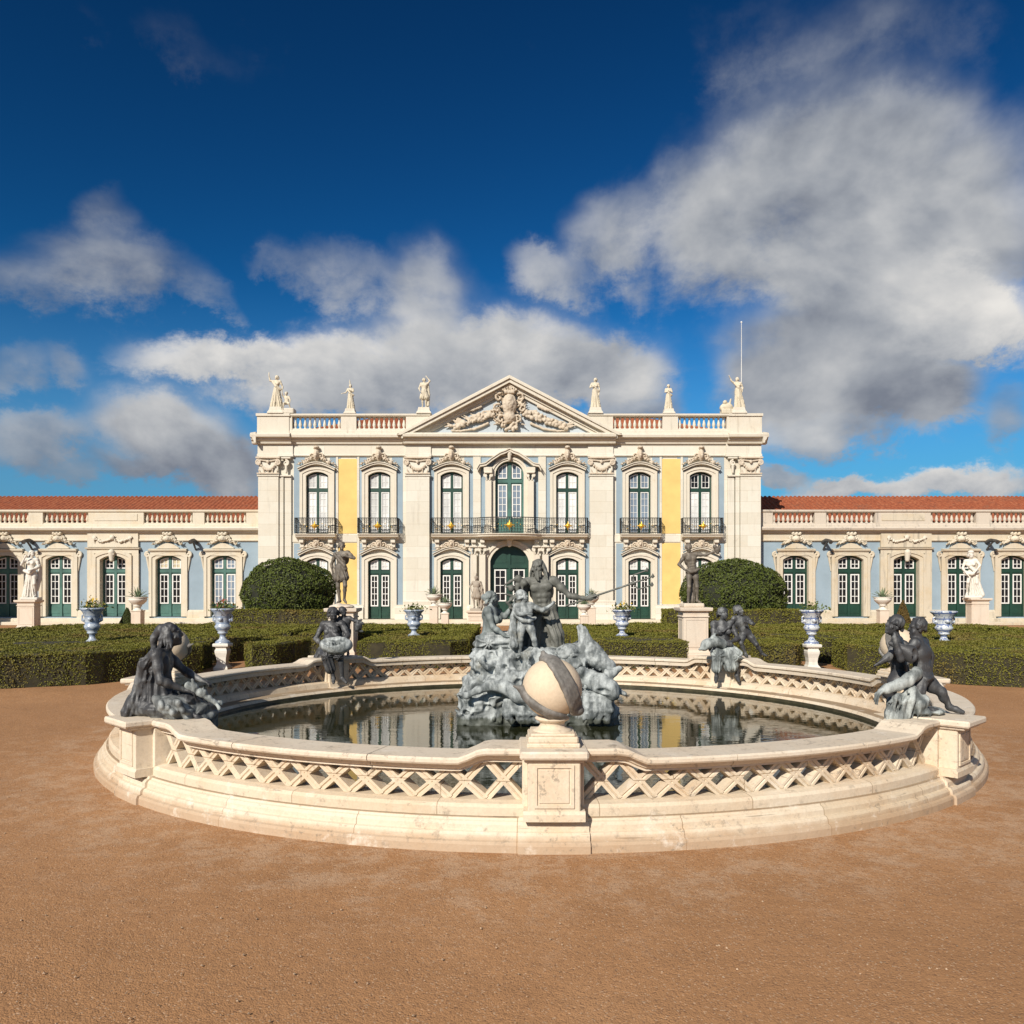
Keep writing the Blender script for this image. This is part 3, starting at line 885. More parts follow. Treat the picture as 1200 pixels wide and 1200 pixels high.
def balcony(u0, u1, pts, med):
    b = MB()
    slab_prof = [(.0, 4.70), (.2, 4.72), (.24, 4.80), (.50, 4.86), (.54, 4.96), (.60, 4.98), (.60, 5.02), (0, 5.02)]
    outer = [p[1] for p in pts]
    # slab follows the railing outline
    def row(dz, inset): return [(p[0], min(p[1] + inset, -.02), dz) for p in pts]
    rows = [row(z, .62 - d) for d, z in slab_prof[1:-1]]
    n = len(pts)
    vs = [q for r in rows for q in r]
    b.add(vs, [(i * n + j, i * n + j + 1, (i + 1) * n + j + 1, (i + 1) * n + j) for i in range(len(rows) - 1) for j in range(n - 1)])
    b.add(rows[-1], [tuple(range(n))]); b.add(rows[0], [tuple(range(n))[::-1]])
    o = b.build("balcony", M["trim"], palace)
    rl = MB(); railing(rl, pts, 5.02, .86); rl.build("railing", M["iron"], o)
    for c, y, big in med:
        gd = MB(); R = .21 if big else .185
        for k in range(8):
            a = k * pi / 4; l = R * (1.35 if k % 2 == 0 else .85)
            gd.tube([(c, y - .04, 5.45), (c + l * cos(a), y - .03, 5.45 + l * sin(a))], [R * .42, .012], 5)
        gd.lathe([(.0, -.05), (R * .6, -.03), (R * .7, 0), (R * .6, .03), (0, .05)], (0, 0, 0), 12, caps=False)
        nv = 5 * 12
        gd.v[-nv:] = [(c + p[0], y - .05 + p[2], 5.45 + p[1]) for p in gd.v[-nv:]]
        for k in range(10):
            x = c + (k - 4.5) * .17
            if u0 + .1 < x < u1 - .1 and abs(x - c) > .2:
                gd.lathe([(0, -.03), (.03, 0), (0, .03)], (x, y - .02, 5.3 + .3 * ((k * 37) % 10) / 10), 6, caps=False)
        gd.build("gilt_medallion", M["gold"], o)
    for x in ((u0 + .3, u1 - .3) if u1 - u0 < 3 else (u0 + .3, u0 + 1.95, -1.98, -1.5, 1.5, 1.98, u1 - 1.95, u1 - .3)):
        cb = MB(); cb.prism([(x - .1, 4.3), (x + .1, 4.3), (x + .13, 4.72), (x - .13, 4.72)], -.26, 0); cb.box(x - .12, x + .12, -.42, 0, 4.55, 4.7)
        cb.build("corbel", M["trim"], o)
    return o


for u in (WINS[0], WINS[1], WINS[4], WINS[5]):
    balcony(u - 1.1, u + 1.1, [(u - 1.1, -.02), (u - 1.1, -.62), (u + 1.1, -.62), (u + 1.1, -.02)], [(u, -.62, False)])
bow = [(-1.75 + 3.5 * i / 12, -.66 - .62 * sin(pi * i / 12) ** .7) for i in range(13)]
balcony(-4.3, 4.3, [(-4.3, -.02), (-4.3, -.62), (-1.95, -.62)] + bow + [(1.95, -.62), (4.3, -.62), (4.3, -.02)], [(-3.21, -.62, False), (0, -1.28, True), (3.21, -.62, False)])

# ---- parapets ---------------------------------------------------------------
BAL = [(.085, 0), (.085, .05), (.05, .07), (.055, .1), (.095, .2), (.1, .26), (.06, .42), (.042, .52), (.06, .56), (.045, .6), (.085, .64), (.085, .7)]


def parapet(parent, panels, solids, z0, zb, zt, zr, d, th, mat, y=0.0, balmat=None):
    """balustraded parapet: base course z0-zb, balusters to zt, rail to zr; each baluster run is a part"""
    b = MB(); lo = min([p[0] for p in panels] + [p[0] for p in solids]); hi = max([p[1] for p in panels] + [p[1] for p in solids])
    b.mould([(d - th, z0), (d + .05, z0), (d + .05, zb - .12), (d, zb - .06), (d, zb), (d - th, zb)], lo, hi)
    for a, c in solids: b.box(a, c, -d - .03, -d + th, zb - .3, zt + .004)
    b.mould([(d - th - .04, zt), (d + .05, zt), (d + .1, zt + .05), (d + .1, zr - .02), (d + .06, zr), (d - th - .04, zr)], lo - .02, hi + .02)
    o = b.build("parapet", M[mat], parent)
    h = (zt - zb)
    for a, c in panels:
        n = max(2, round((c - a) / .27)); q = MB()
        for i in range(n): q.lathe([(r_, z / .7 * h) for r_, z in BAL], (a + (c - a) * (i + .5) / n, -d + th / 2, zb), 8)
        q.build("balustrade", M[balmat or mat], o)
    return o


for sg in (-1, 1):
    pan = [(U(343), U(400)), (U(418), U(476))]; sol = [(-13.95, U(343)), (U(400), U(418)), (U(476), -4.4)]
    if sg > 0: pan = [(-b, -a) for a, b in pan]; sol = [(-b, -a) for a, b in sol]
    parapet(palace, pan, sol, 10.58, 10.88, 11.55, 11.70, .12, .42, "cornice", balmat="lime")
for sg in (-1, 1):
    pe = MB()
    pe.box(sg * 13.97, sg * 12.2, -.2, .1, 10.58, 11.553); pe.box(sg * 14.02, sg * 12.15, -.27, .1, 11.556, 11.7)
    pe.box(sg * 13.95, sg * 13.5, .1, 12, 10.58, 11.6)
    pe.build("corner_pier", M["cornice"], palace)


def tiles(name, u0, u1, y0, z0, y1, z1, parent, pitch=.27, hip=0.0):
    n = int((u1 - u0) / pitch * 6); V = []; Q = []
    ux, uz = 0, 1
    for k, (y, z, hh) in enumerate(((y0, z0, 0), (y1, z1, hip))):
        for i in range(n + 1):
            t = i / n; x = u0 + hh + (u1 - u0 - 2 * hh) * t
            w = abs(sin(t * (u1 - u0) / pitch * pi)) * .085
            V.append((x, y, z + w))
    Q = [(i, i + 1, n + 2 + i, n + 1 + i) for i in range(n)]
    return link(name, np_mesh(name, V, Q), M["tile"], parent)


rf = tiles("roof", -13.3, 13.3, .62, 10.62, 6.5, 12.85, palace, hip=5.2)
tiles("roof_slope", -8.1, 8.1, 13.3, 10.2, 6.5, 12.85, palace)

# ---- wings ---------------------------------------------------------------------
YW = 46.5
SW = FPX / YW
lay_w = dict(kind="door", transom=3.0, sill=1.16, pw=.50, cr=(2, 4))
gar_me = garland_mesh("wing_garland", 2.0, .16, .06, 4)
WG = [16.06, 19.14, 22.22, 25.3, 28.3, 31.4, 34.5]
SPECIAL = 22.22


def wing(sg):
    dark = sg > 0; WS = "wingstone_grey" if dark else "wingstone"
    g = "wings either side of the palace block"
    w = empty("palace_wing", (XP, YW, 0), label=("low blue and cream palace wing with faded green doors, left of the tall block" if sg < 0 else "low blue and cream palace wing with grey-stained parapet, right of the tall block"), cat="palace wing", group=g)
    X = lambda a: sg * a
    def bx(mb, a, b, *r): mb.box(X(a), X(b), *r)
    wl = MB(); hs = [(u - .74, u + .74) for u in WG]; ed = [13.92] + [e for h in hs for e in h] + [36.5]
    for i in range(0, len(ed), 2): bx(wl, ed[i], ed[i + 1], 0, .5, .3, 4.75)
    for a, b in hs: bx(wl, a, b, 0, .5, 3.90, 4.75); bx(wl, a, b, 0, .5, 0, .42)
    bx(wl, 13.92, 36.5, .03, .5, 4.75, 5.6); bx(wl, 13.92, 36.5, 1.1, 1.2, .3, 5.6); bx(wl, 13.92, 36.5, 12, 12.4, 0, 5.6)
    wl.build("wall", M["blue"], w)
    dd = MB()                                            # dado between the doors
    for i in range(len(hs) + 1):
        a = 13.95 if i == 0 else hs[i - 1][1] + .3; b = 36.5 if i == len(hs) else hs[i][0] - .3
        u0, u1 = sorted((X(a), X(b))); dd.mould([(0, .3), (.12, .3), (.12, .72), (.06, .8), (0, .82)], u0, u1)
    dd.build("dado", M[WS], w)
    sp = MB(); u0, u1 = sorted((X(13.95), X(36.5)))
    sp.mould([(-.2, 0), (.9, 0), (.9, .14), (.86, .17), (.42, .17), (.42, .32), (.38, .36), (-.2, .36)], u0, u1)
    sp.build("steps", M[WS], w)
    en = MB()
    en.mould([(0, 4.66), (.1, 4.68), (.12, 4.74), (.06, 4.8), (.06, 5.12), (0, 5.12)], u0, u1); en.build("frieze", M[WS], w)
    co = MB(); co.mould([(0, 5.1), (.16, 5.12), (.2, 5.22), (.4, 5.28), (.44, 5.38), (.38, 5.42), (.36, 5.46), (0, 5.5)], u0, u1); co.build("cornice", M["wingtop" if dark else "cornice"], w)
    pan = [(14.75, 17.1), (17.75, 20.5), (23.6, 26.15), (26.95, 29.8), (32.9, 35.4)]; sol = [(13.95, 14.75), (17.1, 17.75), (20.5, 23.6), (26.15, 26.95), (29.8, 32.9), (35.4, 36.5)]
    if sg < 0: pan = [(-b, -a) for a, b in pan]; sol = [(-b, -a) for a, b in sol]
    parapet(w, pan, sol, 5.48, 5.7, 6.28, 6.43, .1, .36, "wingtop" if dark else "wingstone")
    r2 = MB()
    for c in (22.05, 31.35): r2.box(X(c - 1.2), X(c + 1.2), -.16, -.1, 5.82, 6.2)
    r2.build("parapet_panel", M[WS], w)
    a, b = sorted((X(13.9), X(36.5))); tiles("roof", a, b, .52, 5.62, 6.0, 7.82, w)
    panes_l = ["pane_blue", ("pane_dark", "pane_cream"), ("pane_dark", "pane_dark"), "pane_dark", "pane_dark", "pane_dark", "pane_dark"]
    for i, u in enumerate(WG):
        special = abs(u - SPECIAL) < .1 or i == 5
        o = opening(w, "door", X(u), 1.44, .45, 3.18, .24, .26, lay_w, "pane_dark" if dark else panes_l[i], None if special else (crest_wing, 4.52), WS,
                    hood=None, sur=(.36, .26, .13), smat=WS, leafmat="green" if dark else "paleg", depth0=.0 if not special else .1)
        t = MB()
        if special:
            for s2 in (-1, 1): t.box(s2 * 1.06, s2 * 1.44, -.14, 0, .36, 4.2)
            t.box(-1.44, 1.44, -.142, 0, 3.98, 4.25); t.mould([(0, 4.2), (.22, 4.22), (.26, 4.3), (0, 4.33)], -1.52, 1.52)
            t.box(-1.42, 1.42, -.15, 0, 4.34, 5.1)
            link("garland", gar_me, M["trim"], o, (0, -.15, 4.82)); link("keystone", key_me, M[WS], o, (0, -.1, 3.62))
        else:
            # eared lintel with curved pediment
            n = 12; c1 = [(-.62 + 1.24 * k / n, 4.30 + .26 * sin(pi * k / n)) for k in range(n + 1)]
            t.prism(c1 + [(-.62, 4.27)][:0], -.14, 0) if False else t.prism([(-.62, 4.26)] + c1 + [(.62, 4.26)], -.15, 0)
            t.mould([(0, 4.08), (.2, 4.1), (.24, 4.18), (.24, 4.22), (0, 4.26)], -1.06, 1.06)
            t.box(-1.0, 1.0, -.12, 0, 3.86, 4.1)
        t.build("lintel", M[WS], o)
        if not special:
            for s2 in (-1, 1):
                e = Sculpt()
                e.chain(spiral((s2 * 1.16, 3.92), .16, .04, pi / 2, pi / 2 - s2 * 8, -.08, 14), .055, .04, k=.02); e.cap((s2 * 1.2, -.04, 3.78), (s2 * 1.1, -.04, 3.0), .075, .03)
                link("scroll_ear", e.mesh("scroll_ear", .028), M[WS], o)
    for u in (17.62, 26.8):
        q = MB(); q.tube([(X(u), .0, 4.62), (X(u) + .02, -.35, 4.72), (X(u) + .05, -.8, 4.66), (X(u) + .06, -.98, 4.56)], [.13, .09, .08, .12], 10)
        q.tube([(X(u), -.02, 4.2), (X(u) + .02, -.3, 4.45), (X(u) + .04, -.6, 4.62)], [.05, .06, .04], 8)
        q.build("waterspout", M["spout"], w)
    return w


wing_l = wing(-1)
wing_r = wing(1)
# the wing that comes forward at the far left and shades the last bay
sw = empty("palace_side_wing", (XP - 29.9, YW, 0), label="plain cream palace wing coming forward beyond the left end of the facade", cat="palace wing")
q = MB(); q.box(-6, 0, -4.6, -.9, 0, 6.3); q.build("wall", M["wingstone"], sw)
q = MB(); q.box(-6.1, .3, -4.9, -.9, 6.3, 6.6); q.build("cornice", M["wingtop"], sw)
fp = MB(); fp.tube([(0, 0, 0), (0, 0, 5.6)], [.028, .014], 8); fp.lathe([(.0, -.07), (.07, 0), (0, .07)], (0, 0, 5.65), 8, caps=False)
for z in (.05, .5): fp.lathe([(.09, -.03), (.09, .03)], (0, 0, z), 8)
fpo = fp.build("flagpole", M["white"], None, (at(870, 486, YF + 1)[0], YF + 1.2, 11.55)); tag(fpo, "thin pale flagpole rising behind the roof statue at the right corner", "flagpole")
# ------------------------------------------------------------------ GROUND
def gravel_mat():
    m, t, b = base_mat("ochre_gravel"); P = wpos(t)
    n1 = t.noise(P, .35, 6, .6); n2 = t.noise(P, 2.2, 6, .65); n3 = t.noise(P, 90, 3, .6); n4 = t.noise(P, 28, 4, .65)
    c = t.ramp(n1, [(.3, (.340, .176, .079)), (.55, (.405, .212, .097)), (.75, (.465, .257, .125))])
    c = t.mix(t.math("MULTIPLY", t.smooth(n2, .47, .72), .5), c, (.33, .168, .075))
    c = t.mix(t.math("MULTIPLY", t.smooth(n4, .42, .72), .35), c, (.29, .15, .068))
    # pale limestone dust trodden in near the basin
    d = t.new("ShaderNodeVectorMath", operation="DISTANCE"); t.l.new(t.scalev(P, (1, 1, 0)), d.inputs[0]); d.inputs[1].default_value = (PC.x, PC.y, 0)
    near = t.math("SUBTRACT", 1.0, t.smooth(d.outputs["Value"], 5.7, 8.2))
    dust = t.math("MULTIPLY", t.smooth(t.math("ADD", t.noise(P, 3.0, 9, .80), t.math("MULTIPLY", near, .15)), .58, .74), t.math("ADD", t.math("MULTIPLY", near, .30), .02))
    c = t.mix(dust, c, (.60, .46, .33))
    v = t.new("ShaderNodeTexVoronoi"); t.l.new(P, v.inputs["Vector"]); v.inputs["Scale"].default_value = 105
    h = t.new("ShaderNodeSeparateColor"); t.l.new(v.outputs["Color"], h.inputs[0])
    c = t.mix(t.math("MULTIPLY", t.math("GREATER_THAN", h.outputs[0], .955), .38), c, (.62, .47, .33))
    c = t.mix(t.math("MULTIPLY", t.math("LESS_THAN", h.outputs[0], .12), .45), c, (.16, .085, .05))
    t.l.new(c, b.inputs["Base Color"]); b.inputs["Roughness"].default_value = .92; b.inputs["Specular IOR Level"].default_value = .2
    bp = t.new("ShaderNodeBump"); bp.inputs["Strength"].default_value = .6; bp.inputs["Distance"].default_value = .010
    bp2 = t.new("ShaderNodeBump"); bp2.inputs["Strength"].default_value = .5; bp2.inputs["Distance"].default_value = .05
    t.l.new(t.math("ADD", n2, t.math("MULTIPLY", n4, .25)), bp2.inputs["Height"]); t.l.new(bp2.outputs[0], bp.inputs["Normal"])
    t.l.new(t.math("ADD", t.math("MULTIPLY", n3, .5), t.math("MULTIPLY", t.math("SUBTRACT", 1, v.outputs["Distance"]), .6)), bp.inputs["Height"]); t.l.new(bp.outputs[0], b.inputs["Normal"])
    return m


PC = Vector((0.33, 11.87, 0))          # centre of the pool
M["gravel"] = gravel_mat()
g = MB(); N = 90
gx = sorted(set([-600, -200, -80] + [-40 + 80 * i / N for i in range(N + 1)] + [80, 200, 600])); gy = sorted(set([-300, -60] + [-6 + 60 * i / N for i in range(N + 1)] + [100, 300, 900]))
V = np.array([(x, y, 0) for y in gy for x in gx], float)
V[:, 2] = vnoise(V[:, 0] * .8, V[:, 1] * .8, V[:, 0] * 0) * .03 - .075
V[:, 2] = np.where(V[:, 1] > 15.5, (V[:, 2] + .075) * .25 - .012, V[:, 2])
V[np.hypot((V[:, 0] - PC.x) / 1.057, V[:, 1] - PC.y) < 6.1, 2] = -.07
nx = len(gx); Q = [(j * nx + i, j * nx + i + 1, (j + 1) * nx + i + 1, (j + 1) * nx + i) for j in range(len(gy) - 1) for i in range(nx - 1)]
tag(link("ground", np_mesh("ground", V, Q), M["gravel"]), kind="structure")

# loose pebbles close to the camera: real stones, uncountable
pv, pq = [], []
for i in range(2200):
    y = 2.3 + 7 * rng.random() ** 1.6; x = (rng.random() * 2 - 1) * (y * .68 + .3)
    if np.hypot(x - PC.x, y - PC.y) < 5.75: continue
    r = .0025 + .0065 * rng.random() ** 3; b = len(pv); k = rng.random() * 6
    for dx, dy, dz in ((1, 0, 0), (0, 1, 0), (-1, 0, 0), (0, -1, 0), (0, 0, .8), (0, 0, -.8)):
        pv.append((x + r * (dx * cos(k) - dy * sin(k)), y + r * 1.3 * (dx * sin(k) + dy * cos(k)) , -.076 + r * .3 + r * dz))
    pq += [(b + a, b + (a + 1) % 4, b + 4) for a in range(4)] + [(b + (a + 1) % 4, b + a, b + 5) for a in range(4)]
M["pebble"] = simple("pebbles", (.40, .28, .18), .85, .5, 9)
tag(link("pebbles", np_mesh("pebbles", pv, pq, False), M["pebble"]), "loose pale pebbles scattered over the gravel", "pebbles", kind="stuff")

# ------------------------------------------------------------------ POOL AND BASIN
def water_mat():
    m, t, b = base_mat("pool_water"); P = wpos(t)
    b.inputs["Base Color"].default_value = (.022, .024, .010, 1); b.inputs["Roughness"].default_value = .02; b.inputs["IOR"].default_value = 1.45
    b.inputs["Specular IOR Level"].default_value = .62
    bp = t.new("ShaderNodeBump"); bp.inputs["Strength"].default_value = .028; bp.inputs["Distance"].default_value = .05
    t.l.new(t.noise(t.scalev(P, (1, 2.2, 1)), 3.2, 3, .55, .3), bp.inputs["Height"]); t.l.new(bp.outputs[0], b.inputs["Normal"])
    return m


M["water"] = water_mat()
wt = MB(); n = 96
wt.add([(PC.x + 5.07 * cos(2 * pi * i / n), PC.y + 4.8 * sin(2 * pi * i / n), .09) for i in range(n)], [tuple(range(n))])
tag(wt.build("water", M["water"]), kind="structure")

M["algae"] = simple("wet_algae_stone", (.055, .048, .026), .35, .5, 5, bump=.3)
EX = 1.057        # the basin is a little wider than deep
basin = empty("fountain_basin", PC, label="round cream stone basin with pierced lattice balustrade around the pool", cat="basin")
basin.scale = (EX, 1, 1)
PED = [radians(a) for a in (-90, -44, 0, 46.5, 90, 133.5, 180, 224)]      # ball, figure, ball, figure ...


def ring_sweep(mb, prof, a0=0.0, a1=2 * pi, n=96, dz=None, mi=0, full=False):
    rows = []
    for i in range(n + (0 if full else 1)):
        a = a0 + (a1 - a0) * i / n; z_ = dz(a) if dz else 0
        rows.append([(r * cos(a), r * sin(a), z + z_ * f) for r, z, f in [(p + (1,))[:3] for p in prof]])
    if full: rows.append(rows[0])
    mb.loft(rows, True, not full, mi)


def rise(a, r=5.08):
    """coping climbs in an ogee to each pedestal"""
    d = min(abs((a - p + pi) % (2 * pi) - pi) for p in PED) * r
    t = min(1, max(0, (d - .50) / .22)); return .082 * (1 - t * t * (3 - 2 * t))


BASEP = [(4.55, -.13), (5.405, -.13), (5.405, -.01), (5.395, .012), (5.37, .02), (5.365, .055), (5.35, .075), (5.325, .082), (5.322, .125), (5.305, .148), (5.287, .155), (5.282, .165), (5.278, .178), (4.60, .178), (4.55, .12)]
b1 = MB()
ring_sweep(b1, BASEP, n=128, full=True)
b1.build("base_step", M["basin"], basin)
wl_ = MB(); ring_sweep(wl_, [(4.535, -.06), (4.56, -.06), (4.56, .128), (4.548, .135), (4.535, .128)], n=128, full=True)
wl_.build("waterline_stain", M["algae"], basin)
b2 = MB()
ring_sweep(b2, [(4.85, .175), (5.255, .175), (5.255, .245), (5.235, .272), (5.16, .285), (4.94, .285), (4.88, .26)], n=128, full=True)
b2.build("plinth_course", M["basin"], basin)
for k in range(8):
    a0 = PED[k] + .235 / 5.08; a1 = PED[(k + 1) % 8] + (2 * pi if k == 7 else 0) - .235 / 5.08
    L = MB(); nc = max(8, round((a1 - a0) * 5.08 / .268))
    for i in range(nc):
        q0 = a0 + (a1 - a0) * i / nc; q1 = a0 + (a1 - a0) * (i + 1) / nc
        za = .53 + rise(q0); zb = .53 + rise(q1)
        for d in (0, 1):
            s, e = ((q0, .283), (q1, zb)) if d == 0 else ((q0, za), (q1, .283))
            hw = .031; R0, R1 = 5.005 - .003 * d, 5.135 + .003 * d
            dl = (e[0] - s[0]) * 5.08; dzz = e[1] - s[1]; ln = sqrt(dl * dl + dzz * dzz); nl, nz_ = -dzz / ln, dl / ln
            prof = [(-hw, 0), (-hw * .3, 0), (0, -.012), (hw * .3, 0), (hw, 0)]
            rows = []
            for (aa, zz) in (s, e):
                row = []
                for w_, g_ in prof: row.append(((R1 + g_) * cos(aa + nl * w_ / 5.08), (R1 + g_) * sin(aa + nl * w_ / 5.08), zz + nz_ * w_))
                for w_, g_ in prof[::-1]: row.append(((R0 - g_) * cos(aa + nl * w_ / 5.08), (R0 - g_) * sin(aa + nl * w_ / 5.08), zz + nz_ * w_))
                rows.append(row)
            L.loft(rows, True, True)
    L.build("lattice_panel", M["basin"], basin)
    for m_ in range(3):
      C = MB(); w0 = a0 - .02 + (a1 - a0 + .04) * m_ / 3 + (.0007 if m_ else 0); w1 = a0 - .02 + (a1 - a0 + .04) * (m_ + 1) / 3 - (.0007 if m_ < 2 else 0)
      ring_sweep(C, [(4.90, .515), (5.18, .515), (5.18, .535), (5.205, .545), (5.22, .575), (5.27, .585), (5.28, .600), (5.28, .625), (5.265, .640), (4.875, .640), (4.86, .625), (4.86, .595), (4.89, .575)], w0, w1, 18, rise)
      C.build("coping_stone", M["coping"], basin)


def radial(mb, p):
    Mx = Matrix.Rotation(p - radians(-90), 4, "Z"); mb.xform(Mx); return mb


for k, p in enumerate(PED):
    q = MB()            # built at the front (angle -90 deg), then turned
    q.bbox(-.195, .195, -5.40, -4.88, .20, .645, .008)
    for x in (-.208, .208): q.bbox(x - .026, x + .026, -5.24, -4.92, .2, .64, .006)
    ring_sweep(q, [(4.62, -.08)] + [(r + .022, z + (.006 if z > 0 else 0)) for r, z in BASEP[1:13]] + [(4.7, .186)], radians(-90) - .262 / 5.3, radians(-90) + .262 / 5.3, 6)
    ring_sweep(q, [(4.84, .18), (5.42, .18), (5.42, .235), (5.405, .26), (4.84, .26)], radians(-90) - .226 / 5.3, radians(-90) + .226 / 5.3, 4)
    # raised frame round the panel
    for a, b, c, d in ((-.148, .148, .60, .622), (-.148, .148, .285, .307), (-.148, -.126, .307, .6), (.126, .148, .307, .6)): q.box(a, b, -5.412, -5.39, c, d)
    q.bbox(-.112, .112, -5.408, -5.39, .322, .585, .004)
    o = radial(q, p).build("pedestal", M["pedstone"], basin)
    c = MB(); nose = 5.46 if k == 0 else 5.52
    c.bbox(-.222, .222, -nose + .05, -4.82, .64, .672, .01); c.bbox(-.255, .255, -nose, -4.79, .67, .735, .016)
    radial(c, p).build("pedestal_cap", M["coping"], o)

# ------------------------------------------------------------------ BALLS WITH LEAD DOLPHINS
def ball_mesh():
    s = MB(); R = .245
    s.lathe([(R * sin(pi * i / 24), .452 - R * cos(pi * i / 24)) for i in range(25)], n=40, caps=False)
    return s.mesh("ball")


M["ballstone"] = stone("ball_limestone", (.66, .53, .38), dark=(.25, .2, .14), stain=.5, streak=False, tintf=.3)
M["leadband"] = lead("lead_band", (.135, .125, .112), (.34, .32, .29), .42, .66, .65)
foot = [(.16, .105), (.16, .115), (.14, .122), (.115, .135), (.10, .155), (.105, .18), (.135, .195), (.145, .21), (.13, .222), (.1, .235)]
fm = MB(); fm.bbox(-.212, .212, -.212, .212, 0, .035, .008); fm.bbox(-.2, .2, -.2, .2, .032, .085, .012); fm.bbox(-.18, .18, -.18, .18, .08, .108, .012); fm.lathe(foot, n=24)
foot_me = fm.mesh("foot")


def dolphin_band_mesh():
    """flattened serpent-dolphin wound once over the ball"""
    s = Sculpt(); R = .25; c = np.array([0, 0, .452])
    def run(ctrl, w0, w1, w2):
        C = [np.array(q, float) / np.linalg.norm(q) for q in ctrl]; P = []
        for i in range(len(C) - 1):
            a, b, d, e = C[max(i - 1, 0)], C[i], C[i + 1], C[min(i + 2, len(C) - 1)]
            for k in range(7):
                t = k / 7; v = .5 * (2 * b + (d - a) * t + (2 * a - 5 * b + 4 * d - e) * t * t + (3 * b - a - 3 * d + e) * t ** 3); P.append(v / np.linalg.norm(v))
        P.append(C[-1]); n = len(P) - 1
        for i in range(n):
            t = i / n; r = w0 * (1 - t) ** 2 + 2 * w1 * t * (1 - t) + w2 * t * t; tang = P[i + 1] - P[i]; side = np.cross(P[i], tang); side /= np.linalg.norm(side)
            for q in (-1, -.33, .33, 1): s.cap(c + P[i] * R + side * q * r, c + P[i + 1] * R + side * q * r, .019, None, .014)
        return P
    P = run([(-.25, .1, .97), (-.06, -.3, .95), (.12, -.62, .78), (.30, -.82, .48), (.54, -.84, -.02), (.74, -.60, -.42), (.74, -.2, -.66)], .030, .052, .042)
    s.cap(c + P[0] * R, c + P[0] * (R + .05), .035, .02); s.ell(c + P[-1] * (R + .02), (.06, .05, .045), None, .03)
    P = run([(-.98, -.18, -.02), (-.90, -.42, -.22), (-.62, -.66, -.46), (-.25, -.70, -.68), (.10, -.56, -.84), (.34, -.3, -.9)], .012, .030, .020)
    s.cap(c + P[0] * R, c + P[0] * (R + .07) + np.array([0, 0, .03]), .024, .010)
    return s.mesh("dolphin_band", .0085, noise=[(.004, 25)])


ball_me, band_me = ball_mesh(), dolphin_band_mesh()
BL = {0: "cream stone ball with dark lead band on the front pedestal of the pool", 2: "pale stone ball with lead band behind the kneeling children, right rim of the pool",
      4: "stone ball with lead band behind the fountain rock at the far edge of the pool", 6: "stone ball with lead band beyond the seated woman, left rim of the pool"}
for k, lab in BL.items():
    if k == 4: continue
    p = PED[k]; RB_ = 5.09 if k == 0 else 4.93; e = empty("stone_ball", (PC.x + RB_ * EX * cos(p), PC.y + RB_ * sin(p), .735), {0: 0.0, 2: radians(-75), 6: radians(165)}[k], lab, "stone ball", "stone balls on the pool pedestals")
    link("foot", foot_me, M["pedstone"], e); link("ball", ball_me, M["ballstone"], e)
    bo = link("lead_band", band_me, M["leadband"], e)

# ------------------------------------------------------------------ HEDGES
def leaf_mat(name, dark, paler, dry, dryf=.45, rough=.6):
    m, t, b = base_mat(name); P = wpos(t)
    n1 = t.noise(P, .55, 6, .65); n2 = t.noise(P, 24, 3, .6)
    c = t.ramp(n2, [(.3, dark), (.7, paler)])  # leaf tone varies at random between the two greens
    c = t.mix(t.math("MULTIPLY", t.smooth(n1, .50, .68), dryf), c, dry)
    t.l.new(c, b.inputs["Base Color"]); b.inputs["Roughness"].default_value = rough; b.inputs["Specular IOR Level"].default_value = .3
    return m


M["box"] = leaf_mat("box_hedge_leaves", (.072, .078, .010), (.225, .205, .030), (.20, .130, .042), .7)
M["boxcore"] = simple("box_hedge_twigs", (.034, .028, .012), .9, .4, 6)
M["bushleaf"] = leaf_mat("round_bush_leaves", (.030, .052, .008), (.120, .140, .022), (.075, .07, .018), .3)
M["bushcore"] = simple("bush_twigs", (.016, .018, .008), .9, .4, 5)
M["cone_green"] = leaf_mat("cone_leaves", (.03, .045, .008), (.07, .085, .02), (.06, .05, .02), .3)
M["cone_rust"] = leaf_mat("browned_cone_leaves", (.07, .05, .012), (.16, .10, .025), (.17, .085, .03), .5)


def leaf_cards(P, Nrm, size, jitter, rg):
    """one small pointed quad per point, roughly facing outwards"""
    n = len(P); a = rg.normal(size=(n, 3)); d = Nrm + a * jitter; d /= np.linalg.norm(d, axis=1)[:, None]
    u = np.cross(d, rg.normal(size=(n, 3))); u /= np.linalg.norm(u, axis=1)[:, None]; v = np.cross(d, u)
    s = size * (.6 + .8 * rg.random((n, 1)))
    V = np.stack([P - u * s, P - v * s * .5 + d * s * .25, P + u * s, P + v * s * .5 + d * s * .25], 1).reshape(-1, 3)
    return V, np.arange(4 * n).reshape(n, 4)


def two_mat_mesh(name, V1, Q1, V2, Q2):
    me = np_mesh(name, np.concatenate([V1, V2]), np.concatenate([Q1, Q2 + len(V1)]), False)
    mi = np.concatenate([np.zeros(len(Q1), np.int32), np.ones(len(Q2), np.int32)])
    if len(me.polygons) == len(mi): me.polygons.foreach_set("material_index", mi)
    return me


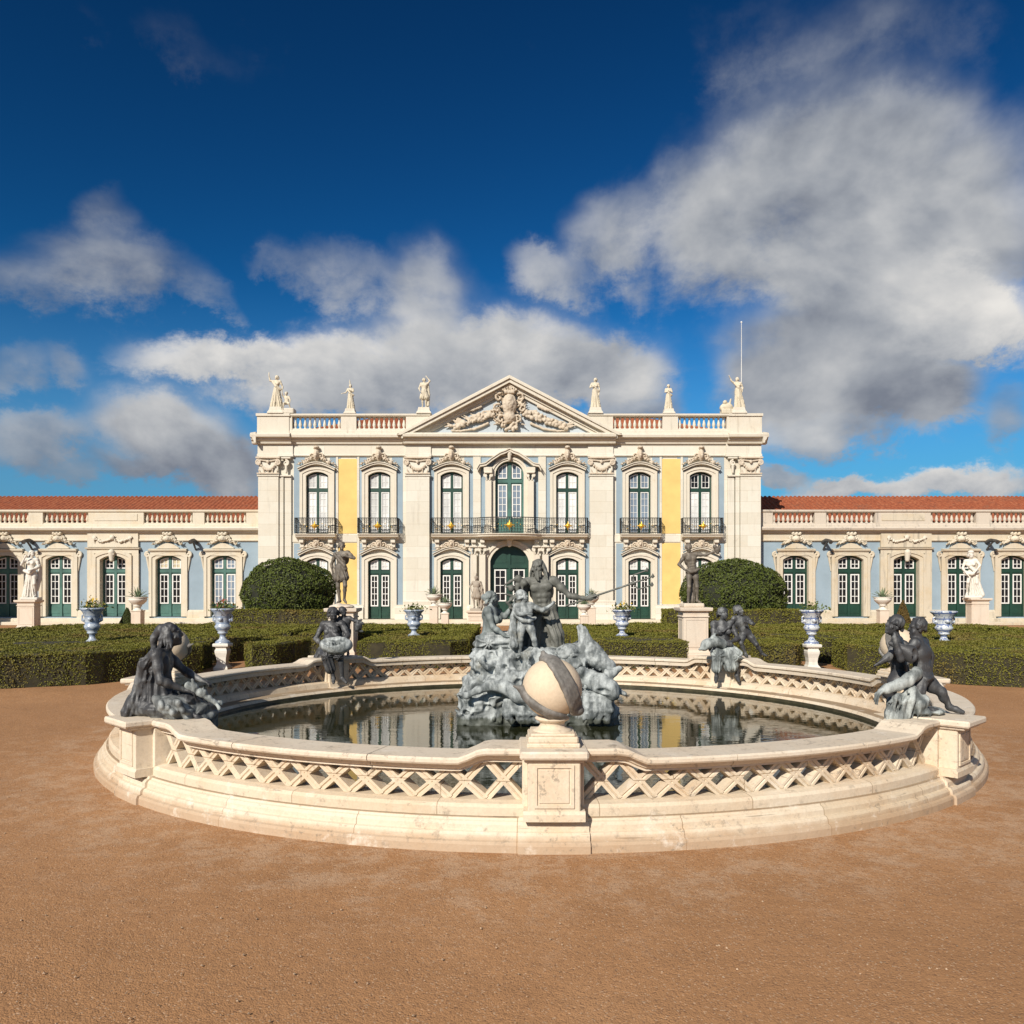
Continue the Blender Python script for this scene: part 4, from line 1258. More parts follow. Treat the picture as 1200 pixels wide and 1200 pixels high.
def hedge(name, outline, z1, label, dens=900, leaf=.024, group="clipped box hedges of the parterre", z0=0.0, mats=("boxcore", "box"), cat="hedge", round_=.05):
    z0 = -.06 if z0 == 0 else z0
    """clipped hedge over a ground outline (counter-clockwise): lumpy twig core with leaves all over its sides and top"""
    pts = [np.array(p, float) for p in outline]; n = len(pts)
    area = .5 * sum(pts[i][0] * pts[(i + 1) % n][1] - pts[(i + 1) % n][0] * pts[i][1] for i in range(n))
    if area < 0: pts = pts[::-1]; area = -area
    cx = sum(pts) / n
    # core
    core = MB(); ins = .03
    nr = []
    for i in range(n):
        d0 = pts[i] - pts[i - 1]; d1 = pts[(i + 1) % n] - pts[i]; a = np.array([d0[1], -d0[0]]) / np.linalg.norm(d0); b = np.array([d1[1], -d1[0]]) / np.linalg.norm(d1)
        m = a + b; m /= max(.3, np.linalg.norm(m)); nr.append(m)
    core.loft([[(p[0] - q[0] * ins, p[1] - q[1] * ins, z) for p, q in zip(pts, nr)] for z in (z0, z1 - ins)], True, True)
    V1 = np.array(core.v); Q1 = core.f
    tri = []
    for f in Q1:
        if len(f) == 4: tri.append(f)
        else:
            pass
    # top cap as fan quads
    k = len(V1); top = [(p[0] - q[0] * ins, p[1] - q[1] * ins, z1 - ins) for p, q in zip(pts, nr)]
    V1 = np.concatenate([V1, np.array(top + [(cx[0], cx[1], z1 - ins)])]); 
    rg = np.random.default_rng(abs(int(pts[0][0] * 131 + pts[0][1] * 17)) + 5)
    Ps, Ns = [], []
    for i in range(n):
        a, b = pts[i], pts[(i + 1) % n]; L = np.linalg.norm(b - a); m = max(1, int(L * (z1 - z0) * dens * .8)); t = rg.random(m); z = z0 + (z1 - z0) * (1 - rg.random(m) ** 1.5 * 1.0)
        nn = np.array([(b - a)[1], -(b - a)[0]]) / L
        bul = vnoise(t * L * 2.2 + i * 5, z * 2.2, t * 0 + pts[0][0]) * .10
        q = np.stack([a[0] + (b - a)[0] * t + nn[0] * bul, a[1] + (b - a)[1] * t + nn[1] * bul, z], 1)
        Ps.append(q); Ns.append(np.tile([nn[0], nn[1], .25], (m, 1)))
    m = int(area * dens); lo = np.min(pts, 0); hi = np.max(pts, 0)
    bx = (hi - lo).prod(); q = lo + rg.random((int(m * bx / area) + 1, 2)) * (hi - lo)
    ins_ = np.zeros(len(q), bool)
    for i in range(n):
        a, b = pts[i], pts[(i + 1) % n]; c = ((a[1] > q[:, 1]) != (b[1] > q[:, 1])) & (q[:, 0] < (b[0] - a[0]) * (q[:, 1] - a[1]) / ((b[1] - a[1]) if abs(b[1] - a[1]) > 1e-9 else 1e-9) + a[0]); ins_ ^= c
    q = q[ins_]
    zt = z1 + vnoise(q[:, 0] * .9, q[:, 1] * .9, q[:, 0] * 0 + 3.3) * .13 + vnoise(q[:, 0] * 4, q[:, 1] * 4, q[:, 0] * 0) * .06
    Ps.append(np.stack([q[:, 0], q[:, 1], zt - .01 + rg.normal(size=len(q)) * .012], 1)); Ns.append(np.tile([0, 0, 1.0], (len(q), 1)))
    P = np.concatenate(Ps); Nn = np.concatenate(Ns)
    V2, Q2 = leaf_cards(P, Nn, leaf, .75, rg)
    fan = [(k + i, k + (i + 1) % n, k + n, k + n) for i in range(n)]
    Q1q = np.array(tri)
    me = np_mesh(name, np.concatenate([V1, V2]), np.concatenate([Q1q, Q2 + len(V1)]), False)
    # fan of triangles for the core's top as extra geometry
    import bmesh
    bm = bmesh.new(); bm.from_mesh(me); bm.verts.ensure_lookup_table()
    for f in bm.faces: f.material_index = 1 if f.index >= len(tri) else 0
    for i in range(n):
        try: bm.faces.new([bm.verts[k + i], bm.verts[k + (i + 1) % n], bm.verts[k + n]])
        except ValueError: pass
    bm.to_mesh(me); bm.free()
    return tag(link(name, me, [M[x] for x in mats]), label, cat, group)


def arcpts(r, a0, a1, n, c=PC): return [(c.x + r * cos(radians(a0 + (a1 - a0) * i / n)), c.y + r * sin(radians(a0 + (a1 - a0) * i / n))) for i in range(n + 1)]


def mx(o): return [(2 * PC.x - 0.1 - x, y) for x, y in o][::-1]


HZ = .67
LEFT = [
    ("front", [(-17, 16.0), (-10.6, 16.45), (-8.9, 17.3), (-8.15, 18.4), (-8.4, 19.6), (-8.7, 21.6), (-17, 21.2)], "near", 1500, .020),
    ("curve", [(-7.9, 18.9), (-7.35, 19.6), (-7.6, 20.0), (-7.75, 21.5), (-8.3, 21.6), (-8.15, 19.6)], "sliver", 1500, .02),
    ("mid", [(-6.55, 20.3), (-6.15, 19.55), (-5.7, 19.85), (-5.45, 20.7), (-5.6, 23.0), (-6.7, 23.2)], "between", 1500, .02),
    ("inner", [(-3.85, 20.75), (-1.55, 20.9), (-1.15, 21.5), (-1.15, 23.6), (-3.9, 23.4)], "inner", 1500, .02),
    ("rowa", [(-17, 21.9), (-8.0, 22.2), (-7.0, 23.7), (-7.0, 25.2), (-17, 25.2)], "rowa", 800, .026),
    ("rowb", [(-6.4, 24.9), (-1.2, 24.1), (-1.15, 26.9), (-6.4, 26.9)], "rowb", 800, .026),
    ("rowc", [(-17, 25.9), (-6.9, 25.9), (-6.9, 28.6), (-17, 28.6)], "rowc", 650, .03),
    ("rowd", [(-17, 29.3), (-1.2, 29.3), (-1.2, 31.4), (-17, 31.4)], "rowd", 550, .032),
    ("rowe", [(-6.4, 27.4), (-1.2, 27.4), (-1.2, 28.8), (-6.4, 28.8)], "rowe", 600, .03),
]
names = {"near": "broad clipped box hedge nearest the camera at the {s} edge, beside the gravel",
         "sliver": "narrow curved box hedge beside the {s} urn on stone support, pool side",
         "between": "low box hedge between the {s} urn on stone support and the statue pedestal",
         "inner": "low box hedge behind the pool, {s} of the central path, under a blue urn",
         "rowa": "long box hedge band right behind the near {s} hedge, around a blue urn",
         "rowb": "box hedge band behind the {s} dark statue's pedestal, next to the central path",
         "rowc": "third box hedge band from the pool on the {s} side of the parterre",
         "rowd": "farthest low box hedge band before the {s} wing of the palace",
         "rowe": "small box hedge block beside the central path, {s} half, before the farthest band"}
for nm, ol, key_, dn, lf_ in LEFT:
    hedge("box_hedge", ol, HZ, names[key_].format(s="left"), dn, lf_)
    hedge("box_hedge", mx(ol), HZ, names[key_].format(s="right"), dn, lf_)
hedge("tall_hedge", [(-12.2, 35.5), (-7.7, 35.5), (-7.7, 37.2), (-12.2, 37.2)], 1.1, "taller clipped hedge under the round bush on the left", 420, .04, "taller hedges before the palace")
hedge("tall_hedge", [(6.7, 35.5), (12.6, 35.5), (12.6, 37.2), (6.7, 37.2)], 1.1, "taller clipped hedge under the round bush on the right", 420, .04, "taller hedges before the palace")


def bush(name, c, rx, ry, rz, n, leaf, label, group, mats, flat=0.0, cone=False, cat="bush"):
    rg = np.random.default_rng(int(abs(c[0]) * 100))
    s = Sculpt()
    if not cone: s.ell((0, 0, 0), (rx * .93, ry * .93, rz * .93)); me = s.mesh("core", .12, noise=[(.05, 1.5)])
    else:
        s.cap((0, 0, .12), (0, 0, rz - .1), rx * .9, .03); me = s.mesh("core", .05, noise=[(.02, 4)], zmin=0.0)
    V1 = np.empty(len(me.vertices) * 3, np.float32); me.vertices.foreach_get("co", V1); V1 = V1.reshape(-1, 3)
    Q1 = np.array([tuple(p.vertices) for p in me.polygons]); bpy.data.meshes.remove(me)
    d = rg.normal(size=(n, 3)); d /= np.linalg.norm(d, axis=1)[:, None]
    if not cone:
        lump = 1 + .15 * vnoise(d[:, 0] * 3.5 + 9, d[:, 1] * 3.5, d[:, 2] * 3.5 + 4) + .06 * vnoise(d[:, 0] * 9, d[:, 1] * 9 + 3, d[:, 2] * 9)
        P = d * np.array([rx, ry, rz]) * (lump * (1 - .06 * rg.random(n) ** 2))[:, None]
        N_ = d / np.array([rx, ry, rz]); N_ /= np.linalg.norm(N_, axis=1)[:, None]
    else:
        t = 1 - np.sqrt(rg.random(n)); a = rg.random(n) * 2 * pi; r = rx * (1 - t) * (1 + .12 * vnoise(a * 2, t * 6, t * 0)) + .02
        P = np.stack([r * np.cos(a), r * np.sin(a), t * rz], 1); N_ = np.stack([np.cos(a), np.sin(a), a * 0 + .4], 1)
    V2, Q2 = leaf_cards(P, N_, leaf, .7, rg)
    me = two_mat_mesh(name, V1, Q1, V2, Q2)
    if cat == "bush":
        # a few shoots standing out of the clipped outline
        pass
    return tag(link(name, me, [M[m] for m in mats], None, c), label, cat, group)


bush("round_bush", (-10.15, 37.6, 1.75), 2.1, 1.9, 1.62, 16000, .055, "big clipped dome of dark green shrub before the left half of the palace", "domed bushes before the palace", ("bushcore", "bushleaf"))
bush("round_bush", (10.05, 37.6, 1.70), 2.35, 1.9, 1.62, 17000, .055, "big clipped dome of dark green shrub before the right half of the palace", "domed bushes before the palace", ("bushcore", "bushleaf"))
bush("cone_shrub", (at(149, 735, 43.6)[0], 43.6, 0), .42, .42, 1.05, 2600, .04, "small dark green cone shrub beside a white vase by the left wing", "cone shrubs before the wings", ("bushcore", "cone_green"), cone=True, cat="shrub")
bush("cone_shrub", (at(1058, 735, 43.2)[0], 43.2, 0), .46, .46, 1.45, 3200, .04, "rust-brown cone shrub beside a white vase by the right wing", "cone shrubs before the wings", ("bushcore", "cone_rust"), cone=True, cat="shrub")

# ------------------------------------------------------------------ PEDESTALS, URNS AND VASES
def pedestal(name, loc, w, h, label, group, mat="pinkstone", d=None):
    d = d or w; q = MB(); x, y = w / 2, d / 2
    q.bbox(-x - .06, x + .06, -y - .06, y + .06, 0, .12, .015)
    rows = []
    for z, e in ((.12, .05), (.17, .045), (.22, .015), (.25, 0), (h - .30, 0), (h - .28, 0)): rows.append([(-x - e, -y - e, z), (x + e, -y - e, z), (x + e, y + e, z), (-x - e, y + e, z)])
    q.loft(rows)
    q.bbox(-x - .03, x + .03, -y - .03, y + .03, h - .28, h - .24, .01)
    rows = [[(-x - e, -y - e, z), (x + e, -y - e, z), (x + e, y + e, z), (-x - e, y + e, z)] for z, e in ((h - .24, 0), (h - .14, .005), (h - .11, .05), (h - .09, .10), (h - .02, .11), (h, .10))]
    q.loft(rows)
    for s_ in (0, 1):     # framed panels
        for a, b, c, e in ((-x + .06, x - .06, h - .36, h - .33), (-x + .06, x - .06, .32, .35), (-x + .06, -x + .09, .35, h - .36), (x - .09, x - .06, .35, h - .36)):
            if s_ == 0: q.box(a, b, -y - .012, -y + .01, c, e)
            else: q.box(-x - .012, -x + .01, a * d / w, b * d / w, c, e); q.box(x - .01, x + .012, a * d / w, b * d / w, c, e)
    o = q.build(name, M[mat], None, loc); return tag(o, label, "pedestal", group)


def delft(name, pale, inkc, thr, scale):
    m, t, b = base_mat(name); P = t.new("ShaderNodeTexCoord").outputs["Object"]
    n = t.noise(P, scale, 3, .6, 1.2); n2 = t.noise(P, 3, 4, .6)
    sx_ = t.new("ShaderNodeSeparateXYZ"); t.l.new(P, sx_.inputs[0])
    bandz = t.math("GREATER_THAN", t.math("SINE", t.math("MULTIPLY", sx_.outputs[2], 42)), .72)
    ink = t.math("MAXIMUM", t.smooth(n, thr, thr + .05), t.math("MULTIPLY", bandz, .8))
    c = t.mix(ink, pale, inkc); c = t.mix(t.math("MULTIPLY", t.smooth(n2, .5, .7), .35), c, (.36, .34, .3))
    t.l.new(c, b.inputs["Base Color"]); b.inputs["Roughness"].default_value = .25
    return m


M["delft"] = delft("blue_and_white_glaze", (.56, .58, .58), (.08, .13, .30), .53, 14)
M["delftgrey"] = delft("worn_blue_grey_glaze", (.43, .47, .51), (.20, .26, .37), .52, 12)
M["soil"] = simple("potting_soil", (.06, .042, .028), .95, .4, 12)
M["agave"] = simple("agave_leaf", (.17, .22, .12), .5, .3, 5)
M["plantg"] = leaf_mat("urn_plant_leaves", (.06, .09, .02), (.17, .19, .05), (.2, .16, .05), .3)
M["flower_y"] = simple("yellow_flowers", (.62, .40, .04), .6, .2, 9); M["flower_r"] = simple("dull_red_flowers", (.30, .07, .04), .6, .3, 9)
URN = [(.20, 0), (.20, .035), (.17, .06), (.10, .10), (.075, .16), (.085, .22), (.13, .235), (.14, .26), (.12, .275), (.17, .32), (.21, .38), (.215, .42), (.19, .44), (.18, .50), (.20, .62), (.25, .74), (.315, .80), (.325, .83), (.29, .845), (.27, .80), (.24, .76), (.0, .75)]
um = MB(); um.lathe(URN, n=28, caps=False)
urn_me = um.mesh("urn_body")
um = MB()
for sg in (-1, 1):
    um.lathe([(.0, -.05), (.05, -.03), (.06, 0), (.05, .03), (0, .05)], (sg * .20, 0, .56), 8, caps=False); um.tube([(sg * .17, 0, .5), (sg * .27, 0, .55), (sg * .26, 0, .66), (sg * .2, 0, .7)], .025, 6)
um.lathe([(.0, -.06), (.06, -.03), (.07, 0), (.06, .04), (0, .06)], (0, -.19, .58), 8, caps=False)
handle_me = um.mesh("mask_handles")


def tuft_mesh(n, h, w, seed):
    rg = np.random.default_rng(seed); P = rg.normal(size=(n, 3)) * [w * .5, w * .5, h * .4] + [0, 0, h * .45]; P[:, 2] = np.abs(P[:, 2])
    V, Q = leaf_cards(P, np.tile([0, 0, .6], (n, 1)), .045, 1.0, rg); return np_mesh("plant", V, Q, False)


tuft_me = tuft_mesh(160, .2, .32, 3); flow_me = tuft_mesh(40, .24, .3, 9)


def urn(px, py, Y, z, label, mat, flower, s=1.0, group="blue and white urns of the garden"):
    X = at(px, 700, Y)[0]
    e = empty("garden_urn", (X, Y, z), random.uniform(-.2, .2), label, "urn", group); sx, sz_ = s if isinstance(s, tuple) else (s, s); e.scale = (sx, sx, sz_)
    link("vessel", urn_me.copy(), M[mat], e); link("mask_handle", handle_me.copy(), M[mat], e)
    if flower:
        pl_ = link("plant", tuft_me.copy(), M["plantg"], e, (0, 0, .78))
        if flower != "green": link("flower", flow_me.copy(), M[flower], pl_, (0, 0, .02))
    return e


SUP = []
def support(px, Y, h, label):
    X = at(px, 700, Y)[0]; q = MB()
    prof = [(.22, 0), (.22, .06), (.19, .09), (.15, .13), (.135, .2), (.15, .3), (.185, .40), (.19, .45), (.16, .5), (.17, .53), (.235, .555), (.24, .60), (.22, .62)]
    q.lathe([(r * 1.12, z * h / .62) for r, z in prof], n=4, smooth=False); q.xform(Matrix.Rotation(pi / 4, 4, "Z"))
    return tag(q.build("urn_support", M["marble"], None, (X, Y, 0)), label, "urn support", "stone supports of the urns")


support(261, 20.4, .66, "white baluster-shaped stone support under the urn with red flowers on the left")
support(951, 20.4, .64, "white baluster-shaped stone support under the blue urn on the right")
urn(261, 712, 20.4, .66, "blue-grey urn with dull red flowers on white stone support, left of pool", "delftgrey", "flower_r", (.89, 1.02))
urn(951, 715, 20.4, .64, "blue and white urn with green plant on white stone support, right of pool", "delft", "green", (.89, 1.0))
for px, lab in ((108, "left"), (1106, "right")):
    X = at(px, 700, 22)[0]; q = MB(); q.bbox(-.34, .34, -.34, .34, 0, .40, .02); q.bbox(-.30, .30, -.30, .30, .40, .42, .01)
    tag(q.build("urn_support", M["marble"], None, (X, 21.55, 0)), "low square white base amid the %s hedges under a blue urn" % lab, "urn support", "stone supports of the urns")
q = [(-.3 - 11.0, 21.2)]
urn(108, 718, 21.55, .42 + .16, "large blue-grey urn with yellow flowers above the near left hedge", "delftgrey", "flower_y", (.92, 1.10))
urn(1106, 720, 21.55, .42 + .16, "large blue and white urn without a plant above the near right hedge", "delft", None, (1.02, 1.0))
urn(485, 715, 24.0, .62, "blue-grey urn with small green plant on the hedge left of the central path", "delftgrey", "green", .92)
urn(729, 715, 24.0, .62, "blue-banded urn with yellowish plant on the hedge right of the central path", "delft", "flower_y", .92)

VASE = [(.24, 0), (.24, .04), (.15, .08), (.11, .14), (.12, .17), (.20, .2), (.22, .24), (.2, .27), (.30, .34), (.42, .46), (.47, .55), (.475, .60), (.44, .62), (.50, .66), (.52, .70), (.46, .705), (.42, .66), (0, .64)]
vm = MB(); vm.lathe(VASE, n=28, caps=False); vase_me = vm.mesh("vase_bowl")


def agave_mesh(n, L, seed):
    r = random.Random(seed); q = MB()
    for i in range(n):
        a = i * 2.399; el_ = radians(25 + 60 * (i / n)); l = L * r.uniform(.75, 1.05); rows = []
        for k in range(6):
            t = k / 5; rr = l * t; bend = -.25 * t * t * (1 - i / n) * l
            p = Vector((cos(a) * rr * cos(el_), sin(a) * rr * cos(el_), rr * sin(el_) + bend)); wd = .055 * (1 - t) ** .7 * (1.2 if 0 < k < 4 else 1) + .003
            sdv = Vector((-sin(a), cos(a), 0)) * wd
            rows.append([tuple(p - sdv + Vector((0, 0, .015))), tuple(p + Vector((0, 0, -.012))), tuple(p + sdv + Vector((0, 0, .015))), tuple(p + Vector((0, 0, .008)))])
        q.loft(rows)
    return q.mesh("agave")


ag_me = agave_mesh(26, .72, 5)


def vase(px, Y, ztop, label, short, s=1.0, base="pinkstone"):
    X = at(px, 700, Y)[0]; zb = ztop - .70 * s
    q = MB(); w = .30 * s; q.bbox(-w, w, -w, w, 0, .1, .02); q.bbox(-w * .85, w * .85, -w * .85, w * .85, .1, zb - .06, .015); q.bbox(-w * .95, w * .95, -w * .95, w * .95, zb - .06, zb, .012)
    tag(q.build("vase_plinth", M[base], None, (X, Y, 0)), "square stone plinth under the " + short, "plinth", "plinths of the agave vases")
    e = empty("agave_vase", (X, Y, zb), random.uniform(0, 6), label, "vase", "white stone vases with agaves"); e.scale = (s, s, s)
    link("bowl", vase_me, M["marble"], e); link("agave", ag_me, M["agave"], e, (0, 0, .6))


vase(161.5, 43, 1.57, "white stone vase with spiky agave before the left wing", "agave vase before the left wing", .98)
vase(1034.5, 43, 1.57, "white stone vase with spiky agave before the right wing", "agave vase before the right wing", .92)
vase(508.5, 42, 1.72, "higher white vase with agave left of the great door, on square plinth", "higher agave vase left of the great door", .82)
vase(521.5, 38.5, 1.35, "lower white vase with agave left of the great door", "lower agave vase left of the great door", .68)
vase(693, 42, 1.62, "higher white vase with agave right of the great door, behind the bearded figure's hand", "higher agave vase right of the great door", .80)
vase(684.5, 38.5, 1.28, "lower white vase with agave right of the great door, behind the bearded figure's arm", "lower agave vase right of the great door", .70)

# ------------------------------------------------------------------ FIGURES
DEF = dict(pelvis=(0, 0, .95), chest=(0, .01, 1.27), neck=(0, .01, 1.475), head=(0, -.02, 1.625), look=(0, -1, 0),
           shL=(-.185, .01, 1.41), shR=(.185, .01, 1.41), elL=(-.235, .03, 1.12), elR=(.235, .03, 1.12), wrL=(-.25, -.04, .87), wrR=(.25, -.04, .87),
           hipL=(-.09, 0, .92), hipR=(.09, 0, .92), knL=(-.10, -.03, .50), knR=(.10, -.03, .50), anL=(-.10, .03, .085), anR=(.10, .03, .085),
           toL=(-.13, -.15, .025), toR=(.13, -.15, .025), hdL=None, hdR=None)


def vec(a): return np.array(a, float)
def nrm(a):
    a = vec(a); return a / max(1e-9, np.linalg.norm(a))


def frame(x, y):
    x = nrm(x); y = vec(y) - x * (vec(y) @ x); y = nrm(y); return np.stack([x, y, np.cross(x, y)], 1)


def body(J, child=False, fem=False, muscle=1.0, fingers=True, thick=1.0, legs=True, hs=1.0):
    """one continuous body from its joints (metres of a 1.75 m adult; x to the viewer's right, facing -y)"""
    j = dict(DEF); j.update(J); j = {k: (None if v is None else vec(v)) for k, v in j.items()}
    s = Sculpt(); T = thick * (1.12 if child else 1.0)
    up = nrm(j["chest"] - j["pelvis"]); rt = nrm(j["shR"] - j["shL"]); fw = nrm(np.cross(rt, up)); rt2 = np.cross(up, fw)
    R = np.stack([rt2, -fw, up], 1)
    hr = nrm(j["hipR"] - j["hipL"]); hf = nrm(np.cross(hr, up)); RH = np.stack([np.cross(up, hf), -hf, up], 1)
    # torso
    s.ell(j["pelvis"] + .01 * up, (.155 * T * (1.06 if fem else 1), .112 * T, .12), RH, .05)
    mid = (j["pelvis"] + j["chest"]) / 2
    s.ell(mid, ((.125 if fem else .138) * T * (1.08 if child else 1), .100 * T, .15), R, .05)
    s.ell(j["chest"] + .01 * up, ((.155 if fem else .172) * T, .115 * T, .165), R, .05)
    s.cap(j["shL"] * .8 + j["neck"] * .2, j["shR"] * .8 + j["neck"] * .2, .062 * T, None, .05)
    if not child:
        if fem:
            for q in (-1, 1): s.ell(j["chest"] + rt2 * .075 * q + fw * .105 + up * .0, (.062, .055, .06), R, .03)
        else:
            for q in (-1, 1):
                s.ell(j["chest"] + rt2 * .08 * q + fw * .085 + up * .045, (.085, .04, .065), R, .025)
                for i in range(3): s.ell(mid + rt2 * .035 * q + fw * .092 + up * (.07 - .075 * i), (.036, .022, .034), R, .02)
                s.ell(j["chest"] + rt2 * .12 * q - fw * .07 - up * .02, (.06, .05, .12), R, .04)
    else:
        s.ell(mid - .03 * up + fw * .05, (.11, .075, .11), R, .05)
    for q, h in ((-1, "hipL"), (1, "hipR")): s.ell(j[h] - hf * .06 - .01 * up, (.085 * T, .085 * T, .09), RH, .04)
    bk_ = mid * .5 + j["chest"] * .5
    s.cut(bk_ - fw * .135 * T, (.014, .03, .20), R, .035)
    for q in (-1, 1): s.ell(j["chest"] + rt2 * .075 * q - fw * .085 + up * .05, (.05, .03, .075), R, .03)
    # neck and head
    s.cap(j["neck"] - up * .04, j["head"] - vec((0, 0, .04)), .058 * T if not fem else .05, .05 * T, .04)
    lk = nrm(j["look"]); hu = nrm(j["head"] - j["neck"]); hx = nrm(np.cross(lk, hu)); hu = np.cross(hx, lk)
    Rh = np.stack([hx, -lk, hu], 1); h = j["head"]; k = hs * (1.28 if child else 1.0)
    P = lambda a, b, c: h + k * (hx * a + lk * b + hu * c)
    s.ell(P(0, -.012, .03), np.array((.076, .095, .088)) * k, Rh, .02)
    s.ell(P(0, .025, -.035), np.array((.058, .068, .085)) * k, Rh, .03)
    s.ell(P(0, .068, -.098), np.array((.026, .022, .02)) * k, Rh, .02)           # chin
    s.cap(P(0, .088, .018), P(0, .108, -.026), .010 * k, .016 * k, .012)           # nose
    s.cap(P(-.045, .078, .026), P(.045, .078, .026), .012 * k, None, .012)          # brow
    s.cap(P(-.018, .086, -.062), P(.018, .086, -.062), .011 * k, None, .008)        # lips
    for q in (-1, 1):
        s.cut(P(.030 * q, .098, .006), np.array((.018, .022, .011)) * k, Rh, .012)
        s.ell(P(.030 * q, .076, .006), .0125 * k, None, .004)
        s.ell(P(.042 * q, .060, -.035), np.array((.024, .022, .024)) * k, Rh, .02)   # cheek
        s.ell(P(.078 * q, -.008, -.008), np.array((.010, .022, .030)) * k, Rh, .008)  # ear
    # arms
    for S_ in "LR":
        a, b, c = j["sh" + S_], j["el" + S_], j["wr" + S_]
        s.ell(a, .066 * T * muscle ** .5, None, .04); s.cap(a, b, .053 * T * muscle, .042 * T, .03)
        s.ell(a * .55 + b * .45, .052 * T * muscle, None, .04)
        s.ell(b, .042 * T, None, .02); s.cap(b, c, .044 * T, .029 * T, .02); s.ell(b * .72 + c * .28, .046 * T * muscle, None, .03)
        d = j["hd" + S_]; d = nrm(c - b) if d is None else nrm(d)
        sdv = nrm(np.cross(d, fw if abs(d @ fw) < .9 else up)); nn = np.cross(d, sdv); z = (.8 if child else 1.0)
        Rp = np.stack([sdv, nn, d], 1); pc = c + d * .055 * z
        s.ell(pc, np.array((.042, .022, .056)) * z, Rp, .02)
        if fingers:
            for i, (o, l) in enumerate(((-.031, .062), (-.011, .074), (.011, .070), (.030, .054))):
                b0 = pc + sdv * o * z + d * .035 * z; b1 = b0 + (d * .85 + nn * .35) * l * .55 * z; b2 = b1 + (d * .45 + nn * .85) * l * .5 * z
                s.cap(b0, b1, .0115 * z, .0105 * z, .006); s.cap(b1, b2, .0105 * z, .008 * z, .004)
            t0 = pc - sdv * .036 * z - d * .02 * z; t1 = t0 - sdv * .025 * z + (d * .035 + nn * .015) * z
            s.cap(t0, t1, .015 * z, .012 * z, .01); s.cap(t1, t1 + (d * .03 + nn * .015) * z, .012 * z, .009 * z, .004)
        else: s.ell(pc + d * .07 * z + nn * .015 * z, np.array((.034, .018, .045)) * z, Rp, .02)
    # legs
    if legs:
        for S_ in "LR":
            a, b, c, t = j["hip" + S_], j["kn" + S_], j["an" + S_], j["to" + S_]
            s.cap(a, b, .088 * T, .057 * T, .05); s.ell(a * .65 + b * .35, .085 * T, None, .05)
            s.ell(b, .058 * T, None, .02); s.cap(b, c, .055 * T, .036 * T, .02)
            kf = nrm(t - c); bk = -nrm(kf - nrm(c - b) * (kf @ nrm(c - b)))
            s.ell(b * .68 + c * .32 + bk * .022, .052 * T, None, .04)
            s.ell(c, .040 * T, None, .02); s.cap(c - kf * .03 - vec((0, 0, .03)) * 0, c + (t - c) * .55, .036 * T, .034 * T, .02); s.cap(c + (t - c) * .5, t, .037 * T, .024 * T, .02)
    return s, j


def hair(j, length=0.12, bun=False, child=False, hs=1.0, wild=False, seed=0, beard=0.0):
    """locks around the skull"""
    r = random.Random(seed); s = Sculpt(); lk = nrm(j["look"]); hu = nrm(j["head"] - j["neck"]); hx = nrm(np.cross(lk, hu)); hu = np.cross(hx, lk); k = hs * (1.28 if child else 1.0)
    P = lambda a, b, c: j["head"] + k * (hx * a + lk * b + hu * c); Rh = np.stack([hx, -lk, hu], 1)
    s.ell(P(0, -.03, .045), np.array((.088, .098, .085)) * k, Rh, .02)
    for i in range(30):
        a = r.uniform(-2.6, 2.6); c = r.uniform(-.03, .10); rr = .085 * sqrt(max(.15, 1 - (c / .13) ** 2))
        p0 = vec(P(sin(a) * rr, -cos(a) * rr - .02, c)); dv = (-hu * 1.0 - lk * .6 * cos(a) + hx * .35 * sin(a)) * length * r.uniform(.5, 1.1) if abs(a) < 1.9 else (-hu * .3 + hx * .3 * np.sign(a)) * .03
        if wild: dv = dv + (hx * r.uniform(-.5, .5) + hu * r.uniform(0, .5)) * length
        p1 = p0 + dv * .5 * k + vec((r.uniform(-.012, .012),) * 3); p2 = p0 + dv * k
        s.cap(p0, p1, .022 * k, .018 * k, .012); s.cap(p1, p2, .018 * k, .010 * k, .012)
    if bun: s.ell(P(0, -.13, .03), .05 * k, None, .02); s.cap(P(-.08, .02, .07), P(.08, .02, .07), .018 * k, None, .01)
    if beard:
        for i in range(16):
            a = r.uniform(-1, 1); p0 = vec(P(.05 * a, .07 - .03 * abs(a), -.075)); p1 = p0 - hu * beard * r.uniform(.5, 1) * (1 - .4 * abs(a)) + lk * .02 + hx * r.uniform(-.02, .02)
            s.cap(p0, p1, .02, .01, .012)
    return s


def skirt(s, top, feet, r0, r1, n=14, amp=.02, k=.05, seed=0):
    """hanging cloth with vertical folds"""
    r = random.Random(seed)
    for a, b in zip([top] * len(feet), feet): s.cap(a, b, r0, r1, k, (amp, n, r.uniform(0, 6)))
    return s


def swag(s, pts, rad, seed=0, n=3, spread=.05):
    """rolled cloth: several parallel cords"""
    r = random.Random(seed)
    for i in range(n):
        o = vec((r.uniform(-1, 1), r.uniform(-1, 1), r.uniform(-1, 1))) * spread
        q = [vec(p) + o * (.6 + .4 * sin(2.0 * m + i)) for m, p in enumerate(pts)]
        s.chain(q, rad * r.uniform(.7, 1.1), rad * r.uniform(.6, 1.0), .02)
    return s


def place(o, loc, rz=0.0, sc=1.0):
    o.location = loc; o.rotation_euler = (0, 0, rz); o.scale = (sc, sc, sc); return o


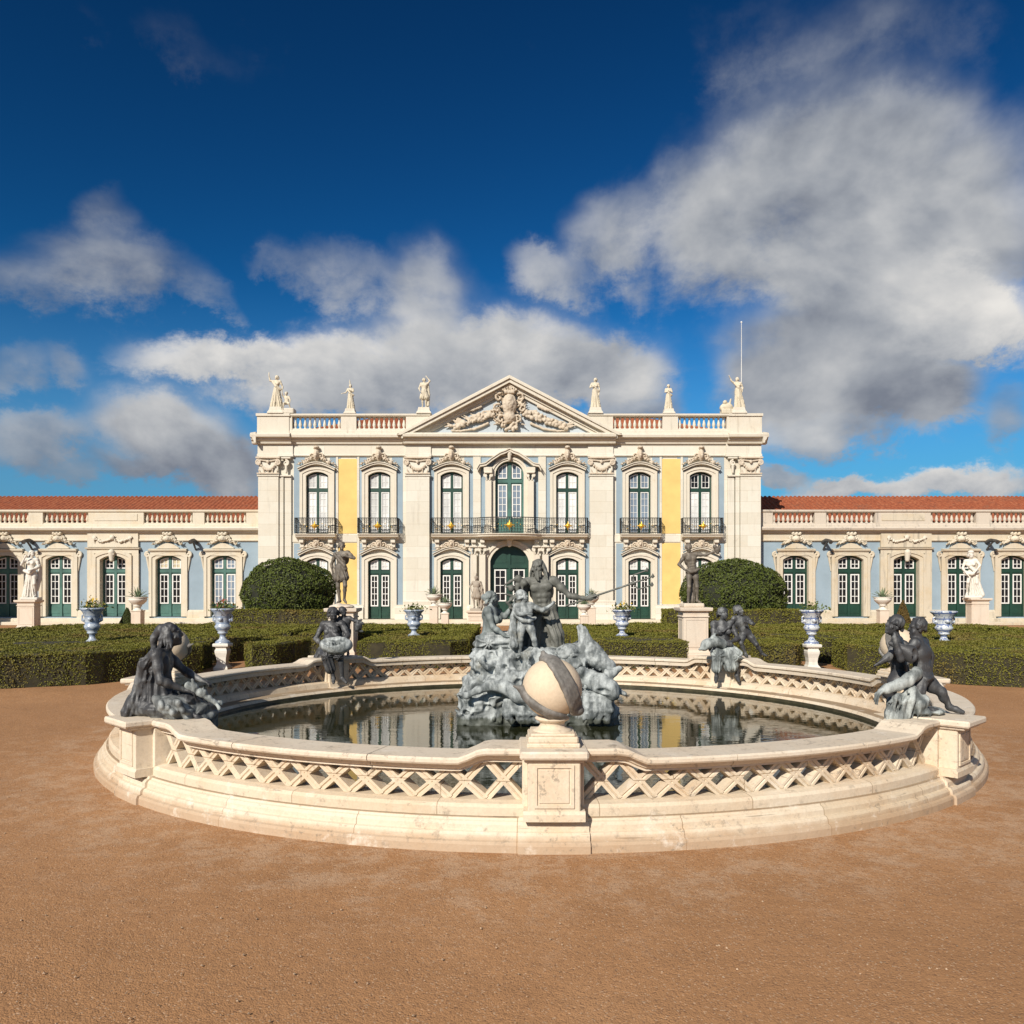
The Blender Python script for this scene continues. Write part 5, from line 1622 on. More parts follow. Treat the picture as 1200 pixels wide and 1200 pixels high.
def statue(name, loc, rz, sc, label, group, mat, J, h=.022, drape=None, hairk=None, base="block", extra=None, cat="statue", matd=None, fem=False, fingers=False, legs=True, muscle=1.0, bmat=None, bh=.1):
    e = empty(name, loc, rz, label, cat, group); e.scale = (sc, sc, sc)
    s, j = body(J, fem=fem, fingers=fingers, legs=legs, muscle=muscle)
    link("figure", s.mesh("figure", h), M[mat], e, (0, 0, bh))
    hk = dict(length=.1, bun=fem, seed=len(label)); hk.update(hairk or {})
    link("hair", hair(j, **hk).mesh("hair", h * .8), M[mat], e, (0, 0, bh))
    if drape:
        d = Sculpt(); drape(d, j); link("drapery", d.mesh("drapery", h * .85, noise=[(.006, 12)]), M[matd or mat], e, (0, 0, bh))
    if extra:
        for nm, f in extra: 
            d = Sculpt(); f(d, j); link(nm, d.mesh(nm, h * .8, noise=[(.006, 12)]), M[matd or mat], e, (0, 0, bh))
    b = MB()
    if base == "block": b.bbox(-.3, .3, -.26, .26, -.0, bh + .02, .03)
    elif base == "rock":
        pass
    elif base == "flare":
        rows = [[(-x, -y, z), (x, -y, z), (x, y, z), (-x, y, z)] for x, y, z in ((.42, .36, -.30), (.42, .36, -.24), (.34, .30, -.12), (.31, .27, bh + .015))]
        b.loft(rows)
    if b.v: b.build("statue_base", M[bmat or mat], e)
    if base == "rock":
        d = Sculpt().ell((0, 0, .02), (.36, .3, .12), None, .05); link("statue_base", d.mesh("statue_base", .03, noise=[(.04, 6)], zmin=0.0), M[bmat or mat], e)
    return e


M["leadbrown"] = lead("weathered_lead_statue", (.125, .106, .084), (.30, .25, .19), .46, .70, .6)
M["lead"] = lead("dark_lead", (.050, .050, .052), (.21, .215, .21), .48, .66, .5)
M["leadpale"] = lead("lead_with_pale_bloom", (.10, .112, .11), (.44, .47, .45), .40, .60, .65)
M["verd"] = lead("fountain_lead_blue_bloom", (.105, .118, .118), (.44, .465, .455), .40, .58, .65, wet=.17)
M["verdfig"] = lead("fountain_figure_lead", (.14, .16, .155), (.34, .38, .37), .42, .68, .6)
M["hem"] = lead("hem_lead_with_bloom", (.075, .08, .08), (.33, .35, .34), .44, .66, .6)
M["nept"] = lead("grey_olive_lead", (.115, .115, .098), (.25, .25, .225), .46, .72, .6)

# ---- the two lead statues on pedestals behind the pool -----------------------
pz = 1.44
pedestal("statue_pedestal", (at(401, 700, 24)[0], 24.15, 0), .72, pz, "cream pedestal with moulded cap under the lead statue behind the pool, left", "pedestals behind the pool")
pedestal("statue_pedestal", (at(813.5, 700, 24)[0], 24.15, 0), .72, pz + .02, "cream pedestal with moulded cap under the lead statue behind the pool, right", "pedestals behind the pool")
statue("lead_statue", (at(399, 700, 24)[0], 24.15, pz), radians(-8), 1.03, "brown-grey lead figure in a short tunic, one arm bent across its chest", "lead statues behind the pool", "leadbrown",
       dict(pelvis=(-.02, 0, .97), chest=(.02, .0, 1.29), neck=(.0, .0, 1.49), head=(.01, -.02, 1.65), look=(.45, -.9, .05), shL=(-.19, .02, 1.40), shR=(.2, -.01, 1.45), elL=(-.33, .1, 1.14), wrL=(-.30, .12, .88), elR=(.40, -.10, 1.30), wrR=(.16, -.20, 1.36),
            hdR=(-1, -.1, .2), hipL=(-.11, 0, .93), hipR=(.07, 0, .93), knL=(-.09, -.04, .50), knR=(.14, -.10, .52), anL=(-.06, .03, .08), anR=(.06, .06, .12), toL=(-.08, -.16, .03), toR=(.17, -.08, .03)),
       h=.016, drape=lambda d, j: skirt(d, vec((-.02, 0, 1.02)), [vec((-.08, -.02, .74)), vec((.08, -.03, .76))], .155, .135, 11, .014).cap((-.14, -.05, 1.02), (.13, -.06, 1.0), .07).cap((-.17, -.08, 1.40), (.12, -.1, 1.08), .05, .06),
       hairk=dict(length=.05, bun=True), base="rock", fingers=True, bmat="pinkstone", bh=.11)
statue("lead_statue", (at(812, 700, 24)[0], 24.15, pz + .02), radians(6), 1.0, "brown-grey nude lead figure, hand on hip and the other arm stretched out", "lead statues behind the pool", "leadbrown",
       dict(pelvis=(.02, 0, .96), chest=(-.03, .0, 1.28), neck=(-.07, .0, 1.48), head=(-.11, -.03, 1.63), look=(-.25, -.9, -.2), shL=(-.22, .0, 1.40), shR=(.14, .0, 1.44), elL=(-.36, .08, 1.15), wrL=(-.20, -.04, .98), hdL=(.6, -.5, -.4), elR=(.36, -.12, 1.42), wrR=(.56, -.18, 1.50), hdR=(1, -.1, .3),
            hipL=(-.08, 0, .92), hipR=(.10, 0, .92), knL=(-.10, -.05, .51), knR=(.14, -.04, .50), anL=(-.10, .03, .09), anR=(.18, .05, .09), toL=(-.15, -.14, .03), toR=(.24, -.12, .03)),
       h=.016, drape=lambda d, j: swag(d, [(-.16, -.06, .98), (-.05, -.13, .93), (.06, -.13, .94), (.17, -.05, 1.0)], .04, 3, 4, .03).chain([(.10, .1, 1.0), (.1, .16, .7), (.08, .18, .4), (.06, .16, .1)], .07, .09, .03, (.012, 7, 1)),
       hairk=dict(length=.05), extra=[("held_shell", lambda d, j: d.ell((.70, -.2, 1.58), (.10, .07, .09)).ell((.62, -.2, 1.66), .06).cap((.7, -.2, 1.5), (.78, -.2, 1.68), .05, .03))], base="block", fingers=True, bmat="pinkstone", bh=.10)

# ---- white marble statues before the wings ------------------------------------
pedestal("statue_pedestal", (at(31, 700, 39)[0], 39.2, 0), .80, 1.47, "tall cream panelled pedestal under the white statue at the far left", "pedestals before the wings", d=.55)
pedestal("statue_pedestal", (at(1148, 700, 39)[0], 39.2, 0), .80, 1.56, "tall cream panelled pedestal under the white statue at the far right", "pedestals before the wings", d=.55)
statue("marble_statue", (at(34, 700, 39)[0], 39.2, 1.47), radians(10), 1.28, "white marble draped figure raising a bent arm, before the left wing", "white statues before the wings", "marble",
       dict(pelvis=(-.02, 0, .95), chest=(.0, 0, 1.28), head=(.03, -.03, 1.63), look=(.7, -.7, -.15), elL=(-.30, -.1, 1.22), wrL=(-.16, -.2, 1.46), elR=(.27, -.06, 1.14), wrR=(.10, -.2, 1.05), knL=(-.13, -.05, .5), knR=(.14, -.12, .52), anR=(.13, .03, .1)),
       drape=lambda d, j: skirt(d, vec((0, 0, .98)), [vec((-.12, 0, .1)), vec((.06, .02, .08)), vec((-.2, .05, .06))], .13, .12, 12, .03).chain([(.2, .05, 1.4), (.24, .12, 1.1), (.22, .14, .7), (.12, .1, .3)], .06, .09).chain([(-.2, -.05, 1.0), (0, -.16, .92), (.2, -.1, 1.1), (.28, -.02, 1.2)], .07, .05),
       hairk=dict(length=.1), base="block", fem=True, bh=.08)
statue("marble_statue", (at(1143, 700, 39)[0], 39.2, 1.56), radians(-25), 1.24, "white marble figure bending over drapery, before the right wing", "white statues before the wings", "marble",
       dict(pelvis=(.02, .03, .92), chest=(-.06, -.05, 1.21), neck=(-.10, -.08, 1.41), head=(-.08, -.13, 1.55), look=(.5, -.8, -.4), shL=(-.26, -.04, 1.33), shR=(.10, -.06, 1.36), elL=(-.36, -.1, 1.06), wrL=(-.24, -.2, .88), elR=(.22, -.2, 1.16), wrR=(.12, -.3, 1.02), knL=(-.18, -.14, .52), knR=(.12, -.08, .5), anL=(-.2, .05, .1), anR=(.18, .05, .08), toL=(-.24, -.1, .03)),
       drape=lambda d, j: skirt(d, vec((.02, .02, .9)), [vec((.20, .05, .08)), vec((.02, .1, .06))], .12, .12, 10, .03).chain([(-.26, -.1, .9), (-.05, -.18, .84), (.16, -.08, .9)], .08, .06).chain([(-.2, -.1, 1.2), (.12, -.16, .9)], .06, .06).cap((.30, .05, .05), (.2, .08, .5), .1, .06),
       hairk=dict(length=.12, bun=True), extra=[("hat", lambda d, j: d.ell(j["head"] + vec((0, 0, .12)), (.11, .11, .08)))], base="block", fem=True, bh=.08)

# ---- warrior by the great door --------------------------------------------------
pedestal("statue_pedestal", (at(557.5, 700, 44)[0], 44.1, 0), .78, .84, "low cream pedestal of the warrior statue beside the great door", "low pedestals by the great door")
statue("warrior_statue", (at(558, 700, 44)[0], 44.1, .84), radians(-6), 1.0, "grey stone warrior in plumed helmet and kilt beside the great green door", None, "greystatue",
       dict(elL=(-.34, .04, 1.2), wrL=(-.26, -.12, 1.02), elR=(.33, .03, 1.14), wrR=(.30, -.14, .96), knL=(-.13, -.06, .5), anR=(.16, .05, .09), look=(-.4, -.9, 0)),
       drape=lambda d, j: skirt(d, vec((0, 0, 1.0)), [vec((-.09, 0, .66)), vec((.09, 0, .66))], .16, .17, 16, .02).chain([(.2, .08, 1.4), (.28, .16, 1.0), (.26, .16, .5), (.22, .14, .1)], .08, .14).ell((0, 0, 1.26), (.19, .14, .2)),
       extra=[("helmet", lambda d, j: d.ell(j["head"] + vec((0, .01, .05)), (.1, .12, .1)).chain([(0, -.1, 1.76), (0, 0, 1.86), (0, .12, 1.8), (0, .17, 1.64)], .035, .03)), ("shield", lambda d, j: d.ell((.34, -.06, .62), (.08, .2, .30)))], base="block", h=.024)

# ---- statues on the palace roof ---------------------------------------------------
RZ = 11.70
def roof(px, sc, label, J, drape, extra=None, Y=YF + .05, fem=True, rz=0.0, bmat="cornice"):
    return statue("roof_statue", (at(px, 600, YF)[0], YF + .05, RZ + .30 * sc), rz, sc, label, "statues along the palace roof", "roofstatue", J, h=.03, drape=drape, extra=extra, base="flare", fem=fem, bmat=bmat, bh=.05)


rob = lambda *f: (lambda d, j: skirt(d, vec((0, 0, 1.0)), [vec(q) for q in f], .155, .19, 11, .035).chain([(-.2, -.02, 1.38), (0, -.14, 1.12), (.2, -.04, .98)], .06, .08))
roof(324, 1.04, "roof statue raising one arm, with a small child at its feet, over the left corner", dict(elL=(-.36, 0, 1.46), wrL=(-.40, -.05, 1.74), hdL=(0, 0, 1), elR=(.30, .05, 1.14), wrR=(.3, -.05, .9), look=(-.5, -.85, .1)),
     rob((-.14, 0, .1), (.12, .02, .1)), [("child_figure", lambda d, j: body_into(d, (.52, -.02, -.05), .42))] if False else None)
roof(410.5, .80, "roof statue holding an object out to the side, on the left balustrade", dict(elL=(-.30, -.05, 1.16), wrL=(-.48, -.12, 1.10), elR=(.22, -.1, 1.2), wrR=(.02, -.2, 1.28), look=(.3, -.9, .1)), rob((-.05, 0, .1), (.1, .02, .1)), [("plume", lambda d, j: d.chain([(0, 0, 1.7), (-.05, 0, 1.9), (-.04, 0, 2.05)], .05, .03))])
roof(497, .97, "roof statue lifting an arm to its head, left of the pediment", dict(elR=(.33, -.05, 1.55), wrR=(.18, -.06, 1.74), elL=(-.3, 0, 1.14), wrL=(-.24, -.15, 1.0), look=(.4, -.9, .1)), lambda d, j: skirt(d, vec((0, 0, 1.0)), [vec((-.1, 0, .62)), vec((.1, 0, .62))], .15, .16, 12, .025).chain([(.2, .1, 1.4), (.25, .14, .8), (.2, .1, .2)], .07, .1), fem=False)
roof(697.5, .97, "roof statue in a long robe turning to the left, right of the pediment", dict(elL=(-.30, -.08, 1.18), wrL=(-.16, -.2, 1.2), elR=(.25, .03, 1.12), wrR=(.22, -.06, .86), look=(-.8, -.6, 0)), rob((-.06, 0, .1), (.12, .02, .1), (.02, .04, .06)))
roof(783.5, .80, "small roof statue with folded arms, on the right balustrade", dict(elL=(-.25, -.08, 1.18), wrL=(-.02, -.2, 1.2), elR=(.25, -.08, 1.16), wrR=(.04, -.2, 1.24), look=(0, -1, 0)), rob((-.08, 0, .1), (.08, .02, .1)))
roof(865, 1.0, "roof statue leaning by a heap of trophies, over the right corner", dict(pelvis=(.06, 0, .93), chest=(.0, 0, 1.25), neck=(-.03, 0, 1.45), head=(-.05, -.02, 1.6), shL=(-.2, 0, 1.39), shR=(.16, 0, 1.39), elL=(-.36, -.04, 1.5), wrL=(-.46, -.08, 1.68), elR=(.28, .03, 1.14), wrR=(.22, -.1, .95), look=(-.7, -.7, 0)), rob((.0, 0, .1), (.2, .02, .08)),
     [("trophies", lambda d, j: d.ell((-.62, 0, .05), (.34, .2, .26)).ell((-.86, -.05, .0), (.18, .16, .18)).cap((-.5, -.05, .1), (-.42, -.1, .48), .08, .04).ell((-.74, -.1, .3), .12).rbox((-.6, 0, -.22), (.32, .24, .10), .03))])


def child_statue(name, J, sc, mat, parent, loc, rz=0.0, h=.012, hl=.05, seed=1, fingers=True, nm="child_figure"):
    s, j = body(J, child=True, fingers=fingers); o = link(nm, s.mesh(nm, h / sc, noise=[(.005, 13), (.003, 30)]), M[mat], parent, loc, rz); o.scale = (sc, sc, sc)
    hh = link("hair", hair(j, hl, child=True, seed=seed).mesh("hair", h / sc), M[mat], o)
    return o, j


# child at the foot of the left corner statue
lc = [o for o in COL.objects if o.name == "roof_statue"][0]
co_, _ = child_statue("child_figure", dict(pelvis=(0, 0, .60), chest=(-.02, 0, .92), neck=(-.04, 0, 1.1), head=(-.05, -.02, 1.28), shL=(-.2, 0, 1.04), shR=(.15, 0, 1.04), elL=(-.32, -.1, 1.15), wrL=(-.3, -.2, 1.35), elR=(.26, -.1, .8), wrR=(.3, -.25, .62), hipL=(-.1, 0, .56), hipR=(.1, 0, .56), knL=(-.16, -.32, .50), knR=(.22, -.3, .48), anL=(-.2, -.3, .12), anR=(.3, -.2, .12), toL=(-.22, -.44, .06), toR=(.36, -.34, .06)), .72, "roofstatue", lc, (.56, -.04, -.12), h=.028, fingers=False)
d_ = MB(); d_.bbox(.34, .98, -.3, .3, -.30, -.02, .04); d_.build("child_base", M["cornice"], lc)

# ------------------------------------------------------------------ GROUPS ON THE RIM OF THE POOL
def rim(k, name, label, cat="statue group"):
    p = PED[k]; R_ = 5.02 if k in (1, 7) else 4.99; return empty(name, (PC.x + R_ * EX * cos(p), PC.y + R_ * sin(p), .738), 0.0, label, cat, "lead figure groups on the pool rim")


# left: seated woman in profile, leaning on one hand, the other arm held out over the water with a fish
# local frame: x to the viewer's right, y away, origin on the pedestal cap; the woman faces +x and a little away
e = rim(7, "seated_woman_statue", "dark lead woman seated in profile with outstretched arm, left rim of the pool")
J = dict(pelvis=(-.10, -.02, .13), chest=(-.07, -.02, .46), neck=(-.02, -.01, .66), head=(.05, .0, .80), look=(.93, .15, .18), shL=(-.07, .16, .60), shR=(-.07, -.20, .60), elL=(.14, .22, .40), wrL=(.34, .14, .32), elR=(.00, -.28, .36), wrR=(.24, -.20, .26),
         hdR=(.9, .15, -.25), hdL=(1, -.2, -.3), hipL=(-.06, .08, .12), hipR=(-.06, -.11, .12), knL=(.36, .10, .16), knR=(.34, -.14, .12), anL=(.46, .12, -.30), anR=(.40, -.08, -.30), toL=(.60, .12, -.36), toR=(.55, -.06, -.36))
s, j = body(J, fem=True, fingers=True)
fo = link("figure", s.mesh("figure", .0095, noise=[(.004, 13), (.003, 30)]), M["lead"], e)
link("hair", hair(j, .17, seed=4).chain([(-.08, .0, .85), (-.16, .02, .76), (-.16, .02, .62)], .055, .03).mesh("hair", .009, noise=[(.005, 30)]), M["lead"], e)
d = Sculpt()
# bodice and cloak down the back, heavy skirt over the rim
d.cap((-.10, -.02, .42), (-.12, -.02, .12), .155, .19, .05, (.012, 12, 0)).ell((-.14, 0, .06), (.24, .25, .10), None, .06)
d.chain([(-.10, -.20, .62), (-.20, -.14, .52), (-.27, -.10, .34), (-.34, -.12, .14), (-.40, -.12, .03)], .06, .075, .04, (.010, 7, 1))
d.chain([(-.14, .08, .62), (-.24, .0, .46), (-.30, .0, .2), (-.36, .02, .03)], .07, .09, .05, (.012, 9, 2))
for a, b_, r0, r1, ph in (((-.05, -.12, .13), (.30, -.18, .09), .10, .105, 0), ((-.02, .06, .13), (.30, .08, .13), .11, .11, 1), ((.22, -.18, .10), (.36, -.14, -.16), .11, .10, 2), ((.28, .0, .14), (.42, -.02, -.16), .13, .11, 3), ((.10, -.26, .06), (.32, -.22, -.08), .075, .09, 1), ((-.10, -.24, .06), (.12, -.28, .03), .07, .075, 4)):
    d.cap(a, b_, r0, r1, .04, (.013, 5, ph))
rr = random.Random(8)
for i in range(16):
    t = i / 15; p = vec((-.05 + .36 * t, -.24 + .02 * sin(i * 2), .12 - .05 * t)); q = p + vec((.18 + .08 * sin(i), rr.uniform(-.04, .06), -.10 - .14 * t)); d.chain([p, (p + q) / 2 + vec((0, -.03, .03)), q], .026, .018, .02)
link("drapery", d.mesh("drapery", .009, noise=[(.012, 8), (.012, -7), (.007, -15)]), M["lead"], e)
d = Sculpt()          # pale end of the skirt hanging to the water
for i in range(6):
    a = .14 + i * .052; p = vec((a, -.23 + .012 * i, .03)); q = vec((.22 + .035 * i, -.20 + .03 * i, -.14 - .015 * i)); d.chain([p, (p + q) / 2 + vec((.03, -.05, .015 * sin(i * 2.2))), q], .045, .032, .02)
for i in range(15):
    t = i / 14; d.chain([(-.06 + .22 * t, -.27 - .02 * sin(i), .19 - .05 * t), (.02 + .26 * t, -.35 + .04 * sin(i * 2.1), .10 + .05 * sin(i * 1.3)), (.10 + .24 * t, -.33 + .06 * t, .03 + .03 * sin(i * 2.7)), (.22 + .20 * t, -.26 + .14 * t, -.08 - .08 * t + .02 * sin(i * 1.9))], .036, .024, .012)
d.ell((.12, -.24, .10), (.20, .10, .11), None, .04).ell((.36, -.12, -.02), (.17, .17, .17), None, .05, (.016, 7, 0)).ell((.42, -.02, -.12), (.13, .15, .12), None, .04, (.014, 7, 1))
for i in range(12):
    a = -1.9 + i * .26; d.chain([(.20 + .03 * i, -.26 + .01 * i, .10 - .01 * i), (.30 + .022 * i, -.33 + .028 * i, -.02 + .02 * sin(i * 1.9)), (.36 + .016 * i, -.30 + .034 * i, -.17 + .02 * cos(i * 2.3))], .034, .026, .02)
link("skirt_hem", d.mesh("skirt_hem", .009, noise=[(.008, -7), (.004, 18)]), M["hem"], e)
d = Sculpt()          # supporting hand behind
d.cap((-.24, .10, .34), (-.40, .02, .14), .045, .04).cap((-.40, .02, .14), (-.44, -.06, .05), .036, .03).ell((-.42, -.1, .03), (.07, .05, .02))
link("back_arm", d.mesh("back_arm", .012), M["lead"], e)
d = Sculpt()          # fish held in the outstretched hand
d.chain([(.28, -.20, .30), (.36, -.19, .26), (.44, -.17, .21), (.51, -.15, .16), (.57, -.13, .12)], .040, .026, .012).ell((.42, -.18, .225), (.07, .04, .045), None, .02).cap((.57, -.13, .12), (.62, -.08, .10), .016, .03, .008).cap((.57, -.13, .12), (.62, -.15, .06), .016, .026, .008).cap((.36, -.2, .29), (.33, -.22, .36), .03, .015).cap((.46, -.16, .22), (.45, -.2, .28), .022, .010, .008)
link("fish", d.mesh("fish", .010, noise=[(.006, 30)]), M["leadpale"], e)
e.rotation_euler = (0, 0, radians(8)); e.scale = (.86, .95, 1.0)

# right: two kneeling children, seen from behind, with a shell horn, one pale arm and cloth hanging to the water
e = rim(1, "kneeling_children_statue", "dark lead pair of kneeling children with a shell horn, at the right of the pool")
J = dict(pelvis=(.06, -.02, .52), chest=(.02, -.02, .84), neck=(-.02, -.03, 1.03), head=(-.06, -.04, 1.20), look=(-.95, .15, .0), shL=(-.16, -.13, .98), shR=(.14, .10, .98), elL=(-.46, -.26, .80), wrL=(-.58, -.28, 1.08), elR=(.0, .35, .9), wrR=(-.2, .4, 1.05), hdL=(.5, .3, .5),
         hipL=(-.04, -.12, .46), hipR=(.14, .06, .46), knL=(-.20, -.20, .10), knR=(.37, -.04, .30), anL=(.12, -.18, .06), anR=(.52, -.02, .09), toL=(.28, -.18, .03), toR=(.70, -.10, .03), hdR=None)
s, j = body(J, child=True, fingers=True, thick=1.16, hs=1.0)
c1 = link("child_figure", s.mesh("child_figure", .014, noise=[(.004, 13), (.003, 30)]), M["lead"], e, (.02, 0, 0)); c1.scale = (.72,) * 3
link("hair", hair(j, .03, child=True, seed=6, wild=True).mesh("hair", .013), M["lead"], c1)
dd_ = Sculpt(); swag(dd_, [(-.16, -.12, .58), (.0, -.2, .50), (.16, -.1, .52), (.22, .06, .56)], .035, 2, 4, .03).chain([(.16, .08, .95), (.26, .1, .8), (.24, .1, .6)], .06, .05)
link("loincloth", dd_.mesh("loincloth", .014, noise=[(.006, 18)]), M["lead"], c1)
J2 = dict(pelvis=(-.18, .30, .50), chest=(-.22, .28, .82), neck=(-.26, .24, 1.02), head=(-.32, .20, 1.20), look=(-.9, -.1, .25), shL=(-.34, .10, .96), shR=(-.14, .40, .96), elL=(-.50, .0, .78), wrL=(-.66, -.02, .70), elR=(-.05, .42, .7), wrR=(.0, .3, .5), hipL=(-.24, .2, .46), hipR=(-.12, .36, .46), knL=(-.44, .2, .26), knR=(-.3, .42, .26), anL=(-.3, .22, .05), anR=(-.1, .42, .05), toL=(-.42, .2, .02), toR=(-.2, .42, .02))
s, j2 = body(J2, child=True, fingers=False, thick=1.1)
c2 = link("child_figure", s.mesh("child_figure", .015, noise=[(.004, 13), (.003, 30)]), M["lead"], e, (.02, 0, 0)); c2.scale = (.74,) * 3
link("hair", hair(j2, .03, child=True, seed=9, wild=True).mesh("hair", .014), M["lead"], c2)
d = Sculpt(); d.cap((-.36, -.17, .70), (-.20, -.19, .62), .03, .085).ell((-.19, -.20, .615), (.085, .04, .085), None, .02).cut((-.17, -.24, .615), (.055, .03, .055)).cap((-.36, -.17, .70), (-.42, -.14, .72), .03, .02)
link("shell_horn", d.mesh("shell_horn", .010), M["lead"], e)
d = Sculpt(); d.chain([(-.10, -.16, .42), (-.22, -.2, .36), (-.36, -.22, .31), (-.5, -.24, .28)], .07, .05, .03).ell((-.53, -.24, .26), (.06, .05, .04)).chain([(-.52, -.24, .29), (-.60, -.25, .25), (-.66, -.25, .17)], .03, .016)
for q in (-.03, 0, .03): d.chain([(-.55, -.24 + q, .27), (-.63, -.25 + q * 1.4, .22), (-.65, -.25 + q * 1.4, .13)], .016, .010, .008)
link("dolphin_snout", d.mesh("dolphin_snout", .010, noise=[(.005, 22)]), M["leadpale"], e)
d = Sculpt()
for i in range(11):
    x = -.48 + i * .045; d.chain([(-.18 + .02 * i, -.16, .28 - .012 * i), (x, -.22 - .03 * sin(i * 1.7), .12), (x - .02, -.22 + .02 * sin(i * 2.2), -.04 - .05 * sin(i * .9))], .038, .028, .025)
for i in range(14):
    a = i * .45; d.chain([(-.16 - .02 * i, -.22, .30 - .01 * i), (-.22 - .022 * i + .03 * sin(a * 3), -.29, .16 + .03 * sin(a * 2)), (-.26 - .02 * i, -.27, .0 + .04 * sin(a * 5))], .024, .016, .014)
d.ell((-.28, -.12, .12), (.16, .12, .09), None, .04).cap((-.36, -.18, -.02), (-.34, -.14, -.44), .11, .085, .04, (.018, 8, 1)).ell((-.06, -.10, .03), (.16, .16, .035), None, .04).ell((.1, 0, .03), (.22, .2, .035), None, .04)
link("drapery", d.mesh("drapery", .009, noise=[(.014, -8), (.006, 18)]), M["leadpale"], e)
e.scale = (.81, .92, 1.0); e.location.x -= .04

# back left: seated woman with a shell basin in her lap and a child peering over her shoulder
e = rim(5, "woman_with_shell_statue", "seated lead woman with big pale shell in her lap and child at her shoulder")
J = dict(pelvis=(-.06, .0, .13), chest=(-.06, .0, .46), neck=(-.03, -.03, .66), head=(-.03, -.09, .79), look=(.35, -.8, -.45), shL=(-.23, .0, .59), shR=(.13, -.02, .60), elL=(-.36, -.05, .33), wrL=(-.16, -.25, .20), elR=(.26, -.14, .40), wrR=(.16, -.30, .26), hipL=(-.15, -.02, .12), hipR=(.05, -.02, .12), knL=(-.06, -.36, .06), knR=(.16, -.34, .06), anL=(.03, -.32, -.38), anR=(.18, -.28, -.38), toL=(.06, -.46, -.45), toR=(.28, -.40, -.45))
s, j = body(J, fem=True, fingers=True)
link("figure", s.mesh("figure", .0125, noise=[(.004, 13), (.003, 30)]), M["lead"], e)
link("hair", hair(j, .10, bun=True, seed=2).mesh("hair", .0115), M["lead"], e)
d = Sculpt(); d.cap((-.06, .0, .44), (-.07, .0, .14), .15, .18, .05, (.012, 11, 0)).cap((-.15, -.05, .12), (-.08, -.38, .05), .12, .11, .04, (.014, 8, 1)).cap((.04, -.05, .12), (.14, -.36, .05), .11, .10, .04, (.014, 8, 2)).cap((-.08, -.38, .05), (-.02, -.35, -.20), .10, .085, .04, (.016, 8, 0)).cap((-.2, -.02, .58), (.05, -.13, .38), .05, .06).chain([(-.26, .0, .1), (-.30, -.1, .0), (-.28, -.16, -.12)], .09, .06, .04, (.016, 7, 2))
link("drapery", d.mesh("drapery", .012, noise=[(.006, 16)]), M["lead"], e)
d = Sculpt(); d.ell((.10, -.42, .24), (.30, .16, .17), None, .03).cut((.06, -.52, .38), (.24, .16, .15), None, .03)
for q in range(-4, 5): d.cap((.10 + .03 * q, -.44, .08), (.10 + .062 * q, -.52 + .008 * q * q, .29 - .006 * q * q), .022, .02, .02)
d.ell((.02, -.40, .27), (.09, .07, .06), None, .03).ell((.16, -.40, .28), (.07, .06, .06), None, .03)
link("shell", d.mesh("shell", .012, noise=[(.006, 18)]), M["verd"], e)
co_, _ = child_statue("child_figure", dict(pelvis=(0, 0, .8), chest=(0, -.03, 1.08), neck=(-.02, -.06, 1.26), head=(-.05, -.12, 1.42), look=(.5, -.8, -.3), shL=(-.17, -.05, 1.2), shR=(.17, -.05, 1.2), elL=(-.3, -.2, 1.05), wrL=(-.2, -.36, 1.0), elR=(.36, -.22, 1.12), wrR=(.52, -.34, 1.14), hdR=(1, -.3, .3), hipL=(-.09, 0, .76), hipR=(.09, 0, .76), knL=(-.1, -.2, .42), knR=(.1, -.2, .42), anL=(-.1, -.02, .05), anR=(.1, -.02, .05), toL=(-.1, -.2, .02), toR=(.12, -.2, .02)), .58, "lead", e, (.16, .10, .01))
d = Sculpt().ell((.46, -.18, .58), (.07, .06, .09), None, .03).cap((.47, -.2, .66), (.55, -.2, .62), .035, .02).cap((.42, -.16, .50), (.53, -.16, .47), .03, .022).cap((.46, -.12, .6), (.40, -.06, .70), .03, .012)
link("held_bird", d.mesh("held_bird", .012, noise=[(.008, 22)]), M["lead"], e)

# back right: seated nude woman with a dolphin on her knee, boy kneeling behind
e = rim(3, "woman_with_dolphin_statue", "grey lead woman seated with pale dolphin and a boy beside her, far rim")
J = dict(pelvis=(.0, .0, .13), chest=(-.02, .0, .46), neck=(-.03, -.01, .66), head=(-.02, -.03, .80), look=(.35, -.9, .15), shL=(-.19, .0, .59), shR=(.15, .0, .59), elL=(-.22, -.12, .34), wrL=(-.05, -.28, .28), elR=(.22, -.16, .34), wrR=(.04, -.30, .28), hipL=(-.10, -.02, .12), hipR=(.10, -.02, .12), knL=(-.20, -.34, .08), knR=(.14, -.36, .07), anL=(-.22, -.34, -.36), anR=(.16, -.32, -.34), toL=(-.26, -.46, -.44), toR=(.16, -.46, -.42))
s, j = body(J, fem=True, fingers=True)
link("figure", s.mesh("figure", .0125, noise=[(.004, 13), (.003, 30)]), M["lead"], e)
link("hair", hair(j, .06, bun=True, seed=12).mesh("hair", .0115), M["lead"], e)
d = Sculpt(); d.cap((-.06, .0, .14), (-.20, -.36, .06), .14, .12, .04, (.016, 8, 1)).cap((.06, .0, .14), (.13, -.38, .05), .13, .115, .04, (.016, 8, 2)).cap((-.2, -.38, .05), (-.22, -.36, -.2), .10, .08, .04, (.018, 8, 0)).cap((.0, -.36, .06), (.04, -.36, -.14), .13, .12, .04, (.02, 9, 0)).ell((.0, .02, .08), (.24, .2, .08), None, .05)
link("drapery", d.mesh("drapery", .012, noise=[(.007, 16)]), M["leadpale"], e)
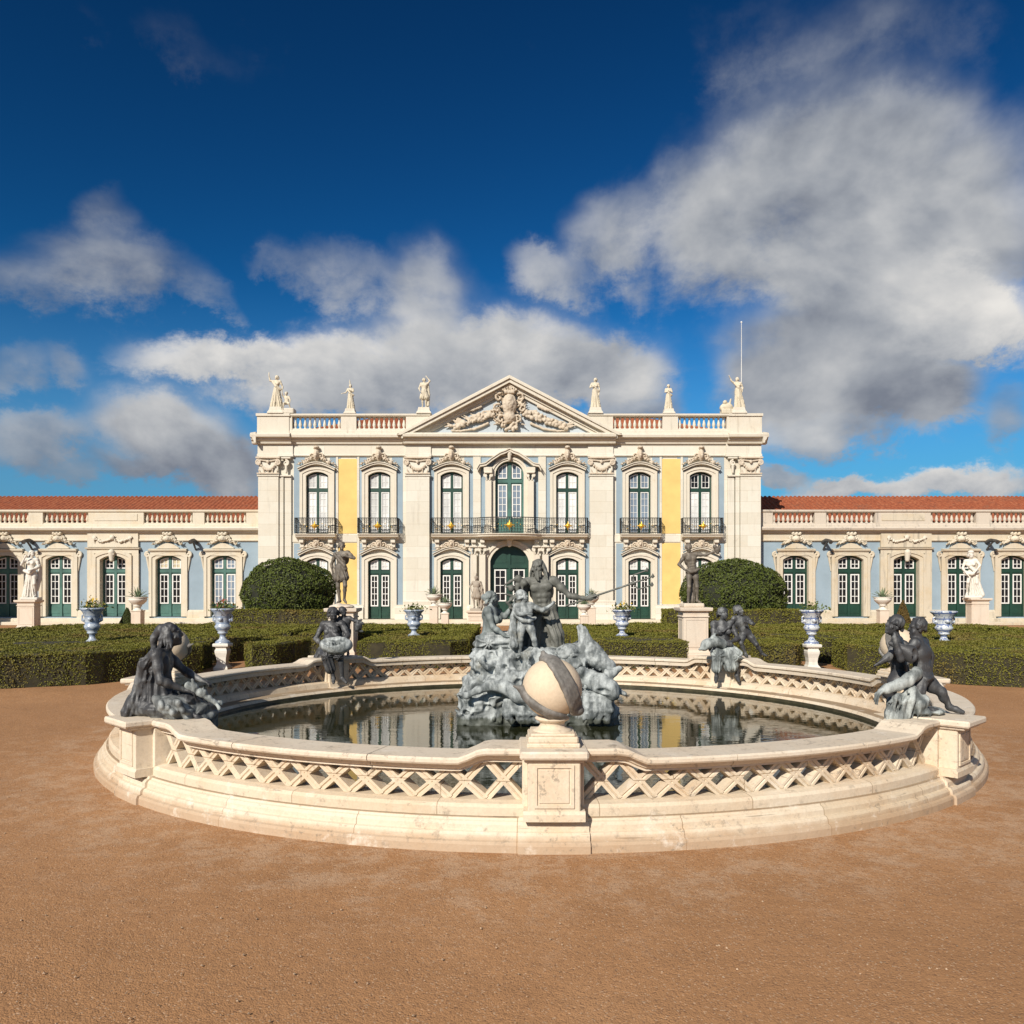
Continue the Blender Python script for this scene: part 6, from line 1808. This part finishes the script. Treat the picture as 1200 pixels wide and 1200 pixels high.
d = Sculpt().chain([(-.12, -.36, .26), (-.24, -.40, .30), (-.36, -.42, .28), (-.46, -.42, .20)], .09, .07, .04).ell((-.40, -.42, .26), (.12, .09, .09), None, .03).cap((-.46, -.42, .2), (-.54, -.42, .16), .05, .025).cap((-.3, -.4, .38), (-.25, -.38, .44), .04, .015)
link("dolphin", d.mesh("dolphin", .012, noise=[(.006, 20)]), M["leadpale"], e)
co_, _ = child_statue("child_figure", dict(pelvis=(.18, 0, .66), chest=(.04, -.03, .95), neck=(-.02, -.06, 1.13), head=(-.04, -.10, 1.30), look=(.6, -.7, .1), shL=(-.16, -.05, 1.07), shR=(.2, -.05, 1.07), elL=(-.32, -.22, .86), wrL=(-.5, -.3, .74), elR=(.34, -.24, .92), wrR=(.12, -.34, .98), hipL=(.10, -.02, .60), hipR=(.28, 0, .60), knL=(-.02, -.28, .40), knR=(.46, -.1, .34), anL=(.14, -.2, .05), anR=(.66, .02, .06), toL=(.12, -.36, .02), toR=(.74, -.12, .02)), .66, "lead", e, (.30, .04, 0))

# ------------------------------------------------------------------ CENTRAL FOUNTAIN
FX, FY = at(631, 700, 12.0)[0], 12.05
ft = empty("fountain_sculpture", (FX, FY, .0), 0, "large lead group of bearded man with trident, woman and child on pale rock", "fountain sculpture")
Q_ = lambda px, py, dy=0.0: vec(((px - 631) / 970 * (12.0 + dy), dy - .05, 2 - (py - 690) / 970 * (12.0 + dy)))
rk = Sculpt(); rr = random.Random(21)
rk.rbox((-.02, .1, .30), (.92, .42, .30), .18, .05); rk.rbox((-.08, .12, .74), (.72, .40, .26), .16, .08)
for i in range(70):
    a = rr.uniform(0, 2 * pi); z = rr.uniform(.12, 1.06); w_ = 1.06 - .22 * z; rx = w_ * cos(a); ry = .56 * sin(a) + .1
    rk.ell((rx * rr.uniform(.86, 1.02), ry * rr.uniform(.9, 1.05), z), (rr.uniform(.08, .22), rr.uniform(.08, .2), rr.uniform(.06, .17)), None, .05)
for i in range(46):                     # curling waves and shells over the rock
    x = rr.uniform(-.95, .95); z = rr.uniform(.25, 1.0); rr_ = rr.uniform(.05, .15)
    rk.chain([(x + rr_ * (1 - k * .07) * cos(k * .6 + i), -.48 + .05 * abs(x) - .10 * rr.random(), z + rr_ * (1 - k * .07) * sin(k * .6 + i)) for k in range(9)], .036, .014, .012)
for i in range(12): rk.chain([(rr.uniform(-1, 1) * .8, -.45, .95 + rr.random() * .12), (rr.uniform(-1, 1) * .85, -.52, .7), (rr.uniform(-1, 1) * .9, -.5, .4)], .06, .05, .03)
rk.rbox((-.80, -.28, .20), (.28, .16, .22), .05, .05); rk.rbox((.80, -.25, .22), (.25, .16, .26), .05, .05)
link("rock", rk.mesh("rock", .0155, noise=[(.040, 4), (.045, -5), (.026, -11), (.012, 19), (.007, 40)], zmin=-.1), M["verd"], ft)
# bearded man with the trident
nz = 1.04
SC = .87
nb = dict(pelvis=(.06, .02, .80), chest=(.03, .0, 1.14), neck=(.0, -.01, 1.36), head=(-.03, -.05, 1.52), look=(-.35, -.93, -.05), shL=(-.22, .0, 1.27), shR=(.25, -.02, 1.29), elL=(-.30, .06, .96), wrL=(-.24, .02, .72), elR=(.50, -.06, 1.04), wrR=(.79, -.10, .995), hdR=(1, -.05, .30), hdL=(.1, -.3, -1),
          hipL=(-.04, .02, .77), hipR=(.16, .02, .77), knL=(-.10, -.14, .40), knR=(.28, -.08, .38), anL=(-.12, .0, .0), anR=(.38, .0, .02), toL=(-.16, -.16, -.04), toR=(.44, -.16, -.02))
nb = {k: (v if k in ("look", "hdR", "hdL") else tuple(c * SC for c in v)) for k, v in nb.items()}
s, j = body(nb, fingers=True, muscle=1.12, thick=.98, hs=.95)
NL = (.02, .02, nz - .05)
no = link("bearded_man_figure", s.mesh("bearded_man_figure", .0105, noise=[(.004, 13), (.003, 30)]), M["nept"], ft, NL)
hr_ = hair(j, .19, seed=3, beard=.14, hs=.95).chain([vec(j["head"]) + vec((.07, .02, .02)), vec(j["head"]) + vec((.12, .03, -.10)), vec(j["head"]) + vec((.10, .02, -.20))], .04, .025).chain([vec(j["head"]) + vec((-.05, .05, 0)), vec(j["head"]) + vec((-.09, .06, -.16))], .035, .02)
link("hair", hr_.mesh("hair", .010, noise=[(.005, 30)]), M["nept"], no)
d = Sculpt()
swag(d, [(.20 * SC, -.02, .86 * SC), (.06, -.13, .80 * SC), (-.10, -.12, .84 * SC), (-.22, .02, .80 * SC), (-.34, .05, .95 * SC)], .045, 5, 4, .03)
d.cap((.13, 0, .72), (.24, -.08, .34), .11, .10, .04, (.016, 9, 0)).cap((.24, -.08, .34), (.30, -.02, -.02), .10, .10, .04, (.018, 9, 1)).chain([(-.2, .02, .78), (-.28, -.03, .6), (-.22, -.06, .44)], .07, .06, .03, (.014, 7, 2)).cap((-.03, 0, .66), (-.1, -.05, .2), .09, .1, .05, (.016, 8, 2))
for i in range(9):
    d.chain([(-.20 + .035 * i, .06, .74), (-.22 + .045 * i + .03 * sin(i * 2), .02, .4), (-.26 + .06 * i, -.02 + .03 * sin(i * 1.7), .0)], .055, .065, .025)
link("drapery", d.mesh("drapery", .011, noise=[(.010, 14), (.005, 28)]), M["nept"], no)
tr = MB(); h0 = vec(NL) + vec(j["wrR"]) + vec((.08, -.02, .03)); dirT = nrm((.58, -.10, .20)); a0 = h0 - dirT * .42; a1 = h0 + dirT * .60
tr.tube([a0, a1], .014, 8)
sd_ = nrm(np.cross(dirT, (0, 1, 0))); 
for q in (-1, 0, 1):
    p0 = a1 + sd_ * .0; p1 = a1 + sd_ * .11 * q + dirT * .05; p2 = p1 + dirT * (.22 if q else .27)
    tr.tube([p0, p1, p2 - dirT * .05, p2], [.012, .012, .012, .002], 6)
    tr.lathe([(0, -.03), (.028, 0), (0, .05)], tuple(p2 - dirT * .02), 6, caps=False)
tr.tube([a1 - dirT * .03, a1 + dirT * .03], .026, 8)
tr.build("trident", M["nept"], ft)
# seated woman on the left, back turned, looking to the right
wb_ = dict(pelvis=(.0, .0, .14), chest=(.05, -.02, .47), neck=(.06, -.02, .67), head=(.08, -.03, .81), look=(.95, .25, .05), shL=(.0, -.19, .60), shR=(.08, .16, .61), elL=(.10, -.26, .34), wrL=(.32, -.24, .18), elR=(.3, .18, .5), wrR=(.46, .12, .72), hdR=(.4, 0, 1), hdL=(1, .1, -.1), hipL=(.0, -.10, .12), hipR=(.02, .10, .12), knL=(.42, -.14, .12), knR=(.42, .12, .14), anL=(.42, -.1, -.30), anR=(.5, .1, -.3), toL=(.55, -.1, -.36), toR=(.6, .1, -.36))
wb_ = {k: (v if k in ("look", "hdR", "hdL") else tuple(c * .84 for c in v)) for k, v in wb_.items()}
s, j = body(wb_, fem=True, fingers=True, hs=.9, thick=.88)
W0 = Q_(571, 757, -.12)
wo = link("woman_figure", s.mesh("woman_figure", .0105, noise=[(.004, 13), (.003, 30)]), M["verdfig"], ft, W0)
link("hair", hair(j, .05, bun=True, seed=5, hs=.9).mesh("hair", .010), M["verdfig"], wo)
d = Sculpt(); d.ell((.02, .0, .05), (.22, .22, .13), None, .06, (.016, 9, 0)).cap((.05, -.10, .1), (.36, -.12, .08), .11, .10, .04, (.018, 8, 1)).cap((.05, .08, .1), (.36, .1, .1), .11, .10, .04, (.018, 8, 2)).cap((.36, -.1, .08), (.40, -.08, -.2), .1, .09, .04, (.018, 8, 1))
link("drapery", d.mesh("drapery", .011, noise=[(.007, 16)]), M["verd"], wo)
d = Sculpt().chain([(.42, .08, .58), (.44, .06, .74), (.42, .06, .88)], .02, .03)
r5 = random.Random(4)
for i in range(22):
    z = r5.uniform(.45, .98); x = .42 + r5.uniform(-.12, .12); a = r5.uniform(0, 6); d.cap((x, .06, z), (x + .09 * cos(a), .06 + r5.uniform(-.05, .05), z + .09 * sin(a)), .024, .012, .012)
d.ell((.44, .06, .97), .055).ell((.53, .05, .90), .05).ell((.34, .06, .82), .045)
link("coral_branch", d.mesh("coral_branch", .010), M["nept"], wo)
# child reaching up
cj = dict(pelvis=(.02, 0, .80), chest=(.0, .0, 1.08), neck=(-.02, 0, 1.26), head=(-.05, -.03, 1.44), look=(.8, -.55, .15), shL=(-.17, 0, 1.20), shR=(.16, -.02, 1.22), elL=(-.16, -.16, 1.02), wrL=(.08, -.26, 1.02), elR=(.42, -.06, 1.10), wrR=(.64, -.06, 1.24), hdR=(.8, 0, .6), hipL=(-.08, 0, .76), hipR=(.12, 0, .76), knL=(-.10, -.12, .42), knR=(.22, -.10, .42), anL=(-.12, .02, .04), anR=(.30, .06, .06), toL=(-.16, -.16, .0), toR=(.36, -.1, .0))
co_, cjj = child_statue("child_figure", cj, .60, "verd", ft, Q_(614, 770, -.30), h=.0115, hl=.04, seed=7)
d = Sculpt(); swag(d, [(-.2, -.08, .98), (-.05, -.17, .86), (.12, -.15, .84), (.22, 0, .9)], .04, 3, 4, .03).chain([(-.2, .0, 1.2), (-.26, .05, .9), (-.28, .0, .6), (-.25, -.1, .3)], .07, .1, .03, (.014, 7, 2))
link("drapery", d.mesh("drapery", .016, noise=[(.008, 14)]), M["verd"], co_)
# sea creature with upright fin on the right, horse-like head, triton limbs low on the left
d = Sculpt(); d.chain([Q_(668, 768, -.2), Q_(690, 764, -.3), Q_(700, 772, -.35), Q_(712, 784, -.35)], .17, .12, .05).cap(Q_(686, 764, -.3), Q_(679, 734, -.28), .11, .04, .03, (.012, 6, 0)).cap(Q_(694, 764, -.3), Q_(684, 736, -.3), .07, .03, .03).ell(Q_(664, 764, -.35), (.16, .12, .12), None, .04)
link("sea_creature", d.mesh("sea_creature", .013, noise=[(.02, 9), (.008, 24)]), M["verd"], ft)
d = Sculpt(); d.chain([Q_(690, 796, -.45), Q_(702, 800, -.55), Q_(712, 806, -.6), Q_(716, 812, -.6)], .14, .11, .04).ell(Q_(703, 806, -.62), (.12, .10, .09), None, .04).cut(Q_(704, 811, -.72), (.11, .06, .04), None, .02).cap(Q_(712, 790, -.5), Q_(724, 784, -.5), .08, .04).cap(Q_(716, 806, -.5), Q_(730, 813, -.5), .07, .04).cap(Q_(684, 790, -.5), Q_(680, 786, -.55), .08, .06)
link("fish_head", d.mesh("fish_head", .013, noise=[(.015, 12)]), M["verd"], ft)
d = Sculpt(); d.chain([Q_(628, 822, -.62), Q_(606, 814, -.68), Q_(592, 806, -.66), Q_(574, 803, -.62)], .13, .075, .04).ell(Q_(573, 803, -.62), .075).chain([Q_(573, 804, -.62), Q_(560, 808, -.64), Q_(545, 815, -.62)], .065, .042, .03).cap(Q_(545, 815, -.62), Q_(537, 813, -.66), .042, .028).ell(Q_(630, 828, -.6), (.2, .15, .16), None, .05)
link("triton_limb", d.mesh("triton_limb", .012, noise=[(.006, 16)]), M["verd"], ft)
d = Sculpt()
for i in range(14): 
    x = 592 + i * 3.2; d.chain([Q_(x, 822 + rr.uniform(-4, 4), -.62), Q_(x - 3, 836, -.66), Q_(x + rr.uniform(-5, 5), 846, -.62)], .05, .03, .025)
link("rock_drapery", d.mesh("rock_drapery", .012, noise=[(.012, -12)]), M["verd"], ft); d = Sculpt()
for i in range(12):
    x = 684 + i * 2.6; d.chain([Q_(x, 818 + rr.uniform(-5, 5), -.58), Q_(x + 2, 832, -.62), Q_(x + rr.uniform(-4, 4), 846, -.58)], .05, .03, .025)
link("rock_drapery", d.mesh("rock_drapery", .012, noise=[(.012, -12)]), M["verd"], ft)
# ------------------------------------------------------------------ LIGHT AND SKY
SUN_EL, SUN_AZ = radians(33), radians(27)      # azimuth to the left of straight behind the camera
sd = bpy.data.lights.new("sun", "SUN"); sd.energy = 4.8; sd.angle = radians(.53); sd.color = (1.0, .93, .83)
so = bpy.data.objects.new("sun", sd); COL.objects.link(so)
to_sun = Vector((-sin(SUN_AZ) * cos(SUN_EL), -cos(SUN_AZ) * cos(SUN_EL), sin(SUN_EL)))
so.rotation_euler = to_sun.to_track_quat("Z", "Y").to_euler(); so.location = to_sun * 60

world = bpy.data.worlds.new("World"); scene.world = world; world.use_nodes = True
w = NT(world.node_tree); world.node_tree.nodes.clear()
outw = w.new("ShaderNodeOutputWorld")
sky = w.new("ShaderNodeTexSky", sky_type="NISHITA"); sky.sun_disc = False
sky.sun_elevation = SUN_EL; sky.sun_rotation = atan2(to_sun.x, to_sun.y) % (2 * pi)
sky.altitude = 200; sky.air_density = 1.0; sky.dust_density = .3; sky.ozone_density = 2.0
tc = w.new("ShaderNodeTexCoord"); sx = w.new("ShaderNodeSeparateXYZ"); w.l.new(tc.outputs["Generated"], sx.inputs[0])
az = w.math("ARCTAN2", sx.outputs[0], sx.outputs[1]); el = w.math("ARCSINE", sx.outputs[2])
cv = w.new("ShaderNodeCombineXYZ"); w.l.new(az, cv.inputs[0]); w.l.new(w.math("MULTIPLY", el, 1.35), cv.inputs[1])
D = tc.outputs["Generated"]
P3 = cv.outputs[0]
n1 = w.noise(P3, 3.2, 6, .58, .2); n2 = w.noise(P3, 10.0, 8, .68, .15); nw2 = w.noise(P3, 6.0, 2, .6)
azw = w.math("ADD", az, w.math("MULTIPLY_ADD", nw2, .14, -.07)); elw = w.math("ADD", el, w.math("MULTIPLY_ADD", n2, .10, -.05))


def ang(px, py):
    a = atan((px - 600) / FPX); return a, atan((690 - py) / FPX * cos(a))


# px, py, half width, half height (pixels of the photograph), tilt (deg), weight, brightness at the crown, at the base
CLOUDS = [
    (930, 235, 190, 92, 10, .95, .56, .47), (1040, 290, 170, 120, 0, 1.05, .58, .36), (1000, 390, 150, 60, 0, 1.05, .40, .30), (1125, 375, 105, 52, -22, 1.15, 1.3, .60), (930, 450, 95, 58, 0, 1.0, .62, .36), (1030, 455, 120, 45, -8, 1.05, .50, .28),
    (985, 505, 100, 30, 0, .85, .66, .50), (1050, 175, 90, 45, 20, .8, .54, .46), (720, 280, 62, 58, 35, .78, .56, .46), (650, 325, 58, 30, -20, .72, .62, .50), (790, 235, 80, 50, 25, .72, .54, .46), (740, 335, 30, 36, 0, .6, .5, .45), (1195, 290, 60, 45, 0, .8, .44, .36),
    (900, 80, 120, 70, -30, .50, .30, .26), (1010, 60, 110, 60, 20, .48, .32, .26), (1120, 40, 90, 50, 0, .42, .28, .22), (880, 150, 90, 45, 0, .45, .36, .30),
    (300, 428, 125, 28, -2, .95, .78, .52), (430, 440, 130, 45, 0, 1.05, .68, .46), (560, 430, 150, 55, 0, 1.05, .72, .46), (380, 465, 110, 30, 0, .9, .56, .44), (720, 475, 60, 22, 0, .8, .55, .44), (690, 440, 100, 40, 5, 1.0, .64, .46), (500, 360, 48, 72, 25, .80, .58, .46), (410, 330, 100, 42, -10, .68, .50, .44), (320, 310, 50, 22, 10, .58, .48, .42),
    (130, 315, 120, 46, 8, .74, .46, .38), (125, 250, 38, 34, 60, .60, .42, .36), (230, 345, 60, 28, -25, .70, .46, .4), (30, 335, 60, 30, 0, .6, .40, .36),
    (205, 515, 80, 52, -12, 1.05, .64, .38), (255, 545, 60, 36, 0, 1.0, .44, .34), (160, 545, 60, 22, 0, .85, .42, .34), (55, 515, 90, 28, 12, .72, .42, .34), (20, 440, 60, 32, 25, .62, .42, .36), (85, 430, 40, 26, -40, .62, .44, .38), (70, 545, 60, 16, 0, .6, .38, .33),
    (1000, 575, 90, 15, 6, .95, .74, .5), (1120, 568, 110, 20, 4, 1.0, .74, .5), (910, 562, 60, 14, -10, .8, .6, .45), (1180, 490, 45, 35, 0, .75, .42, .36), (200, 55, 70, 26, -10, .40, .2, .18), (90, 30, 40, 20, -30, .38, .2, .18),
]
cw = w.new("ShaderNodeCombineXYZ"); w.l.new(azw, cw.inputs[0]); w.l.new(elw, cw.inputs[1])
tot = None; br = None; wsum = None
for px, py, hw, hh, tilt, wt, b1, b0 in CLOUDS:
    a0, e0 = ang(px, py); ra, re = 1.16 * hw / FPX * cos(a0) ** 2, 1.18 * hh / FPX * cos(a0)
    mp = w.new("ShaderNodeMapping", vector_type="TEXTURE"); w.l.new(cw.outputs[0], mp.inputs[0])
    mp.inputs["Location"].default_value = (a0, e0, 0); mp.inputs["Rotation"].default_value = (0, 0, radians(tilt)); mp.inputs["Scale"].default_value = (ra, re, 1)
    dt = w.new("ShaderNodeVectorMath", operation="DOT_PRODUCT"); w.l.new(mp.outputs[0], dt.inputs[0]); w.l.new(mp.outputs[0], dt.inputs[1]); q = dt.outputs["Value"]
    m_ = w.math("DIVIDE", wt, w.math("MULTIPLY_ADD", w.math("MULTIPLY", q, q), 1.25, 1.0))
    if b1 - b0 > .05:
        dv = w.new("ShaderNodeVectorMath", operation="DOT_PRODUCT"); w.l.new(mp.outputs[0], dv.inputs[0]); dv.inputs[1].default_value = (-.125, .5, 0)
        lum = w.math("MULTIPLY_ADD", w.math("ADD", dv.outputs["Value"], .5, clamp=True), b1 - b0, b0)
    else: lum = (b1 + b0) / 2
    if tot is None: tot = m_
    else:
        nd = w.new("ShaderNodeMath", operation="SMOOTH_MAX"); w.l.new(tot, nd.inputs[0]); w.l.new(m_, nd.inputs[1]); nd.inputs[2].default_value = .25; tot = nd.outputs[0]
    m2 = w.math("MULTIPLY", m_, m_)
    br = w.math("MULTIPLY", m2, lum) if br is None else w.math("MULTIPLY_ADD", m2, lum, br); wsum = m2 if wsum is None else w.math("ADD", wsum, m2)
# unseen cloud added beside and behind the camera to whiten ambient light and reflections
tot = w.math("MAXIMUM", tot, w.math("MULTIPLY", w.smooth(w.math("ABSOLUTE", az), .80, 1.5), .62))
fb = w.math("ADD", w.math("MULTIPLY", w.math("SUBTRACT", n1, .5), 1.25), w.math("MULTIPLY", w.math("SUBTRACT", n2, .5), .85))
field = w.math("ADD", tot, w.math("MULTIPLY", fb, .80))
dens = w.math("MULTIPLY", w.smooth(field, .30, .84), w.math("MINIMUM", 1.0, w.math("MULTIPLY_ADD", tot, 1.0, .12)))
bri = w.math("DIVIDE", w.math("ADD", br, .0002), w.math("ADD", wsum, .0005))
# the side of each billow turned to the sun is brighter: compare the noise a little way towards the sun
off = w.new("ShaderNodeVectorMath", operation="ADD"); w.l.new(P3, off.inputs[0]); off.inputs[1].default_value = (-.03, .04, 0)
n1o = w.noise(off.outputs[0], 3.2, 4, .58, .2)
rel = w.math("MULTIPLY", w.math("SUBTRACT", n1, n1o), 1.3)
bri = w.math("MAXIMUM", w.math("ADD", w.math("ADD", bri, rel), w.math("MULTIPLY", w.math("SUBTRACT", n2, .5), .13)), .16)
ccol = w.ramp(bri, [(.0, (.06, .08, .11)), (.3, (.17, .19, .235)), (.45, (.29, .31, .345)), (.6, (.43, .44, .455)), (1.0, (.86, .82, .76))])
bgc = w.new("ShaderNodeBackground"); w.l.new(ccol, bgc.inputs[0]); bgc.inputs[1].default_value = 1.0
# polarised deep blue
pol = w.mix(1.0, sky.outputs[0], (.225, .495, .515), "MULTIPLY")
gam = w.new("ShaderNodeGamma"); w.l.new(pol, gam.inputs[0]); gam.inputs[1].default_value = 2.0
hz = w.math("MULTIPLY", w.math("SUBTRACT", 1.0, w.smooth(el, -.02, .36)), .94)
skc = w.mix(hz, gam.outputs[0], (2.1, 4.8, 8.2))
bgs = w.new("ShaderNodeBackground"); w.l.new(skc, bgs.inputs[0]); bgs.inputs[1].default_value = .05
mx = w.new("ShaderNodeMixShader"); w.l.new(dens, mx.inputs[0]); w.l.new(bgs.outputs[0], mx.inputs[1]); w.l.new(bgc.outputs[0], mx.inputs[2])
w.l.new(mx.outputs[0], outw.inputs[0])
scene.view_settings.view_transform = "Standard"; scene.view_settings.look = "None"
scene.view_settings.exposure = 0.22; scene.view_settings.gamma = 1.0
world.cycles.sampling_method = 'MANUAL'; world.cycles.sample_map_resolution = 512
scene.cycles.max_bounces = 6; scene.cycles.diffuse_bounces = 3; scene.cycles.glossy_bounces = 3; scene.cycles.caustics_reflective = False
